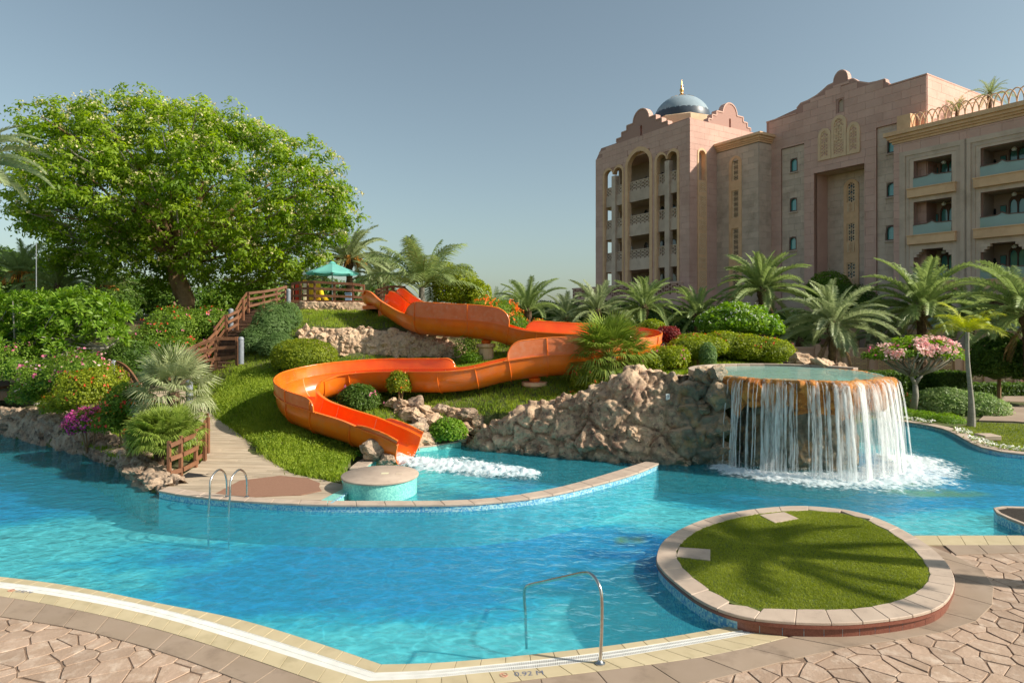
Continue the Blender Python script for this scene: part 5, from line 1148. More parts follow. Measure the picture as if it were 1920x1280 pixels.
def foliage(name, blobs, m, n, leaf=(.09, .05), parent=None, core=True, lump=.28, lf=1.6, up=.35, seed=0, hollow=.6, rough=.6, **k):
    """blobs = [(centre, radii)]"""
    A = [b[1][0] * b[1][2] + b[1][1] * b[1][0] for b in blobs]; S = sum(A); V_, T_ = [], []; CV, CF = [], []; off = 0
    for (c, r), a in zip(blobs, A):
        nn_ = max(20, int(n * a / S)); p, nr, q = ellip_pts(nn_, c, r, lump, lf, seed=seed, hollow=hollow); m_ = nr + rng.normal(size=nr.shape) * rough + np.array([0, 0, up])
        tt = np.clip(.45 + .5 * fbm(p * 1.8, 2) + rng.normal(size=len(p)) * .22, 0, 1); v, t = leafquads(p, m_, leaf[0], leaf[1], tt); V_.append(v); T_.append(t)
    v = np.concatenate(V_); t = np.concatenate(T_); f4 = qfaces(len(v) // 4); me = npmesh(name, v, f4, False, t)
    o = obj(name, me, M[m] if isinstance(m, str) else m, parent, **k)
    if core:
        cv, cf = [], []; b0 = 0
        for c, r in blobs:
            v, f = core_mesh(c, r, lump, lf, seed, hollow * .95); cv.append(v); cf.append(f + b0); b0 += len(v)
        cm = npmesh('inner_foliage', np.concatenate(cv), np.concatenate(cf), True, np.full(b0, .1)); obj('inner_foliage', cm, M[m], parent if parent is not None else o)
    return o
def flowers(blobs, m, n, size, parent, lump=.28, lf=1.6, seed=0, topbias=.0, clump=.0, name='flowers', lift=1.03):
    V_, T_ = [], []
    A = [b[1][0] * b[1][2] + b[1][1] * b[1][0] for b in blobs]; S = sum(A)
    for (c, r), a in zip(blobs, A):
        p, nr, q = ellip_pts(int(n * a / S * 3) + 4, c, np.array(r) * lift, lump, lf, seed=seed, hollow=.93)
        keep = nr[:, 2] > topbias
        if clump: keep &= vnoise(p * clump + 31) > .12
        p, nr = p[keep][:int(n * a / S) + 1], nr[keep][:int(n * a / S) + 1]
        p = np.repeat(p, 3, 0) + rng.normal(size=(len(p) * 3, 3)) * size * .45; nr = np.repeat(nr, 3, 0) + rng.normal(size=(len(p), 3)) * .5
        v, t = leafquads(p, nr, size, size * .8, rng.random(len(p))); V_.append(v); T_.append(t)
    v = np.concatenate(V_); t = np.concatenate(T_); return obj(name, npmesh(name, v, qfaces(len(v) // 4), False, t), M[m], parent, kind='stuff')
def PB(px, py, Y, rx, ry, ryd=None):
    """ellipsoid given where it stands: photo centre, distance, half sizes in photo pixels"""
    c = P(px, py, Y); s = Y / FP; a = rx * s; b = ry * s; return (tuple(c), (a, (ryd or min(a, max(b, .4))), b))
def shrub(name, lbl, cat, blobs, m, n, leaf=(.09, .05), fl=None, group=None, stems=True, **k):
    c, r = blobs[0]; base = V(c[0], c[1], max(0, tz1(c[0], c[1]))); t = thing(name, lbl, cat, tuple(base), group); B = [PB(*b) if len(b) >= 5 else b for b in blobs]
    foliage('foliage', B, m, n, leaf, t, **k)
    if fl:
        for q in fl: flowers(B, q[0], q[1], q[2], t, seed=k.get('seed', 0), lump=k.get('lump', .28), lf=k.get('lf', 1.6), topbias=q[3] if len(q) > 3 else -.2, clump=q[4] if len(q) > 4 else 0)
    if stems:
        mb = MB()
        for j in range(4):
            a = random.uniform(0, 6.28); r0 = .15 * r[0]; mb.tube([V(c[0] + math.cos(a) * r0, c[1] + math.sin(a) * r0, base.z - .1), V(c[0] + math.cos(a) * r[0] * .4, c[1] + math.sin(a) * r[1] * .4, c[2])], [.03, .015], 5)
        obj('stem', mb.mesh('stem'), M['bark'], t)
    return t
def SH(name, lbl, cat, specs, m, n, **k):
    B = [PB(*b) for b in specs]; c, r = B[0]; base = V(c[0], c[1], tz1(c[0], c[1])); t = thing(name, lbl, cat, tuple(base), k.pop('group', None)); fl = k.pop('fl', None); leaf = k.pop('leaf', (.09, .05))
    foliage('foliage', B, m, n, leaf, t, **k)
    for q in fl or []: flowers(B, q[0], q[1], q[2], t, seed=k.get('seed', 0), lump=k.get('lump', .28), lf=k.get('lf', 1.6), topbias=q[3] if len(q) > 3 else -.2, clump=q[4] if len(q) > 4 else 0)
    mb = MB()
    for j in range(4):
        a = random.uniform(0, 6.28); mb.tube([V(c[0] + math.cos(a) * .12 * r[0], c[1] + math.sin(a) * .12 * r[1], base.z - .15), V(c[0] + math.cos(a) * r[0] * .4, c[1] + math.sin(a) * r[1] * .4, c[2])], [.03, .015], 5)
    obj('stem', mb.mesh('stem'), M['bark'], t)
    return t
# clipped and loose shrubs on the slope
SH('shrub', 'round clipped yellow-green shrub in front of the tan rock terrace', 'shrub', [(570, 670, 25.2, 62, 36, 1.1)], 'leaf_olive', 8000, leaf=(.075, .045), lump=.10, hollow=.8, seed=1)
SH('shrub', 'tall feathery grey-green bush growing beside the upper stairs', 'shrub', [(508, 615, 28, 38, 48, .9), (540, 600, 28.8, 26, 34, .8), (478, 640, 27.4, 30, 32, .8), (520, 650, 27, 36, 26, .8)], 'leaf_grey', 11000, leaf=(.16, .035), lump=.16, hollow=.7, up=1.1, rough=.35, seed=2)
SH('shrub', 'flowering green bush with small red blooms left of the stair railing', 'shrub', [(335, 620, 29.5, 62, 46, 1.6), (395, 610, 30, 38, 36, 1.2), (290, 650, 28.5, 44, 42, 1.3), (340, 665, 27.6, 60, 34, 1.2), (255, 660, 28.5, 40, 30, 1.2)], 'leaf_mid', 17000, leaf=(.10, .06), fl=[('flower_red', 110, .09), ('flower_pink', 50, .09)], lump=.35, seed=3)
SH('shrub', 'dark round oleander bush inside the lower slide loop', 'shrub', [(673, 748, 21.3, 40, 29, .7)], 'leaf_dark', 4200, leaf=(.12, .03), fl=[('flower_pink', 7, .10)], lump=.15, up=.8, seed=4)
SH('shrub', 'small bright yellow-green shrub just behind the lower slide loop', 'shrub', [(748, 720, 21.6, 24, 25, .45)], 'leaf_olive', 1900, leaf=(.08, .05), fl=[('flower_orange', 8, .05)], lump=.2, seed=5)
SH('shrub', 'low bright green shrub at the back edge of the plunge pool', 'shrub', [(838, 808, 20.4, 38, 26, .5), (815, 820, 20.3, 18, 14, .3)], 'leaf_bright', 3000, leaf=(.09, .06), lump=.25, seed=6)
SH('shrub', 'round shrub with red flower tips on the right behind the rock cliff', 'shrub', [(1112, 715, 21.3, 44, 34, .7), (1095, 745, 21., 34, 20, .5)], 'leaf_olive', 4600, leaf=(.09, .05), fl=[('flower_red', 45, .07, .1)], lump=.25, seed=7)
SH('shrub', 'shrub dotted with pink flowers right of the big fan palm', 'shrub', [(1255, 672, 22.4, 38, 26, .7), (1225, 680, 22.2, 26, 20, .5)], 'leaf_olive', 4200, leaf=(.09, .05), fl=[('flower_pink', 26, .08)], lump=.25, seed=8)
SH('shrub', 'small grey upright bush in front of the long hedge', 'shrub', [(1327, 668, 22.3, 17, 27, .35)], 'leaf_grey', 1600, leaf=(.07, .04), lump=.12, seed=9)
SH('hedge', 'rounded yellow-green hedge stepping down to the shrub with pink flowers', 'hedge', [(1300, 655, 23.2, 48, 24, .8), (1330, 650, 23.4, 34, 20, .7)], 'leaf_olive', 5200, leaf=(.08, .05), lump=.10, hollow=.8, seed=10)
SH('hedge', 'long clipped golden hedge behind the raised pool with reddish flower tips', 'hedge', [(1300, 650, 24.8, 44, 26, 1.), (1355, 648, 24.8, 50, 28, 1.), (1400, 655, 24.6, 50, 30, 1.), (1442, 660, 24.5, 46, 28, 1.)], 'leaf_olive', 15000, leaf=(.08, .05), fl=[('flower_red', 90, .06, .2)], lump=.08, hollow=.82, seed=11)
SH('shrub', 'large pale green frangipani bush sprinkled with white flowers above the golden hedge', 'shrub', [(1385, 600, 28, 58, 34, 1.6), (1430, 612, 28, 36, 24, 1.2), (1340, 606, 28, 34, 24, 1.2)], 'leaf_bright', 8500, leaf=(.20, .08), fl=[('flower_white', 130, .07, .0)], lump=.3, seed=12)
SH('shrub', 'orange-flowered bush behind the long upper run of the slide', 'shrub', [(925, 590, 29, 54, 32, 1.2), (880, 600, 29, 34, 24, 1.), (960, 606, 28.6, 30, 24, 1.)], 'leaf_mid', 7000, leaf=(.11, .04), fl=[('flower_orange', 420, .10, -.1, 2.2)], lump=.3, seed=13)
SH('shrub', 'bit of orange-flowered bush just above the far slide wall', 'shrub', [(1010, 612, 27.4, 16, 14, .5)], 'leaf_mid', 800, leaf=(.1, .04), fl=[('flower_orange', 30, .08)], seed=14)
SH('shrub', 'little yellowish shrub beyond the right bend of the slide', 'shrub', [(1222, 612, 27, 24, 14, .5)], 'leaf_olive', 1300, leaf=(.09, .04), seed=15)
SH('shrub', 'dark red-leaved shrub at the right bend of the slide', 'shrub', [(1252, 630, 25.4, 24, 22, .6)], 'leaf_red', 2200, leaf=(.09, .05), seed=16)
SH('shrub', 'light ferny sapling in front of the tan rock terrace by the tall pillar', 'shrub', [(872, 655, 26, 24, 26, .5)], 'leaf_bright', 700, leaf=(.12, .035), core=False, hollow=.2, seed=17)
SH('shrub', 'ferny green plants right of the rock terrace under the slide', 'shrub', [(885, 672, 25.6, 22, 12, .4)], 'leaf_bright', 900, leaf=(.1, .03), core=False, hollow=.2, seed=18)
SH('shrub', 'loose bush of light green leaves near the coconut palm', 'shrub', [(860, 545, 36, 50, 46, 2), (900, 560, 35, 24, 36, 1.4), (826, 520, 37, 36, 30, 1.6)], 'leaf_olive', 12000, leaf=(.15, .08), lump=.35, hollow=.55, seed=19)
# left garden
def rosettes(lbl, name, cat, blobs, n, leafl, leafw, m, seed=0, k=11, twig=True):
    B = [PB(*b) for b in blobs]; c, r = B[0]; base = V(c[0], c[1], tz1(c[0], c[1])); t = thing(name, lbl, cat, tuple(base)); A = [b[1][0] * b[1][2] for b in B]; S = sum(A); P0, N0 = [], []
    for (c, r), a in zip(B, A): p, nr, q = ellip_pts(int(n * a / S), c, r, .35, 1.6, seed=seed, hollow=.35); P0.append(p); N0.append(nr)
    P0 = np.concatenate(P0); N0 = np.concatenate(N0) * .6 + [0, -.1, .75] + rng.normal(size=P0.shape) * .3; N0 /= np.linalg.norm(N0, axis=1, keepdims=True); VV = []; TT = []
    for j in range(k):
        u, w, nn = rot_frames(N0, np.full(len(P0), j * 2.4) + rng.uniform(-.3, .3, len(P0))); el = .25 + .9 * (j / k); d = u * math.cos(el) + nn * math.sin(el); L_ = (leafl * rng.uniform(.7, 1.15, len(P0)))[:, None]; sd = np.cross(d, nn); sd /= np.linalg.norm(sd, axis=1, keepdims=True)
        VV.append(np.stack([P0, P0 + d * L_ * .6 + sd * leafw * .5 + nn * .01, P0 + d * L_ - np.array([0, 0, .12 * leafl]), P0 + d * L_ * .6 - sd * leafw * .5 + nn * .01], 1)); TT.append(np.repeat(np.clip(rng.normal(size=len(P0)) * .25 + .5, 0, 1), 4))
    v = np.concatenate(VV).reshape(-1, 3); obj('foliage', npmesh('foliage', v, qfaces(len(v) // 4), False, np.concatenate(TT)), M[m], t)
    if twig:
        q = MB()
        for (c, r) in B:
            f = V(c[0], c[1], c[2] - r[2] * .8)
            for i in range(16): e = Vector(P0[rng.integers(len(P0))]); e = e if (e - f).length < 2.6 * r[0] else f.lerp(e, .4); mid = f.lerp(e, .5) + V(0, 0, -.1); q.tube([f, mid, e], [.045, .03, .016], 5)
        q.tube([base - V(0, 0, .1), V(B[0][0][0], B[0][0][1], B[0][0][2] - B[0][1][2] * .7)], [.12, .08], 7); obj('branches', q.mesh('branches'), M['greybark'], t)
    return t
rosettes('wide frangipani bush of big glossy leaves filling the left edge', 'frangipani_bush', 'shrub', [(70, 600, 24.5, 82, 54, 1.7), (150, 590, 24.5, 70, 50, 1.5), (30, 650, 24, 60, 46, 1.3), (110, 648, 23.8, 50, 34, 1.), (200, 625, 24, 36, 34, .9), (-40, 600, 24.5, 60, 60, 1.3), (215, 590, 24.6, 22, 26, .8)], 900, .30, .085, 'leaf_bright', seed=20)
SH('shrub', 'added dark bush standing in for the shadows between the frangipani and the flowering stair bush', 'shrub', [(245, 668, 26.5, 44, 34, 1.2), (215, 690, 25.5, 34, 24, 1.), (270, 700, 25, 30, 26, .9), (305, 695, 26.2, 30, 22, .9)], 'leaf_dark', 7000, leaf=(.11, .06), lump=.35, seed=27)  # added filler, dark leaves stand in for shadow in this gap
SH('shrub', 'dark dense bush behind the glossy frangipani at the left edge', 'shrub', [(50, 590, 30, 80, 44, 2), (140, 575, 31, 50, 36, 2), (-60, 580, 30, 60, 70, 2), (215, 580, 31, 36, 40, 1.6), (70, 660, 27, 90, 50, 1.2)], 'leaf_dark', 15000, leaf=(.22, .09), lump=.6, lf=2.4, hollow=.45, seed=21)
SH('shrub', 'straggly bush with pale pink blossoms above the left rock bank', 'shrub', [(100, 710, 21.6, 62, 40, 1.), (150, 695, 21.2, 56, 36, 1.), (60, 740, 21.8, 40, 30, .8), (30, 690, 23, 44, 44, .9)], 'leaf_mid', 8500, leaf=(.10, .05), fl=[('flower_pink', 65, .11, -.1), ('flower_pale', 30, .1, 0)], lump=.4, hollow=.5, seed=22)
SH('shrub', 'yellow-green bush between the pink blossoms and the silvery fan palm', 'shrub', [(165, 735, 19.8, 52, 42, .9), (190, 715, 20, 38, 30, .8), (115, 760, 20.6, 34, 24, .7)], 'leaf_olive', 7000, leaf=(.08, .045), fl=[('flower_red', 40, .07)], lump=.35, seed=23)
SH('shrub', 'green shrub with bright red flowers left of the silvery fan palm', 'shrub', [(235, 755, 18.6, 34, 36, .8), (215, 790, 18.4, 34, 30, .7), (262, 765, 18.2, 22, 20, .5)], 'leaf_mid', 5200, leaf=(.08, .05), fl=[('flower_red', 70, .08), ('flower_orange', 20, .07)], lump=.35, seed=24)
SH('shrub', 'magenta bougainvillea spilling over the left rock bank', 'shrub', [(168, 790, 18.9, 36, 24, .6), (145, 800, 18.8, 20, 18, .4)], 'leaf_mid', 2000, leaf=(.07, .045), fl=[('flower_magenta', 260, .075, -.5), ('flower_pink', 160, .075, -.2)], lump=.3, seed=25)
SH('flower_plant', 'tiny orange-red flowered plant in front of the left fan palm clump', 'plant', [(240, 812, 17.3, 9, 8, .15)], 'leaf_mid', 160, leaf=(.07, .03), fl=[('flower_orange', 26, .06, -.6)], core=False, seed=26)
# right garden
SH('shrub', 'big rounded variegated shrub mass behind the yellow-green palm trunk', 'shrub', [(1775, 760, 28, 58, 34, 1.4), (1835, 765, 27.5, 46, 30, 1.3), (1720, 765, 28.5, 44, 30, 1.1)], 'leaf_palegreen', 11000, leaf=(.13, .07), lump=.2, seed=30)
SH('shrub', 'low bush with a few red flowers right behind the waterfall', 'shrub', [(1675, 752, 28.8, 30, 22, .9), (1655, 745, 29, 20, 20, .6)], 'leaf_mid', 2600, leaf=(.11, .06), fl=[('flower_red', 26, .08)], seed=31)
SH('hedge', 'low fine-leaved bright green hedge along the far bank kerb', 'hedge', [(1690, 778, 26.4, 30, 15, .6), (1730, 784, 25.9, 34, 15, .6), (1775, 790, 25.2, 34, 16, .6), (1655, 772, 27, 20, 14, .6)], 'leaf_bright', 7000, leaf=(.08, .025), lump=.2, up=1., seed=32)
def boxhedge(lbl, x0, y0, x1, y1, Y, dp, m='leaf_dark', n=6000):
    a = P(x0, y1, Y); b = P(x1, y0, Y); t = thing('hedge', lbl, 'hedge', ((a.x + b.x) / 2, Y, max(0, a.z)), 'clipped dark hedges at the back of the right garden'); w, h = abs(b.x - a.x), b.z - max(0, a.z - .4); z0 = b.z - h
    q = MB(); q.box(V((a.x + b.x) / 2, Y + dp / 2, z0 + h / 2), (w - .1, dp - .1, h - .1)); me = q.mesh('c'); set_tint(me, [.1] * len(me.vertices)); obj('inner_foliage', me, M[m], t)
    p = []; nn = []
    for _ in range(n):
        f = random.random()
        if f < .6: p.append((random.uniform(a.x, b.x), Y + random.gauss(0, .04), z0 + random.random() * h)); nn.append((0, -1, .2))
        elif f < .85: p.append((random.uniform(a.x, b.x), Y + random.random() * dp, b.z + random.gauss(0, .04))); nn.append((0, -.2, 1))
        else: s = random.choice((0, 1)); p.append(((a.x, b.x)[s] + random.gauss(0, .03), Y + random.random() * dp, z0 + random.random() * h)); nn.append((s * 2 - 1, 0, .2))
    nn = np.array(nn) + rng.normal(size=(n, 3)) * .5; v, tt = leafquads(np.array(p), nn, .12, .07, rng.random(n)); obj('foliage', npmesh('foliage', v, qfaces(n), False, tt), M[m], t)
gl_ = thing('golden_rock_ledge', 'golden mineral-stained rock ledge of a second small fall behind the left bushes', 'rock', tuple(P(235, 650, 28)))
for px, py, s_ in ((236, 652, .5), (258, 650, .6), (282, 652, .55)): stone('stone', 'rock_gold', P(px, py, 28.5), s_, gl_, .55)
b = MB(); b.beam(P(228, 641, 28.6), P(292, 641, 28.6), .5, .08); obj('pale_kerb', b.mesh('k'), M['travertine'], gl_)
boxhedge('dark clipped box hedge right behind the waterfall lip', 1615, 700, 1700, 732, 33, 1.2)
boxhedge('dark clipped box hedge behind the pink-flowering tree', 1700, 704, 1762, 732, 33.6, 1.2); boxhedge('dark clipped box hedge with a lighter top left of the palm trunk', 1764, 700, 1822, 734, 32.4, 1.4); boxhedge('dark clipped hedge running off the right edge below the round-headed trees', 1822, 722, 1990, 752, 33, 1.2)
# small round-headed trees at the right edge
def lollipop(lbl, px, py, Y, rx, ry, base, group=None, m='leaf_dark', n=9000):
    B = [PB(px, py, Y, rx, ry, None)]; c = B[0][0]; t = thing('garden_tree', lbl, 'tree', (c[0], c[1], 0), group); foliage('crown', B, m, n, (.13, .08), t, lump=.15, hollow=.75)
    q = MB(); b = P(px, base, Y); q.tube([V(c[0], c[1], max(0, b.z)), V(c[0] + .03, c[1], c[2])], [.09, .07], 8); obj('trunk', q.mesh('t'), M['bark'], t)
lollipop('dark round-headed tree with a bare stem near the right edge', 1873, 675, 31, 48, 52, 752); lollipop('dark round-headed tree cut by the right edge of the photo', 1950, 680, 29.5, 44, 58, 752)
lollipop('leafy dark green tree standing before the recessed hotel front', 1555, 545, 52, 42, 36, 690, None, 'leaf_mid', 7000); lollipop('broad dark tree between two date palms under the hotel', 1590, 575, 48, 62, 44, 690, None, 'leaf_dark', 9000)
# white bedding flowers along the bank
P_ = []
for k in range(420):
    u = k / 420; q = resample(bi, 60)[min(59, int(u * 55) + 2)]; P_.append((q.x + random.gauss(.0, .12), q.y + .22 + random.gauss(0, .10), .12 + random.random() * .1))
P_ = np.array(P_); P_ = P_[vnoise(P_ * 1.3) > -.25]; v, t_ = leafquads(P_, rng.normal(size=P_.shape) * .5 + np.array([0, -.3, 1]), .09, .08, rng.random(len(P_))); obj('white_flowers', npmesh('white_flowers', v, qfaces(len(P_)), False, t_), M['flower_white'], kind='stuff', label='row of small white bedding flowers behind the far bank kerb', cat='flowers')
P_ = P_ - np.array([0, 0, .05]); P_ = np.repeat(P_, 2, 0) + rng.normal(size=(len(P_) * 2, 3)) * .05; v, t_ = leafquads(P_, rng.normal(size=P_.shape) + np.array([0, 0, 1]), .09, .04, rng.random(len(P_))); obj('bedding_leaves', npmesh('bedding_leaves', v, qfaces(len(P_)), False, t_), M['leaf_mid'], kind='stuff', label='green leaves of the bedding plants behind the far bank kerb', cat='plants')
sb_ = thing('stone_block', 'flat brown stone block on the lawn beside the far bank kerb', 'stone block', tuple(G(1852, 820, .1))); q = MB(); a = G(1852, 822, .1); q.box(a + V(0, 0, .06), (.55, .5, .16)); obj('block', bevel(q.mesh('b'), .02), M['travertine'], sb_)
# paved path in the right garden
q = MB(); q.prism([(p.x, p.y) for p in [G(1835, 790), G(1870, 760), G(1885, 742), G(1960, 742), G(2200, 760), G(2200, 800), G(1960, 797), G(1900, 792)]], .02, .06); q.build('garden_path', M['pavement'], kind='structure')
lw = [G(1800, 800, .06), G(1835, 792, .06), G(1900, 794, .06), G(1960, 799, .06), G(2300, 802, .06), G(2300, 880, .06), G(2080, 862, .06), G(1920, 848, .06), G(1850, 836, .06), G(1820, 823, .06), G(1795, 810, .06)]
q = MB(); q.prism([(p.x, p.y) for p in lw], .0, .055); q.build('far_lawn', M['lawn'], kind='structure')
# ---------------------------------------------------------------- the big tree
tr = thing('shade_tree', 'huge spreading tree with cream blossom towering over the left garden', 'tree', tuple(P(345, 588, 36)))
SIL = [(70, 420), (50, 360), (70, 300), (85, 235), (105, 208), (150, 200), (210, 185), (300, 185), (375, 185), (430, 205), (480, 228), (540, 255), (605, 290), (645, 330), (682, 385), (686, 418), (640, 436), (606, 458), (600, 482), (560, 520), (490, 545), (430, 548), (390, 560), (340, 505), (300, 560), (250, 560), (215, 520), (150, 505), (110, 480), (70, 450)]
TY = 36.; base = P(346, 592, TY); fork = P(338, 500, TY)
q = MB(); q.tube([base, P(350, 560, TY), P(336, 520, TY), P(318, 480, TY), P(300, 420, TY)], [.52, .42, .36, .26, .12], 12); q.tube([P(340, 560, TY + .1), P(325, 520, TY - .2), P(322, 490, TY - .1), P(360, 430, TY), P(380, 340, TY + .4)], [.30, .27, .24, .18, .08], 10)
limbs = []
cl = []
sx, sy = np.array([p[0] for p in SIL]), np.array([p[1] for p in SIL])
def edged(x, y):
    d = 1e9
    for i in range(len(SIL)):
        a = np.array(SIL[i], float); b = np.array(SIL[(i + 1) % len(SIL)], float); t = np.clip(np.dot([x - a[0], y - a[1]], b - a) / np.dot(b - a, b - a), 0, 1); d = min(d, np.hypot(*(a + (b - a) * t - [x, y])))
    return d
tries = 0
while len(cl) < 340 and tries < 9000:
    tries += 1; x, y = random.uniform(0, 670), random.uniform(178, 560)
    if not inpoly(x, y, SIL): continue
    e = edged(x, y)
    if e < 9: continue
    hd = 5.6 * math.sqrt(min(1, e / 150)); dz = random.uniform(-1, 1); dz = math.copysign(abs(dz) ** .6, dz) * hd; c = P(x, y, TY); c.y += dz
    if any((c - o).length < .95 for o, _ in cl): continue
    if y > 505 and dz < 1.2 and 300 < x < 372: continue
    cl.append((c, random.uniform(.55, 1.1)))
for i in range(46):
    c = cl[i * 7 % len(cl)][0]; s = fork.lerp(P(336, 430, TY), random.random() * .9); mid = s.lerp(c, .5) + V(random.uniform(-.6, .6), random.uniform(-.5, .5), random.uniform(.0, 1.0)); r0 = random.uniform(.10, .2); q.tube([s, mid.lerp(s, .4), mid, mid.lerp(c, .5) + V(0, 0, .2), c], [r0, r0 * .7, r0 * .5, r0 * .3, .02], 7)
obj('trunk', q.mesh('trunk', True), M['bark'], tr)
q = MB()
for c, r in cl[::2]:
    o = min(cl, key=lambda k: (k[0] - c).length + (100 if (k[0] - c).length < .1 else 0))[0]; m_ = c.lerp(V(fork.x, fork.y, c.z - 2), .25); q.tube([m_, c, c + (c - m_) * .4 + V(0, 0, .2)], [.05, .032, .012], 4, False)
obj('twigs', q.mesh('twigs'), M['greybark'], tr, kind='stuff')
VV, TT, FV, FT = [], [], [], []
for c, r in cl:
    K = int(15 * r); sd = rng.normal(size=(K, 3)); sd /= np.linalg.norm(sd, axis=1, keepdims=True); so = sd * (.35 + .65 * rng.random(K) ** .5)[:, None] * np.array([r * 1.25, r * 1.15, r * .9])
    m1 = 26; cv = float(fbm(np.array([tuple(c)]) * .35, 2)[0]); kv = np.repeat(rng.normal(size=K) * .16 + .28 * sd[:, 2], m1); off = rng.normal(size=(K * m1, 3)) * np.array([.20, .20, .09]); off[:, 2] -= 1.3 * (off[:, 0] ** 2 + off[:, 1] ** 2)  # upper sprays tinted lighter, lower ones darker: top light put into the colour
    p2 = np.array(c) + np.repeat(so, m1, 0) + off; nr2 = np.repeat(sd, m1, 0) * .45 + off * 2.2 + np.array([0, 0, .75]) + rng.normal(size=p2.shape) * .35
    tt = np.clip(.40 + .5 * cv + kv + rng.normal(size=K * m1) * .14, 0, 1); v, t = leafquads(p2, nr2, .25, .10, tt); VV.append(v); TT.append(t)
    if random.random() < .75:
        m_ = int(30 * r); d2 = rng.normal(size=(m_, 3)); d2[:, 2] = abs(d2[:, 2]) * .7; d2 /= np.linalg.norm(d2, axis=1, keepdims=True); p = np.array(c) + d2 * np.array([r * 1.2, r * 1.05, r * .66]); p = np.repeat(p, 3, 0) + rng.normal(size=(m_ * 3, 3)) * .05; v, t = leafquads(p, rng.normal(size=p.shape) + [0, -.4, .8], .11, .10, rng.random(len(p))); FV.append(v); FT.append(t)
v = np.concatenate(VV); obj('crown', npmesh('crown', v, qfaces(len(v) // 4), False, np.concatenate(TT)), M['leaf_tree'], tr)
v = np.concatenate(FV); obj('blossom', npmesh('blossom', v, qfaces(len(v) // 4), False, np.concatenate(FT)), M['leaf_treeflower'], tr)
# loose far trees behind the garden
def bgtree(lbl, specs, m, n, Y, px, leaf=(.3, .17), group=None, trunk=True, **k):
    B = [PB(*s) for s in specs]; c = B[0][0]; t = thing('background_tree', lbl, 'tree', (c[0], c[1], 0), group); foliage('crown', B, m, n, leaf, t, lump=.4, hollow=.5, seed=k.get('seed', 0))
    q = MB(); q.tube([V(c[0], c[1], 0), V(c[0], c[1], c[2])], [.25, .14], 7); obj('trunk', q.mesh('t'), M['bark'], t)
G_ = 'trees at the back of the garden'
bgtree('dark tree mass behind the frangipani on the far left', [(10, 520, 48, 60, 60), (80, 540, 48, 50, 50), (-50, 520, 48, 50, 70)], 'leaf_dark', 9000, 48, 0, group=G_, seed=41)
bgtree('dark green tree right behind the trunk of the huge shade tree', [(250, 560, 50, 70, 44), (320, 570, 50, 60, 40)], 'leaf_dark', 8000, 50, 0, group=G_, seed=42)
bgtree('pale olive tree seen between the shade tree and the umbrella', [(430, 570, 52, 60, 44), (490, 560, 52, 50, 40)], 'leaf_mid', 8000, 52, 0, group=G_, seed=43)
bgtree('low dark tree belt piece behind the date palms left of the coconut palm', [(600, 560, 60, 60, 46), (690, 560, 60, 60, 44)], 'leaf_dark', 8000, 60, 0, group=G_, seed=44)
bgtree('small dark tree low behind the orange-flowered bush', [(950, 590, 60, 60, 26), (1020, 592, 60, 50, 26)], 'leaf_dark', 6000, 60, 0, group=G_, seed=45)
bgtree('dark bushy tree low in front of the domed tower', [(1120, 596, 58, 70, 30), (1210, 600, 57, 60, 34), (1280, 606, 56, 50, 30)], 'leaf_dark', 9000, 58, 0, group=G_, seed=46)
bgtree('dark bushy tree low under the middle hotel front', [(1400, 620, 50, 70, 40), (1480, 620, 50, 60, 40), (1340, 620, 50, 50, 36)], 'leaf_dark', 9000, 50, 0, group=G_, seed=47)

# ---------------------------------------------------------------- palms
def frond_mesh(seed, e0, droop, leafl=.20, nl=52, vee=.55, dens=1., gap=.14):
    """unit length feather frond heading along +X; e0 = launch elevation in degrees"""
    rr = random.Random(seed); n = 16; pts = [V(0, 0, 0)]; el = R(e0)
    for i in range(n): pts.append(pts[-1] + V(math.cos(el), 0, math.sin(el)) / n); el -= R(droop) / n * (.4 + 1.2 * i / n)
    vs, fs, tt = [], [], []
    for i, p in enumerate(pts):                       # rachis
        r = .011 * (1 - i / n * .85); vs += [p + V(0, r, 0), p + V(0, -r, 0), p + V(0, 0, -r * 1.3)]; tt += [.75] * 3
        if i: a = (i - 1) * 3; fs += [(a, a + 1, a + 4, a + 3), (a + 1, a + 2, a + 5, a + 4), (a + 2, a, a + 3, a + 5)]
    for k in range(nl):
        t = gap + (1 - gap) * k / (nl - 1); f = t * n; i = min(int(f), n - 1); p = pts[i].lerp(pts[i + 1], f - i); T = (pts[i + 1] - pts[i]).normalized(); U = V(-T.z, 0, T.x)
        prof = leafl * (.35 + .65 * math.sin(PI * min(1, (t - gap) / (1 - gap) * .8 + .16)) ** .7) * rr.uniform(.85, 1.1)
        for s in (-1, 1):
            ve = vee + rr.uniform(-.2, .2); fw = .55 + .5 * t; d = (V(0, s, 0) * math.cos(ve) + U * math.sin(ve) + T * fw).normalized(); d2 = (d - V(0, 0, .45 + rr.uniform(0, .4))).normalized(); w = T * .0085
            a = p; m = a + d * prof * .55; e = m + d2 * prof * .5; b = len(vs); vs += [a - w, a + w, m + w * .9, m - w * .9, e]; q = rr.random() * .55 + .2; tt += [q, q, q, q, min(1, q + .2)]; fs += [(b, b + 1, b + 2, b + 3), (b + 3, b + 2, b + 4)]
    return mesh('frond', vs, fs, False, tt)
def fset(seed, m, **k):
    out = []
    for j, (e, dr) in enumerate([(84, 40), (70, 60), (55, 75), (38, 80), (20, 75), (0, 60), (-22, 45)]):
        me = frond_mesh(seed * 10 + j, e, dr, **k); me.materials.append(M[m]); out.append(me)
    return out
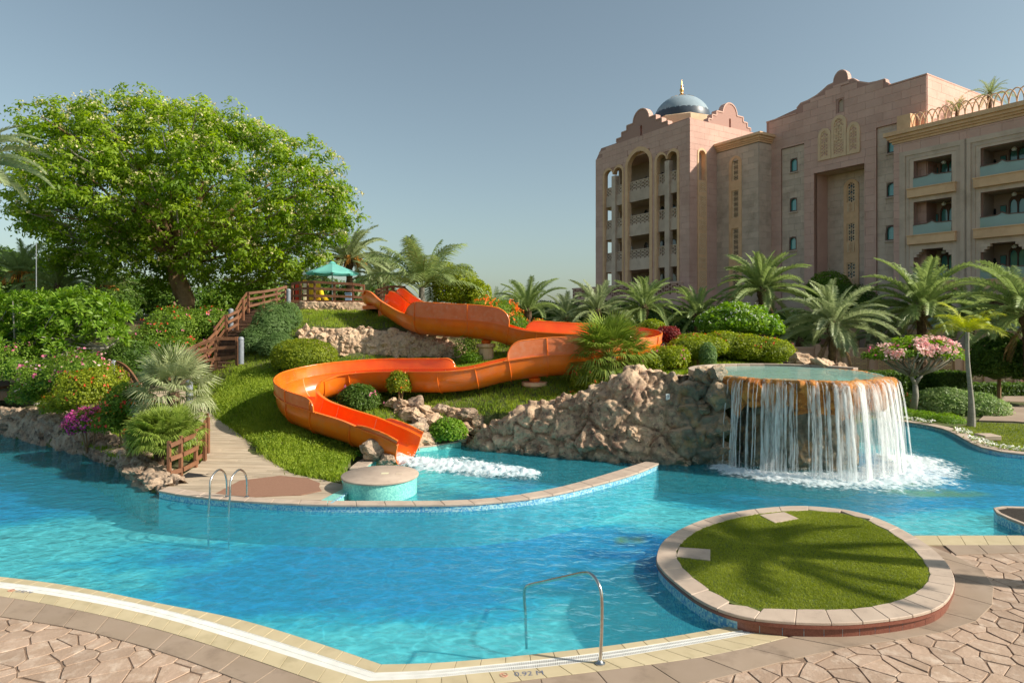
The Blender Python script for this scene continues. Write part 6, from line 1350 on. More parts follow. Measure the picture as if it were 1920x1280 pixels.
FS_ = {'date': fset(1, 'frond', leafl=.17, nl=60), 'dgrey': fset(2, 'frond_grey', leafl=.17, nl=56), 'coco': fset(3, 'frond', leafl=.27, nl=50, vee=-.1), 'yel': fset(4, 'frond_yellow', leafl=.33, nl=38, vee=.25), 'lowres': fset(5, 'frond', leafl=.18, nl=30)}
def palm(lbl, px, py, Y, L, basepx=None, kind='date', n=38, tr_r=.2, group='date palms', name='date_palm', dates=False, lo=0, hi=6.2, bark='palmbark', zb=None, dry=0, spread=1):
    c = P(px, py, Y); zb = tz1(c.x, c.y) if zb is None else zb; bx = ((basepx if basepx is not None else px) - CX) / FP * Y; t = thing(name, lbl, 'palm', (bx, Y, zb), group)
    q = MB(); b0 = V(bx, Y, zb - .1); k_ = max(6, int((c.z - zb) / .18)); k_ = min(k_, 40)
    if bark == 'palmbark':
        pts = [b0.lerp(c, i / k_) for i in range(k_ + 1)]; q.tube(pts, [tr_r * (1.15 - .25 * i / k_ + (.14 if i % 2 else 0)) for i in range(k_ + 1)], 9)
        q.lathe(c + V(0, 0, -.45), [(tr_r * .9, -.1), (tr_r * 1.5, .15), (tr_r * 1.35, .5), (tr_r * .5, .8)], 10)
    else:
        pts = [b0.lerp(c, i / 10) + V(.04 * math.sin(i * .6), 0, 0) for i in range(11)]; q.tube(pts, [tr_r * (1.35 - .55 * min(1, i / 4) * 1 - .02 * i) for i in range(11)], 12)
    obj('trunk', q.mesh('trunk'), M[bark], t)
    for i in range(n):
        u = (i + .5) / n; L = L; v_ = lo + (hi - lo) * u ** .85; j = min(6, int(v_)); az = i * 2.39996 + random.uniform(-.25, .25); sc = L * (.9 if kind in ('date', 'dgrey') else 1) * (random.uniform(.86, 1.1)) * (.8 if j == 0 else 1)
        o = obj('frond', FS_[kind][j], None, t, c + V(math.cos(az), math.sin(az), 0) * tr_r * .5, (random.uniform(-.25, .25), random.uniform(-.10, .10), az), (sc, sc * spread, sc))
    for i in range(dry):
        az = i * 2.4; fr = frond_dry[i % len(frond_dry)]; obj('dead_frond', fr, None, t, c - V(0, 0, .3), (0, 0, az), (L * .6,) * 3)
    if dates:
        q = MB()
        for i in range(7):
            az = i * .9 + .3; d = V(math.cos(az), math.sin(az), 0)
            for s in range(9): d2 = d + V(random.uniform(-.3, .3), random.uniform(-.3, .3), 0); q.tube([c + V(0, 0, .1), c + d2 * .5 + V(0, 0, .35), c + d2 * .9 - V(0, 0, .1 + .4 * random.random())], [.02, .025, .03], 4, False)
        obj('date_bunches', q.mesh('d'), M['dates'], t)
    return t
frond_dry = []
for j in range(2): me = frond_mesh(90 + j, -55, 30, leafl=.14, nl=26); me.materials.append(M['dry']); frond_dry.append(me)
palm('tall date palm before the ornate hotel bay, fronds reaching into the sky', 1428, 545, 40, 3.5, n=44, zb=.2, dry=6)
palm('full date palm behind the raised pool with its crown at hedge height', 1562, 612, 33, 3.3, kind='dgrey', n=46, basepx=1560, zb=.1, dry=8, lo=.3)
palm('big date palm before the hotel balconies between frangipani and building', 1728, 580, 36, 3.8, kind='date', n=46, basepx=1728, zb=.05, dry=6, tr_r=.24)
palm('date palm with hanging fronds cut by the right edge of the photo', 1925, 590, 29, 3.3, kind='date', n=40, basepx=1935, zb=.02, lo=.8, dry=8)
palm('date palm with upright bright fronds under the tower arches', 1208, 578, 40, 2.7, n=36, zb=.3, lo=0)
palm('short date palm directly right of the upright bright one', 1308, 592, 40, 2.6, n=34, zb=.3)
palm('pale green date palm near the bottom left corner of the domed tower', 1120, 585, 44, 3.0, kind='dgrey', n=36, zb=.3)
palm('dim date palm between the lone dark palm and the domed tower', 1062, 600, 46, 2.8, kind='dgrey', n=30, zb=.3)
palm('lone dark date palm with arching fronds against the sky left of the tower', 990, 585, 40, 3.0, n=24, zb=1.5, lo=0, hi=4.5, tr_r=.16)
palm('distant low date palm behind the orange-flowered bush', 925, 585, 48, 2.4, kind='lowres', n=24, zb=.8)
palm('date palm crown low before the hotel middle block', 1500, 640, 42, 2.8, kind='lowres', n=30, zb=.2)
palm('date palm crown low between the two round fronds at the hotel foot', 1650, 630, 41, 3.2, kind='dgrey', n=34, zb=.2)
palm('date palm crown behind the yellow-green palm at the right', 1820, 600, 38, 3.2, kind='date', n=34, zb=.1)
palm('coconut palm with long drooping leaves right of the umbrella', 792, 538, 34, 3.3, kind='coco', n=22, zb=4.2, lo=.2, hi=4.6, tr_r=.24, name='coconut_palm', group=None, bark='greybark')
palm('date palm with orange fruit bunches behind the umbrella', 655, 490, 42, 3.4, kind='dgrey', n=44, zb=2.6, dates=True, lo=.3)
palm('date palm crown filling the gap between umbrella and coconut palm', 715, 525, 44, 3.0, kind='dgrey', n=36, zb=2.4)
palm('green date palm behind the railing left of the umbrella', 555, 540, 42, 2.8, kind='date', n=30, zb=2.6)
palm('dark date palm behind the left bushes showing orange fruit', 40, 520, 40, 3.2, kind='date', n=32, zb=2.2, dates=True)
palm('dark feathery palm between the left frangipani and the shade tree', 110, 540, 36, 2.8, kind='date', n=30, zb=2.6)
palm('date palm with orange fruit glimpsed under the shade tree', 195, 545, 44, 2.8, kind='date', n=28, zb=2.2, dates=True)
palm('grey-green date palm reaching in at the upper left edge', -62, 305, 24, 2.9, kind='dgrey', n=34, zb=1.2, lo=.4)
palm('young yellow-green palm with a slim pale trunk on the right lawn', 1814, 622, 23.8, 1.25, basepx=1821, kind='yel', n=11, zb=.03, lo=1.0, hi=4.6, tr_r=.11, name='young_palm', group=None, bark='greybark', spread=1.3)
palm('feather palm behind the roof balustrade of the hotel', 1856, 178, 47, 1.5, kind='lowres', n=22, zb=17.6, tr_r=.12, name='roof_palm', group='palms on the hotel roof'); palm('low palm tuft behind the roof balustrade left of the feather palm', 1795, 212, 48, 1.3, kind='lowres', n=18, zb=17.6, tr_r=.1, name='roof_palm', group='palms on the hotel roof', hi=3)
palm('date palm standing outside the right edge whose shadow falls on the round lawn', 2330, 560, 9.2, 2.1, kind='date', n=26, zb=0, tr_r=.18)
# fan palms
def fan_mesh(seed, droop=.5, seg=34, spread=230):
    rr = random.Random(seed); vs, fs, tt = [], [], []; pl_ = .55
    pts = [V(0, 0, 0), V(pl_ * .5, 0, .03), V(pl_, 0, 0)]
    for i, p in enumerate(pts):
        r = .009; vs += [p + V(0, r, 0), p + V(0, -r, 0), p + V(0, 0, -r)]; tt += [.7] * 3
        if i: a = (i - 1) * 3; fs += [(a, a + 1, a + 4, a + 3), (a + 1, a + 2, a + 5, a + 4), (a + 2, a, a + 3, a + 5)]
    for k in range(seg):
        a = R(-spread / 2 + spread * k / (seg - 1)); L_ = .52 * (1 - .25 * abs(a / R(spread / 2)) ** 2) * rr.uniform(.88, 1.08); up = .10 * math.cos(a) + rr.uniform(-.05, .05); d = V(math.cos(a), math.sin(a), up).normalized(); s = V(-math.sin(a), math.cos(a), 0) * .016
        p0 = pts[-1]; p1 = p0 + d * L_ * .55; p2 = p1 + (d - V(0, 0, droop * rr.uniform(.4, 1.4))).normalized() * L_ * .45; fold = V(0, 0, .008 * (1 if k % 2 else -1)); b = len(vs); vs += [p0, p1 - s + fold, p1 + s + fold, p2]; q = rr.random() * .5; tt += [q, q + .2, q + .2, min(1, q + .5)]; fs += [(b, b + 1, b + 2), (b + 2, b + 1, b + 3)]
    return mesh('leaf', vs, fs, False, tt)
FAN = {}
for key, m in (('fan', 'fan'), ('fan_grey', 'fan_grey')):
    FAN[key] = []
    for j in range(5): me = fan_mesh(j + 1, .25 + .3 * j); me.materials.append(M[m]); FAN[key].append(me)
def fanpalm(lbl, px, py, Y, R_, n, kind='fan', zb=None, lo=-70, hi=85, trunk=.16, heads=((0, 0, 0),), name='fan_palm'):
    c = P(px, py, Y); zb = tz1(c.x, c.y) if zb is None else zb; t = thing(name, lbl, 'palm', (c.x, c.y, zb), None)
    for hx, hy, hz in heads:
        h = c + V(hx, hy, hz); q = MB(); k_ = 8; b0 = V(c.x + hx * .3, c.y + hy * .3, zb - .1); q.tube([b0.lerp(h, i / k_) for i in range(k_ + 1)], [trunk * (1 + (.12 if i % 2 else 0)) for i in range(k_ + 1)], 8); obj('trunk', q.mesh('t'), M['palmbark'], t)
        for i in range(n):
            u = (i + .5) / n; el = R(hi - (hi - lo) * u ** .9); az = i * 2.39996 + random.uniform(-.3, .3); sc = R_ * random.uniform(.85, 1.12)
            obj('leaf', FAN[kind][min(4, int(u * 5))], None, t, h, (random.uniform(-.3, .3), -el, az), (sc,) * 3)
    return t
fanpalm('large bushy fan palm standing before the right bend of the slide', 1142, 668, 21.8, 1.62, 84, 'fan', lo=-70, hi=72, trunk=.22)
fanpalm('silvery fan palm beside the boardwalk', 325, 735, 18.0, 1.34, 36, 'fan_grey', lo=-45, hi=86, zb=.3)
fanpalm('bright green fan palm clump low behind the curved railing', 302, 822, 16.5, .82, 44, 'fan', lo=-25, hi=85, zb=.12, trunk=.07, heads=((0, 0, 0), (-.28, .2, -.05), (.25, .25, .05)))
# pink frangipani tree
ft = thing('frangipani_tree', 'umbrella-shaped frangipani covered in pale pink blossom on the right', 'tree', tuple(P(1712, 765, 27.5)))
q = MB(); fy = 27.0; b0 = P(1712, 768, fy); s0 = P(1716, 720, fy); ends = []
q.tube([b0, P(1717, 742, fy), s0], [.15, .12, .10], 9); q.tube([s0, P(1708, 705, fy)], [.09, .07], 8); q.tube([s0, P(1728, 702, fy)], [.09, .07], 8)
for i in range(22):
    st_ = P(1708, 705, fy) if i % 2 else P(1728, 702, fy); a = i * 2.4; rad = random.uniform(.5, 1); e = P(1716 + math.cos(a) * 78 * rad, 668 + random.uniform(-4, 4) + 18 * rad * abs(math.cos(a)) * .3, fy) + V(0, math.sin(a) * 1.4 * rad, 0); m_ = st_.lerp(e, .5) - V(0, 0, .12); q.tube([st_, m_, e], [.055, .04, .022], 6)
    for _ in range(3): e2 = e + V(random.uniform(-.35, .35), random.uniform(-.3, .3), random.uniform(.1, .3)); q.tube([m_.lerp(e, .7), e2], [.025, .015], 5); ends.append(e2)
obj('trunk', q.mesh('trunk', True), M['greybark'], ft)
LB = [PB(1690, 660, fy, 52, 17, 1.2), PB(1742, 655, fy, 50, 19, 1.2), PB(1655, 668, fy, 34, 11, .8), PB(1780, 666, fy, 26, 12, .7), PB(1715, 645, fy + .3, 50, 16, 1.0)]
foliage('crown', LB, 'leaf_bright', 2600, (.24, .07), ft, core=False, lump=.25, hollow=.3, up=.8)
flowers(LB, 'flower_pale', 1000, .115, ft, topbias=-.5, clump=1.6, name='blossom'); flowers(LB[:3], 'flower_pink', 60, .11, ft, topbias=-.3, name='blossom')

# ---------------------------------------------------------------- ground cover on the slope and the lawns
def blades(name, pts, h, w, m, lbl, lean=.35, cat='grass', nb=3, tmul=1.0):
    n = len(pts); p = np.repeat(pts, nb, 0) + np.c_[rng.normal(size=(n * nb, 2)) * h * .35, np.zeros(n * nb)]; N_ = len(p); hh = h * rng.uniform(.6, 1.25, N_); a = rng.uniform(0, 6.28, N_); ln = rng.uniform(0, lean, N_) * hh; sd = np.stack([np.cos(a), np.sin(a), np.zeros(N_)], -1); a2 = rng.uniform(0, 6.28, N_); ld = np.stack([np.cos(a2) * ln, np.sin(a2) * ln, hh], -1)
    W2 = w * rng.uniform(.7, 1.3, N_)[:, None]; v = np.stack([p - sd * W2 * .5, p + sd * W2 * .5, p + ld * .55 + sd * W2 * .42, p + ld], 1).reshape(-1, 3); i = np.arange(N_) * 4; f = np.stack([i, i + 1, i + 2, i + 3], -1)
    t = np.clip(.42 + .7 * fbm(p * np.array([1.1, 1.1, 0]) + 5, 4) + rng.normal(size=N_) * .2, 0, 1) * tmul; o = obj(name, npmesh(name, v, f, False, np.repeat(t, 4)), M[m], kind='stuff', label=lbl, cat=cat); return o
BZ = [(p.x, p.y) for p in PATHW]
def scatter(n, x0, x1, y0, y1, rej, dens=None):
    x = rng.uniform(x0, x1, n); y = rng.uniform(y0, y1, n); ok = ~rej(x, y); x, y = x[ok], y[ok]; return np.c_[x, y, tz(x, y)]
rockz = [(p.x, p.y) for p in [P(556, 668, 26.8), P(872, 670, 26.8), P(872, 640, 28.4), P(556, 618, 28.4)]]
cliffz = [(p.x, p.y) for p in CLIFF + offs(CLIFF, .9)[::-1]]
rej = lambda x, y: inpoly(x, y, POOLM) | inpoly(x, y, BZ) | inpoly(x, y, rockz) | (y > 30.9) | (np.hypot(x - UC.x, y - UC.y) < 2.8)
berm = [(p.x, p.y) for p in [GP(405, 783), GP(430, 800), GP(468, 828), GP(500, 860), GP(545, 886), GP(600, 898), GP(645, 908), G(655, 880), G(690, 858), P(700, 842, 18.4), P(600, 800, 19.4), P(530, 770, 21), P(560, 730, 23), P(520, 700, 25), P(440, 695, 26), P(400, 740, 23.5)]]
pb = scatter(34000, -12, 0, 14, 27, lambda x, y: rej(x, y) | ~inpoly(x, y, berm))
blades('groundcover', pb, .17, .022, 'grass', 'thick leafy green groundcover on the slope between the boardwalk and the slide', nb=5, lean=.9)
n_ = 52000; pq = scatter(n_, -12, 0, 14, 27, lambda x, y: rej(x, y) | ~inpoly(x, y, berm)); hh = (.10 + .16 * np.clip(fbm(pq * np.array([1.6, 1.6, 0]), 3) + .5, 0, 1)) ; pq[:, 2] += hh * rng.uniform(.45, 1.1, len(pq)); v, t_ = leafquads(pq, rng.normal(size=pq.shape) * .7 + [0, 0, .5], .075, .028, np.clip(.45 + .5 * fbm(pq * 1.5, 3) + rng.normal(size=len(pq)) * .22, 0, 1)); obj('groundcover_leaves', npmesh('groundcover_leaves', v, qfaces(len(pq)), False, t_), M['grass'], kind='stuff', label='small bright leaves topping the groundcover beside the boardwalk', cat='ground cover')
pg = scatter(46000, -13, 4.5, 17.5, 31, lambda x, y: rej(x, y) | inpoly(x, y, berm))
blades('grass', pg, .11, .018, 'grass', 'green grass covering the hill around and under the orange slide', nb=4, lean=.7, tmul=.85)
pg = scatter(6000, 4.5, 12, 20.5, 27, rej); blades('grass', pg, .12, .03, 'grass', 'rough grass on the mound behind the raised pool', nb=3)
IIw = [(p.x, p.y) for p in ii]; x = rng.uniform(min(p[0] for p in IIw), max(p[0] for p in IIw), 60000); y = rng.uniform(min(p[1] for p in IIw), max(p[1] for p in IIw), 60000); ok = inpoly(x, y, IIw)
for qd in SLABQ: ok &= ~inpoly(x, y, [(p.x, p.y) for p in qd])
pi_ = np.c_[x[ok], y[ok], np.full(ok.sum(), IZ - .016)]; blades('lawn_grass', pi_, .028, .007, 'lawn_blade', 'short mown grass of the round planter', nb=3, lean=1.2)
x = rng.uniform(12, 24, 30000); y = rng.uniform(17, 27, 30000); lwp = [(p.x, p.y) for p in lw]; ok = inpoly(x, y, lwp); blades('lawn_grass', np.c_[x[ok], y[ok], np.full(ok.sum(), .05)], .05, .02, 'lawn_blade', 'mown grass of the far right lawn', nb=2, lean=1.2)
# ---------------------------------------------------------------- the hotel
class Face:
    def __init__(s, O, d): s.O = Vector((O[0], O[1], 0)); s.d = Vector((d[0], d[1], 0)).normalized(); s.n = V(s.d.y, -s.d.x, 0)
    def S(s, px): k = (px - CX) / FP; return (k * s.O.y - s.O.x) / (s.d.x - k * s.d.y)
    def Z(s, px, py): Y = s.O.y + s.d.y * s.S(px); return CAMZ - (py - CY) * Y / FP
    def Pt(s, a, z, off=0): q = s.O + s.d * a + s.n * off; return V(q.x, q.y, z)
    def mat4(s, off=0): m = Matrix(((s.d.x, 0, s.n.x, 0), (s.d.y, 0, s.n.y, 0), (0, 1, 0, 0), (0, 0, 0, 1))); return Matrix.Translation(s.O + s.n * off) @ m
U_ = (.5225, -.8526); V_ = (.8526, .5225)
TF = Face((9.25, 70.5), U_); TR = Face((16.34, 58.9), V_); BF = Face((19.46, 60.8), U_); BR = Face((21.9, 56.8), V_); MF = Face((23.38, 57.7), U_); MR = Face((30.2, 46.6), V_); WF = Face((28.46, 47.7), U_)
z4 = lambda x, y: (1080 + x / 2.667, 120 + y / 2.667); z5 = lambda x, y: (1430 + x / 2.667, 120 + y / 2.667)
def plate(outer, holes, th):
    cu = bpy.data.curves.new('c', 'CURVE'); cu.dimensions = '2D'; cu.fill_mode = 'BOTH'; cu.extrude = th / 2
    for loop in [outer] + holes:
        sp = cu.splines.new('POLY'); sp.points.add(len(loop) - 1)
        for i, p in enumerate(loop): sp.points[i].co = (p[0], p[1], 0, 1)
        sp.use_cyclic_u = True
    o = bpy.data.objects.new('c', cu); me = bpy.data.meshes.new_from_object(o); bpy.data.objects.remove(o); bpy.data.curves.remove(cu); return me
def put(name, face, outer, holes, th, off, m, parent):
    """plate whose outer surface lies 'off' in front of the face plane"""
    me = plate(outer, holes, th); me.transform(face.mat4(off - th / 2)); return obj(name, me, M[m], parent)
def rect(a, b, c, d): return [(a, b), (c, b), (c, d), (a, d)]
def arch(s0, s1, zb, zs, za, n=12, pointed=True):
    """opening from the base zb, springing zs, apex za"""
    pts = [(s0, zb), (s1, zb)]; w = s1 - s0; c = (s0 + s1) / 2
    for i in range(n + 1):
        t = i / n; ang = PI * t; x = c + w / 2 * math.cos(ang); h = math.sin(ang); h = h ** .8 + (.0 if not pointed else .10 * max(0, 1 - abs(t - .5) * 4)); pts.append((x, zs + (za - zs) * min(h, 1.1) / (1.1 if pointed else 1)))
    return pts
def fbox(name, face, s0, s1, z0, z1, o0, o1, m, parent):
    q = MB(); c = face.Pt((s0 + s1) / 2, (z0 + z1) / 2, (o0 + o1) / 2); q.box(c, (abs(s1 - s0), abs(o1 - o0), z1 - z0), face.d, face.n, V(0, 0, 1)); return obj(name, q.mesh(name), M[m], parent)
def sub_rect(r, hs):
    out = [r]
    for h in hs:
        nw = []
        for a in out:
            if h[0] >= a[2] or h[2] <= a[0] or h[1] >= a[3] or h[3] <= a[1]: nw.append(a); continue
            if h[0] > a[0]: nw.append((a[0], a[1], h[0], a[3]))
            if h[2] < a[2]: nw.append((h[2], a[1], a[2], a[3]))
            x0, x1 = max(a[0], h[0]), min(a[2], h[2])
            if h[1] > a[1]: nw.append((x0, a[1], x1, h[1]))
            if h[3] < a[3]: nw.append((x0, h[3], x1, a[3]))
        out = nw
    return out
def cladding(face, s0, s1, z0, z1, holes, off, m, parent, rest, w=1.15, h=.56, ztop=None, name='stone_panel'):
    k = 0; z = z0; gap = .013
    while z < z1 - .05:
        zt_ = min(z + h, z1); x = s0 - (w / 2 if k % 2 else 0) * 1
        while x < s1 - .03:
            a, b = max(x, s0), min(x + w, s1); x += w
            top = zt_
            if ztop is not None and ztop((a + b) / 2) < z + .12: continue
            if ztop is not None: top = min(zt_, ztop(a + .05), ztop(b - .05))
            if b - a < .06 or top - z < .08: continue
            for r in sub_rect((a, z, b, top), holes):
                if r[2] - r[0] < .08 or r[3] - r[1] < .08: continue
                q = MB(); c = face.Pt((r[0] + r[2]) / 2, (r[1] + r[3]) / 2, off); dims = (r[2] - r[0] - gap, .05, r[3] - r[1] - gap); key = (parent.name, 'panel')
                CNT[key] = CNT.get(key, 0) + (1 if r[3] > 4 else 0); dd = random.uniform(-.004, .004)
                if CNT[key] <= 300 and r[3] > 4: q.box(c + face.n * dd, dims, face.d, face.n, V(0, 0, 1)); obj(name, q.mesh(name), M[m], parent)
                else: rest.setdefault((parent.name, m), MB()).box(c + face.n * dd, dims, face.d, face.n, V(0, 0, 1))
        z += h; k += 1
def flush(rest, parent):
    for (pn, m), q in rest.items(): obj('stone_panel', q.mesh('panels'), M[m], bpy.data.objects[pn], kind='stuff')
def lattice(face, s0, s1, z0, z1, off, m, parent, back='darkglass', cell=.42, name='lattice_screen', clip=None, frame=.04, th=.05, solid=False):
    nx_ = max(1, round((s1 - s0 - 2 * frame) / cell)); nz_ = max(1, round((z1 - z0 - 2 * frame) / cell)); cw = (s1 - s0 - 2 * frame) / nx_; ch = (z1 - z0 - 2 * frame) / nz_; hs = []
    ok = lambda pts: clip is None or all(inpoly(p[0], p[1], clip) for p in pts)
    for i in range(nx_):
        for j in range(nz_):
            cx, cz = s0 + frame + cw * (i + .5), z0 + frame + ch * (j + .5); r = min(cw, ch)
            p = [(cx + r * .23 * math.cos(a), cz + r * .23 * math.sin(a)) for a in np.linspace(0, 2 * PI, 7)[:-1]]
            if ok(p): hs.append(p)
            for k in range(6):
                a = R(30 + 60 * k); q = [(cx + r * .42 * math.cos(a) + r * .185 * math.cos(b), cz + r * .42 * math.sin(a) * (ch / cw if ch > cw else 1) + r * .185 * math.sin(b)) for b in np.linspace(0, 2 * PI, 6)[:-1]]
                if ok(q): hs.append(q)
    o = put(name, face, clip or rect(s0, z0, s1, z1), hs, th, off, m, parent)
    put('screen_backing', face, clip or rect(s0, z0, s1, z1), [], .03, off - th - .03, back, parent); return o
rest = {}
# ---- domed tower
tw_ = thing('domed_tower', 'pink stone hotel tower with tall arched loggias and a blue-grey dome', 'hotel tower', tuple(TF.Pt(7, 0)))
Wt = (TR.O - TF.O).length; ZT = 22.5
def lay(face, zfn, a, b, t_out, t_in, zb=0): pass
zq = lambda f, zf, x, y: f.Z(*zf(x, y)); sq = lambda f, zf, x: f.S(zf(x, 0)[0])
pairs = [(135, 187, 205, 240, 545, 508, 196), (395, 447, 472, 518, 470, 430, 459)]
# outlines in metres
a0, a1 = sq(TF, z4, 137), sq(TF, z4, 241); b0, b1 = sq(TF, z4, 249), sq(TF, z4, 383); c0_, c1 = sq(TF, z4, 396), sq(TF, z4, 518)
am, cm = (a0 + a1) / 2, (c0_ + c1) / 2
zA = zq(TF, z4, 190, 512); zB = zq(TF, z4, 320, 413); zC = zq(TF, z4, 455, 432); zb0 = 5.5
def pairshape(s0, s1, za, ins=0): 
    m_ = (s0 + s1) / 2; l = arch(s0 + ins, m_ - ins * .3 if ins else m_, zb0, za - .85, za - ins, 8); r = arch(m_ + ins * .3 if ins else m_, s1 - ins, zb0, za - .85, za - ins, 8); return [(s0 + ins, zb0), (s1 - ins, zb0)] + r[2:] + l[2:]
oA, oB, oC = pairshape(a0, a1, zA), arch(b0, b1, zb0, zB - 1.9, zB, 18), pairshape(c0_, c1, zC)
gabc, gh = sq(TF, z4, 325), 3.9
def gable(c, base, steps, knob): 
    """stepped parapet outline left to right"""
    L_ = [(c - steps[0][0], base)]
    for i, (w, z) in enumerate(steps): L_.append((c - w, z)); L_.append((c - (steps[i + 1][0] if i + 1 < len(steps) else knob[0]), z))
    for a in np.linspace(PI, 0, 11): L_.append((c + knob[0] * math.cos(a), steps[-1][1] + knob[1] * math.sin(a)))
    R_ = [(2 * c - x, z) for x, z in L_[:len(steps) * 2 + 1]][::-1]; return L_ + R_
gT = gable(gabc, ZT, [(3.7, ZT + .35), (2.9, ZT + .85), (2.1, ZT + 1.35)], (1.15, 1.15))
outer = [(0, 0), (Wt, 0), (Wt, ZT)] + gT[::-1] + [(.9, ZT), (0, ZT - 1.1)]
put('front_wall', TF, outer, [oA, oB, oC, arch(gabc - .16, gabc + .16, ZT - .1, ZT + .75, ZT + .95, 6)], .5, 0, 'pinkbase', tw_)
hol = [(min(p[0] for p in o), zb0, max(p[0] for p in o), max(p[1] for p in o) + .0) for o in (oA, oB, oC)] + [(gabc - .3, ZT - .2, gabc + .3, ZT + 1)]
hol = [(a, b, c, d - .9 if i != 1 else d - 1.9) if i < 3 else (a, b, c, d) for i, (a, b, c, d) in enumerate(hol)] + [(b0 + .35, zb0, b1 - .35, zB - .5), (a0 + .2, zb0, a1 - .2, zA - .1), (c0_ + .2, zb0, c1 - .2, zC - .1)]
cladding(TF, 0, Wt, 0, ZT - .02, hol, .022, 'pink', tw_, rest, ztop=lambda s: ZT - max(0, (.9 - s) * 1.22))
# cream frames
def frame(face, o, ins, th, off, m, par, zb):
    c = (min(p[0] for p in o) + max(p[0] for p in o)) / 2
    return None
put('arch_frame', TF, arch(b0 - .02, b1 + .02, zb0, zB - 1.9, zB + .02, 18), [arch(b0 + .36, b1 - .36, zb0 + .01, zB - 1.95, zB - .42, 18)], .55, .10, 'cream', tw_)
put('arch_frame', TF, pairshape(a0 - .02, a1 + .02, zA + .02), [pairshape(a0, a1, zA, .26)], .5, .09, 'cream', tw_); put('arch_frame', TF, pairshape(c0_ - .02, c1 + .02, zC + .02), [pairshape(c0_, c1, zC, .26)], .5, .09, 'cream', tw_)
for m_, z in ((am, zA), (cm, zC)): fbox('middle_pier', TF, m_ - .3, m_ + .3, zb0, z - 1.0, -.45, .03, 'greystone', tw_)
# floors, railings, back walls
zr0 = zq(TF, z4, 320, 578)
for i in range(4):
    zr = zr0 - 3.5 * i
    fbox('floor_slab', TF, .3, Wt - .3, zr - 2.05, zr - 1.05, -5.0, -.52, 'greystone', tw_)
    for (s0, s1) in ((a0 + .26, am - .3), (am + .3, a1 - .26), (b0 + .36, b1 - .36), (c0_ + .26, cm - .3), (cm + .3, c1 - .26)):
        fbox('balcony_beam', TF, s0, s1, zr - 2.05, zr - .92, -.5, -.14, 'greystone', tw_)
        lattice(TF, s0, s1, zr - .92, zr - .04, -.24, 'greystone', tw_, back='interior', cell=.62, name='balustrade', th=.08, frame=.06); fbox('balcony_rail', TF, s0, s1, zr - .04, zr + .04, -.36, -.18, 'greystone', tw_)
bs = .7
fbox('back_wall', TF, bs, Wt - .2, zb0, ZT - .9, -3.4, -3.1, 'interior', tw_)
fbox('side_pier', TF, bs - .3, bs, zb0, ZT - .9, -5, -2.9, 'greystone', tw_)
for i in range(5):
    zr = zr0 - 3.5 * (i)
    for (s0, s1, dk_) in ((c1 - 1.5, c1 - .3, 1), (c0_ + .6, c0_ + 1.3, 0), (b1 - 1.4, b1 - .8, 0), (b0 + .1, b0 + .7, 0)):
        zw = zr - .9; put('arched_window', TF, arch(s0 - 3.1, s1 - 3.1, zw, zw + 1.4, zw + 2.0, 8), [], .06, -3.06, 'darkglass', tw_)
fbox('roof_slab', TF, .2, Wt - .2, ZT - 1.9, ZT - 1.3, -9, -.4, 'pink', tw_)
fbox('corner_pier', TF, .0, 1.2, 0, ZT - 1.2, -8.0, -6.6, 'pink', tw_); fbox('left_parapet', TF, 0.02, .5, ZT - 1.9, ZT - .9, -8, -.5, 'pink', tw_)
fbox('rear_wall', TF, 4.6, Wt - .2, 0, ZT - 1.2, -8.4, -8.0, 'interior', tw_)
fbox('podium', TF, -2, Wt + .6, 0, 6.2, -8, 1.8, 'pink', tw_); lattice(TF, -2, Wt + .6, 6.2, 7.2, 1.7, 'pink', tw_, back='interior', cell=.9, name='podium_parapet', th=.2); fbox('podium_coping', TF, -2.05, Wt + .65, 7.2, 7.35, 1.45, 1.78, 'pink', tw_)
# right face
s0, s1 = sq(TR, z4, 605), sq(TR, z4, 650); zT_ = zq(TR, z4, 628, 422); g2 = sq(TR, z4, 770); gR = gable(g2, ZT - .05, [(3.0, ZT + .25), (2.5, ZT + .7), (1.9, ZT + 1.15)], (1.0, 1.05)); LR = 9.0
put('side_wall', TR, [(0, 0), (LR, 0), (LR, ZT - .05)] + gR[::-1] + [(0, ZT - .05)], [arch(s0, s1, zb0, zT_ - .6, zT_, 10), arch(g2 - .13, g2 + .13, ZT - .1, ZT + .6, ZT + .8, 6)], .5, 0, 'pinkbase', tw_)
cladding(TR, 0, LR, 0, ZT - .07, [(s0, zb0, s1, zT_ - .3)], .022, 'pink', tw_, rest, w=1.3)
put('arch_frame', TR, arch(s0 - .02, s1 + .02, zb0, zT_ - .62, zT_ + .02, 10), [arch(s0 + .16, s1 - .16, zT_ - 3.0, zT_ - .62, zT_ - .18, 10)], .5, .10, 'cream', tw_)
put('dark_recess', TR, rect(s0, zT_ - 3.1, s1, zT_), [], .04, -.4, 'interior', tw_)
for k in range(4):
    z1_ = zT_ - 3.2 - 3.5 * k; lattice(TR, s0 + .18, s1 - .18, z1_ - 0.9, z1_, .13, 'palecream', tw_, back='cream', cell=.42, th=.04); lattice(TR, s0 + .18, s1 - .18, z1_ - 3.2, z1_ - 1.25, .13, 'palecream', tw_, back='cream', cell=.42, th=.04)
for o in (gT, gR): pass
def capstrip(face, pts, parent, m='pink', th=.6, name='parapet_cap'):
    q = MB()
    for a, b in zip(pts, pts[1:]): q.beam(face.Pt(a[0], a[1] + .05, -.25), face.Pt(b[0], b[1] + .05, -.25), th, .12, V(0, 0, 1) if abs(b[0] - a[0]) > 1e-3 else face.d)
    obj(name, q.mesh(name), M[m], parent)
capstrip(TF, gT, tw_); capstrip(TR, gR, tw_)
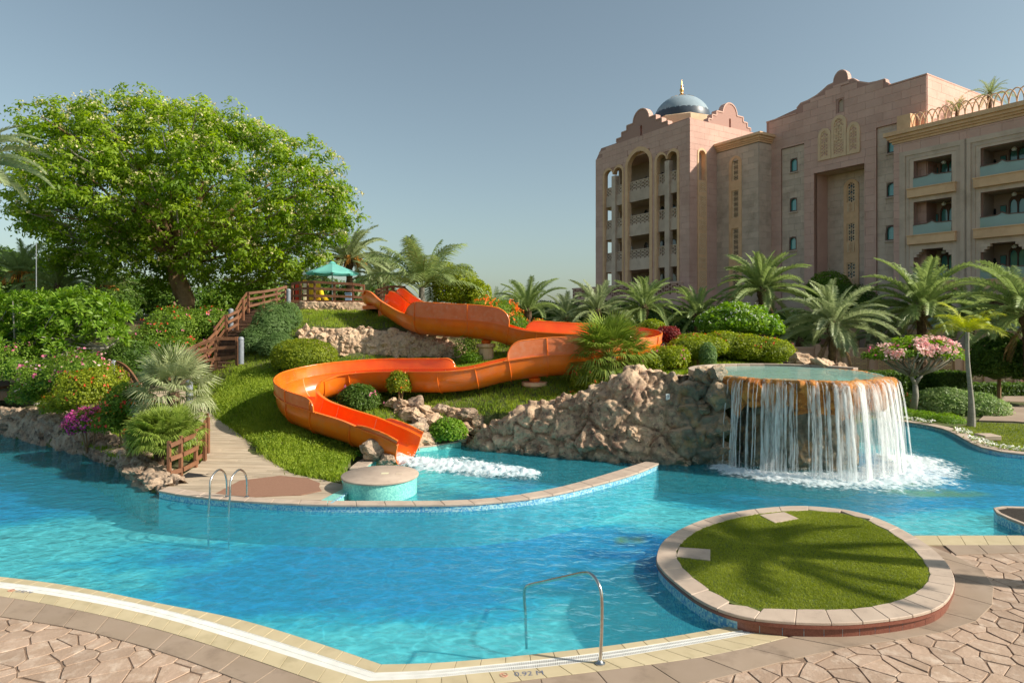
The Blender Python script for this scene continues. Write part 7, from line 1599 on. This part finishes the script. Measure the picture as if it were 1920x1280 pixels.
# drum, dome, finial
dc_ = V(17.5, 66, 0); q = MB(); q.lathe(dc_, [(3.3, ZT - 2), (3.3, 24.15), (3.0, 24.3)], 8); obj('drum', q.mesh('d'), M['palecream'], tw_)
prof = [(2.85 * math.cos(t), 24.3 + 2.55 * math.sin(t)) for t in np.linspace(0, PI / 2 - .02, 16)]; q = MB(); q.lathe(dc_, prof, 48); me = q.mesh('d'); shade_auto(me); obj('dome', me, M['dome'], tw_)
vs, fs = [], []; nk = 192
for k in range(nk):
    a = 2 * PI * k / nk; f = (k % 12) / 12; top = .17 + .13 * (abs(math.sin(PI * f)) ** .6) + (.10 if f < .09 or f > .91 else 0)
    for t in np.linspace(0, top, 4): vs.append((dc_.x + 2.87 * math.cos(t) * math.cos(a), dc_.y + 2.87 * math.cos(t) * math.sin(a), 24.3 + 2.57 * math.sin(t)))
for k in range(nk):
    for j in range(3): fs.append((k * 4 + j, ((k + 1) % nk) * 4 + j, ((k + 1) % nk) * 4 + j + 1, k * 4 + j + 1))
obj('scalloped_band', mesh('band', vs, fs, True), M['domedark'], tw_)
q = MB(); q.lathe(dc_, [(.28, 26.8), (.34, 26.95), (.2, 27.1), (.12, 27.2), (.2, 27.4), (.22, 27.55), (.10, 27.75), (.13, 27.95), (.05, 28.15), (.02, 28.6)], 12); me = q.mesh('f'); shade_auto(me, 60); obj('finial', me, M['gold'], tw_)
for k in range(16):
    a = 2 * PI * k / 16; t0_ = 1.18; pts = [dc_ + V(2.88 * math.cos(t0_ + dx) * math.cos(a + dy), 2.88 * math.cos(t0_ + dx) * math.sin(a + dy), 24.3 + 2.58 * math.sin(t0_ + dx)) for dx, dy in ((0, -.12), (-.1, 0), (0, .12))]; q = MB(); q.tube(pts, .018, 4); obj('gold_motif', q.mesh('g'), M['gold'], tw_)
# ---- grey bay
by = thing('stone_bay', 'grey stone bay with a cream cornice and tall pierced screen between tower and main block', 'hotel bay', tuple(BF.Pt(2, 0)))
Wb = (BR.O - BF.O).length; ZB = 20.45; s0, s1 = sq(BF, z4, 768), sq(BF, z4, 830); za = zq(BF, z4, 800, 460)
put('front_wall', BF, rect(-.3, 0, Wb, ZB - .75), [arch(s0, s1, 2, za - .7, za, 10)], .4, 0, 'greybase', by)
cladding(BF, 0, Wb, 0, ZB - .8, [(s0, 2, s1, za - .45)], .022, 'greystone', by, rest, w=1.2)
hs = []; zz = []
for ya, yb in ((475, 582), (632, 768), (820, 958), (1015, 1112), (1170, 1300)): zz.append((zq(BF, z4, 806, yb), zq(BF, z4, 806, ya)))
fo = arch(s0 - .02, s1 + .02, 2, za - .72, za + .02, 12)
inn = [arch(s0 + .3, s1 - .3, zz[0][0], zz[0][1] - .45, zz[0][1] + .1, 8)] + [rect(s0 + .3, a, s1 - .3, b) for a, b in zz[1:]]
put('arch_frame', BF, fo, inn, .4, .09, 'cream', by); put('frame_inner', BF, fo, inn, .1, -.2, 'palecream', by)
for a, b in zz: lattice(BF, s0 + .3, s1 - .3, a, b, -.02, 'palecream', by, cell=.52)
put('side_wall', BR, rect(0, 0, 2.4, ZB - .75), [], .4, 0, 'greybase', by); cladding(BR, 0.02, 2.4, 0, ZB - .8, [], .022, 'greystone', by, rest, w=1.0)
def cornice(face, s0, s1, z0, steps, m, parent, name='cornice', ext0=0, ext1=0):
    for z, h, o in steps: fbox(name, face, s0 - ext0 * o, s1 + ext1 * o, z0 + z, z0 + z + h, -.4, o, m, parent)
CS = [(0, .16, .10), (.162, .14, .20), (.304, .2, .32), (.506, .24, .48)]
cornice(BF, -.1, Wb, ZB - .75, CS, 'cream', by, ext1=1); cornice(BR, 0, 2.2, ZB - .75, [(z + .001, h - .002, o - .002) for z, h, o in CS], 'cream', by)
# ---- main block
mb_ = thing('main_block', 'pink stone hotel middle block with curved gable, deep recess and cream lattice arches', 'hotel block', tuple(MF.Pt(6, 0)))
Wm = (MR.O - MF.O).length; ZM = 21.75; gc = sq(MF, z5, 390)
gz = lambda x, y: zq(MF, z5, x, y)
gp = [(sq(MF, z5, 170), gz(170, 225)), (sq(MF, z5, 190), gz(190, 200)), (sq(MF, z5, 225), gz(225, 186)), (sq(MF, z5, 270), gz(270, 160)), (sq(MF, z5, 300), gz(300, 135)), (sq(MF, z5, 325), gz(325, 112)), (sq(MF, z5, 355), gz(355, 98))]
kr = sq(MF, z5, 423) - sq(MF, z5, 355); kc = (sq(MF, z5, 423) + sq(MF, z5, 355)) / 2; gp += [(kc + kr / 2 * math.cos(a), gz(355, 95) + .78 * math.sin(a)) for a in np.linspace(PI, 0, 9)]
gp += [(sq(MF, z5, 423), gz(423, 86)), (sq(MF, z5, 450), gz(450, 78)), (sq(MF, z5, 475), gz(475, 92)), (sq(MF, z5, 530), gz(530, 100)), (sq(MF, z5, 570), gz(570, 92)), (sq(MF, z5, 610), gz(610, 80)), (sq(MF, z5, 612), gz(612, 95)), (sq(MF, z5, 630), gz(630, 104))]
rc0, rc1 = sq(MF, z5, 258), sq(MF, z5, 510); rz = gz(385, 522); p0, p1 = sq(MF, z5, 93), sq(MF, z5, 209); pz = gz(150, 412); q0, q1 = sq(MF, z5, 569), sq(MF, z5, 760); qz = gz(620, 308)
put('front_wall', MF, [(-.5, 0), (Wm, 0), (Wm, ZM)] + gp[::-1] + [(-.5, ZM)], [rect(rc0, .5, rc1, rz), rect(p0, .5, p1, pz), rect(q0, .5, min(q1, Wm - .5), qz), arch(kc - .2, kc + .25, gz(382, 243), gz(382, 195), gz(382, 180), 6)], .4, 0, 'pinkbase', mb_)
gx_ = [p[0] for p in gp]; gzz = [p[1] for p in gp]
cladding(MF, -.2, Wm, 0, ZM + 1.9, [(rc0, 0, rc1, rz), (p0, 0, p1, pz), (q0, 0, q1, qz), (kc - .35, gz(382, 247), kc + .35, gz(382, 175))], .022, 'pink', mb_, rest, w=1.35, h=.62, ztop=lambda s: float(np.interp(s, [gx_[0] - .01] + gx_ + [gx_[-1] + .01], [ZM] + gzz + [ZM])) - .02)
capstrip(MF, gp, mb_, th=.5)
put('blind_niche', MF, rect(kc - .3, gz(382, 245), kc + .35, gz(382, 178)), [], .05, -.15, 'greystone', mb_)
for (a, b, zt2, ws) in ((p0, p1, pz, [(152, 472, 537), (150, 670, 735), (147, 865, 928)]), (q0, min(q1, Wm - .5), qz, [(642, 375, 441), (639, 592, 661), (636, 808, 880)])):
    hw = []
    for x, ya, yb in ws: c = sq(MF, z5, x); hw.append((c - .33, zq(MF, z5, x, yb), c + .33, zq(MF, z5, x, ya)))
    put('grey_panel', MF, rect(a - .1, 0, b + .1, zt2 + .1), [arch(h[0], h[2], h[1], h[3] - .35, h[3], 8, False) for h in hw], .3, -.15, 'greybase', mb_)
    cladding(MF, a, b, .5, zt2, [(h[0] - .02, h[1] - .02, h[2] + .02, h[3] + .02) for h in hw], -.13, 'greystone', mb_, rest, w=1.2)
    for h in hw:
        w_o = put('window', MF, arch(h[0] - .04, h[2] + .04, h[1] - .05, h[3] - .35, h[3] + .05, 8, False), [arch(h[0] + .05, h[2] - .05, h[1] + .05, h[3] - .38, h[3] - .06, 8, False)], .12, -.105, 'bronze', mb_); put('pane', MF, arch(h[0] - .02, h[2] + .02, h[1] - .02, h[3] - .35, h[3] + .02, 8, False), [], .03, -.26, 'tealglass', w_o)
        fbox('window_sill', MF, h[0] - .1, h[2] + .1, h[1] - .16, h[1] - .06, -.2, .0, 'greystone', mb_)
# deep recess
RD = 1.9; fbox('recess_ceiling', MF, rc0, rc1, rz, rz + .2, -RD - .2, -.42, 'greystone', mb_)
rf = Face(tuple(MF.Pt(0, 0, -RD))[:2], U_); r0s = sq(rf, z5, 408); r1s = sq(rf, z5, 483); rza = zq(rf, z5, 447, 575)
ins_ = [(578, 592, 690), (0, 0, 0)]
rz_ = [(zq(rf, z5, 450, b), zq(rf, z5, 450, a)) for a, b in ((592, 690), (795, 887), (993, 1070))]; rs_ = [(zq(rf, z5, 450, b), zq(rf, z5, 450, a)) for a, b in ((695, 738), (892, 940), (1078, 1130))]
put('recess_back', rf, rect(rc0 - .3, 0, rc1 + .3, rz + .3), [rect(r0s + .2, .5, r1s - .2, rza - .4)], .2, -.02, 'greybase', mb_); cladding(rf, rc0, rc1, 0, rz, [(r0s, 0, r1s, rza - .35)], 0, 'greystone', mb_, rest, w=1.2)
put('arch_frame', rf, arch(r0s, r1s, .5, rza - .7, rza, 12), [arch(r0s + .28, r1s - .28, rz_[0][0], rz_[0][1] - .5, rz_[0][1], 8)] + [rect(r0s + .28, a, r1s - .28, b) for a, b in rz_[1:]], .3, .10, 'cream', mb_)
for a, b in rz_: lattice(rf, r0s + .28, r1s - .28, a, b, .03, 'palecream', mb_, cell=.55)
for a, b in rs_: lattice(rf, r0s + .34, r1s - .34, a, b, .14, 'palecream', mb_, back='cream', cell=.4, th=.03)
for s in (rc0 + .0, rc1 - .0): 
    q = MB(); s_ = -1 if s < (rc0 + rc1) / 2 else 1; c = MF.Pt(s + s_ * .1, rz / 2, -RD / 2 - .2); q.box(c, (.2, RD, rz), MF.d, MF.n, V(0, 0, 1)); obj('recess_side', q.mesh('s'), M['pink'], mb_)
# triple lattice arches
tl = [(280, 345, 322, 400), (347, 422, 257, 400), (424, 490, 290, 385)]
for i, (xa, xb, yt, ys) in enumerate(tl):
    a, b = sq(MF, z5, xa), sq(MF, z5, xb); zt3 = zq(MF, z5, (xa + xb) / 2, yt); zbm = zq(MF, z5, (xa + xb) / 2, (485 + 445) / 2 + (10 if i == 0 else -10 if i == 2 else 0)); zbm = zq(MF, z5, 385, 465)
    put('lattice_frame', MF, arch(a, b, zbm, zt3 - .8, zt3, 12, False), [arch(a + .22, b - .22, zbm + .25, zt3 - .95, zt3 - .25, 10, False)], .12, .14, 'palecream', mb_)
    cl_ = arch(a + .2, b - .2, zbm + .22, zt3 - .92, zt3 - .22, 10, False)
    lattice(MF, a + .2, b - .2, zbm + .22, zt3 - .2, .09, 'palecream', mb_, back='cream', cell=.5, clip=cl_)
    if i == 1: lattice(MF, a + .24, b - .24, zbm + 1.35, zt3 - .9, .12, 'palecream', mb_, back='darkglass', cell=.5)
put('side_wall', MR, rect(0, 0, 12, ZM), [], .4, 0, 'pinkbase', mb_); cladding(MR, 0.02, 12, 14, ZM - .02, [], .022, 'pink', mb_, rest, w=1.35, h=.62)
fbox('parapet_cap', MF, sq(MF, z5, 630), Wm + .05, ZM, ZM + .1, -.5, .06, 'pink', mb_); fbox('parapet_cap', MF, -.5, sq(MF, z5, 170), ZM, ZM + .1, -.5, .06, 'pink', mb_); q = MB(); q.beam(MR.Pt(0, ZM + .05, -.2), MR.Pt(12, ZM + .05, -.2), .5, .1); obj('parapet_cap', q.mesh('c'), M['pink'], mb_)
# ---- balcony wing
wg = thing('balcony_wing', 'pink and grey hotel wing with glass balconies and a cream arcaded balustrade on its roof', 'hotel wing', tuple(WF.Pt(6, 0)))
ZW = 16.95; WL = 16.; c1a, c1b = WF.S(1713), WF.S(1784.4); c2a = WF.S(1838.7); cw = c1b - c1a; c2b = c2a + cw; c3a = c2b + (c2a - c1b); c3b = c3a + cw
cols = [(c1a, c1b), (c2a, c2b), (c3a, c3b)]; rows = [(13.40, 15.43), (10.0, 12.45), (6.6, 9.0), (3.2, 5.6)]
hs = [rect(a, r0_ - .38, b, r1_) for a, b in cols for r0_, r1_ in rows]
put('front_wall', WF, rect(0, 0, WL, ZW), hs, .4, 0, 'pinkbase', wg)
big = [(a - .95, 1.5, b + .95, 16.25) for a, b in cols]
cladding(WF, 0, WL, 0, ZW - .02, big, .022, 'pink', wg, rest, w=1.25, h=.6)
for (a, b), (A0_, B0_, A1_, B1_) in zip(cols, big):
    hh = [rect(a - .35, 1.6, b + .35, 15.8)]
    put('surround_frame', WF, rect(A0_, 1.5, B0_ * 0 + A1_, 16.25), [rect(a - .55, 1.6, b + .55, 15.9)], .15, .10, 'greystone', wg)
    put('surround_frame', WF, rect(a - .62, 1.55, b + .62, 15.97), [rect(a - .3, 1.6, b + .3, 15.62)], .15, .045, 'greystone', wg)
    put('bay_wall', WF, rect(a - .35, 1.6, b + .35, 15.66), [rect(a, r0_ - .38, b, r1_) for r0_, r1_ in rows], .1, .01, 'greystone', wg)
    for ri, (r0_, r1_) in enumerate(rows):
        fbox('balcony_slab', WF, a - .32, b + .32, r0_ - .62, r0_ - .0, -.1, .30, 'cream', wg); fbox('slab_lip', WF, a - .36, b + .36, r0_ - .02, r0_ + .05, -.1, .36, 'cream', wg)
        if ri == 2:
            for sx_, sg_ in ((a, 1), (b, -1)):
                for st2 in range(3): s_a = sx_ + sg_ * 0; fbox('corbel', WF, min(s_a, s_a + sg_ * (.55 - .18 * st2)), max(s_a, s_a + sg_ * (.55 - .18 * st2)), r1_ - .18 * (st2 + 1), r1_ - .18 * st2, -.4, .0, 'greystone', wg)
        # loggia interior
        D2 = 2.3
        fbox('loggia_floor', WF, a - .5, b + .5, r0_ - .3, r0_ - .05, -D2, -.1, 'interior', wg); fbox('loggia_back', WF, a - .5, b + .5, r0_ - .3, r1_ + .5, -D2 - .2, -D2, 'interior', wg); fbox('loggia_ceiling', WF, a - .5, b + .5, r1_ + .05, r1_ + .3, -D2, -.42, 'interior', wg)
        for s_ in (a - .3, b + .3): fbox('loggia_side', WF, s_ - .15, s_ + .15, r0_ - .3, r1_ + .3, -D2, -.42, 'interior', wg)
        w0 = a + cw * .30; w1 = a + cw * .72
        f_ = put('door', WF, arch(w0, w1, r0_ + .02, r0_ + 1.75, r0_ + 2.35, 12, False), [arch(w0 + .08, (w0 + w1) / 2 - .04, r0_ + .1, r0_ + 1.6, r0_ + 2.05, 6, False), arch((w0 + w1) / 2 + .04, w1 - .08, r0_ + .1, r0_ + 1.6, r0_ + 2.05, 6, False)], .08, -D2 + .10, 'bronze', wg); put('pane', WF, arch(w0 + .03, w1 - .03, r0_ + .03, r0_ + 1.72, r0_ + 2.3, 12, False), [], .02, -D2 + .03, 'tealglass', f_)
        f_ = fbox('window', WF, a + cw * .10, a + cw * .24, r0_ + .9, r0_ + 1.75, -D2, -D2 + .06, 'bronze', wg); fbox('pane', WF, a + cw * .11, a + cw * .23, r0_ + .95, r0_ + 1.7, -D2 + .062, -D2 + .075, 'tealglass', f_)
        put('niche', WF, arch(a - cw * .06, a + cw * .0, r0_ + .6, r0_ + 1.4, r0_ + 1.6, 6, False), [], .03, -D2 + .05, 'darkglass', wg)
        # glass railing with a wave in the handrail
        gm = [(a + cw * t, r0_ + .80 + (.16 * max(0, 1 - abs(t - .5) / .11) if abs(t - .5) < .11 else 0) - .05 * (abs(t - .5) * 2)) for t in np.linspace(0, 1, 33)]
        put('glass_panel', WF, [(a, r0_ + .05), (b, r0_ + .05)] + gm[::-1], [], .02, .08, 'railglass', wg) if 'railglass' in M else None
        q = MB()
        for p_, q_ in zip(gm, gm[1:]): q.beam(WF.Pt(p_[0], p_[1] + .03, .07), WF.Pt(q_[0], q_[1] + .03, .07), .07, .07)
        obj('handrail', q.mesh('h'), M['bronze'], wg)
        q = MB(); lc = WF.Pt((a + b) / 2 + .2, r1_ - .05, -1.2); q.lathe(lc, [(.05, -.02), (.16, -.16), (.10, -.28)], 10); obj('ceiling_lamp', q.mesh('l'), M['white'], wg)
        if ri < 3:
            for fx_ in (.25, .70): q = MB(); q.box(WF.Pt(a + cw * fx_, r0_ + .40, -.9), (.5, .5, .06), WF.d, WF.n); q.box(WF.Pt(a + cw * fx_, r0_ + .65, -1.12), (.5, .05, .5), WF.d, WF.n); [q.box(WF.Pt(a + cw * fx_ + ex * .22, r0_ + .18, -.9 + ey * .22), (.04, .04, .44), WF.d, WF.n) for ex in (-1, 1) for ey in (-1, 1)]; cx_ = WF.Pt(a + cw * fx_, r0_, -.9); ch_ = thing('balcony_chair', f'white chair {"left" if fx_ < .5 else "right"} of the table on the {["top", "second", "third"][ri]} balcony of the {["left", "right", "cut-off"][cols.index((a, b))]} column', 'chair', tuple(cx_), 'white chairs on the hotel balconies'); obj('frame', q.mesh('c'), M['white'], ch_)
cornice(WF, 0, WL, ZW, [(0, .18, .10), (.182, .16, .22), (.344, .22, .36), (.566, .30, .52)], 'cream', wg, ext0=1)
fbox('roof', WF, 0, WL, ZW, ZW + .3, -12, -.42, 'greystone', wg)
zr = ZW + .87; q = MB(); ci = 0; s = 1.35
fbox('balustrade_post', WF, .35, 1.3, zr, zr + 1.1, -.5, .25, 'cream', wg)
while s < WL - .5:
    r_ = .42; pts = [WF.Pt(s + r_ * math.cos(t), zr + .08 + .98 * math.sin(t), -.05 + (.035 if ci % 2 else -.035)) for t in np.linspace(0, PI, 15)]; q = MB(); q.tube(pts, .046, 5); obj('interlaced_arch', q.mesh('a'), M['palecream'], wg); s += .42; ci += 1
fbox('balustrade_base', WF, 1.3, WL, zr - .0, zr + .09, -.25, .12, 'cream', wg)
# ---- low garden walls and ground floor of the hotel seen between the palms
gw = thing('garden_wall', 'low pink garden wall with lattice panels behind the frangipani', 'wall', tuple(P(1680, 700, 37)))
gf = Face(tuple(P(1500, 0, 38.5))[:2], (.97, -.24))
a_, b_ = gf.S(1480), gf.S(1960)
put('wall_body', gf, rect(a_, 0, b_, 2.2), [], .3, 0, 'pink', gw); fbox('wall_cap', gf, a_, b_, 2.2, 2.32, -.35, .06, 'pink', gw)
for k in range(9): s_ = a_ + (b_ - a_) * (k + .3) / 9; lattice(gf, s_, s_ + 1.1, .6, 1.8, .05, 'palecream', gw, back='cream', cell=.4, th=.04); fbox('pier', gf, s_ - .5, s_ - .2, 0, 2.5, -.35, .12, 'pink', gw)
flush(rest, mb_)
# mountain-free horizon: nothing beyond the trees
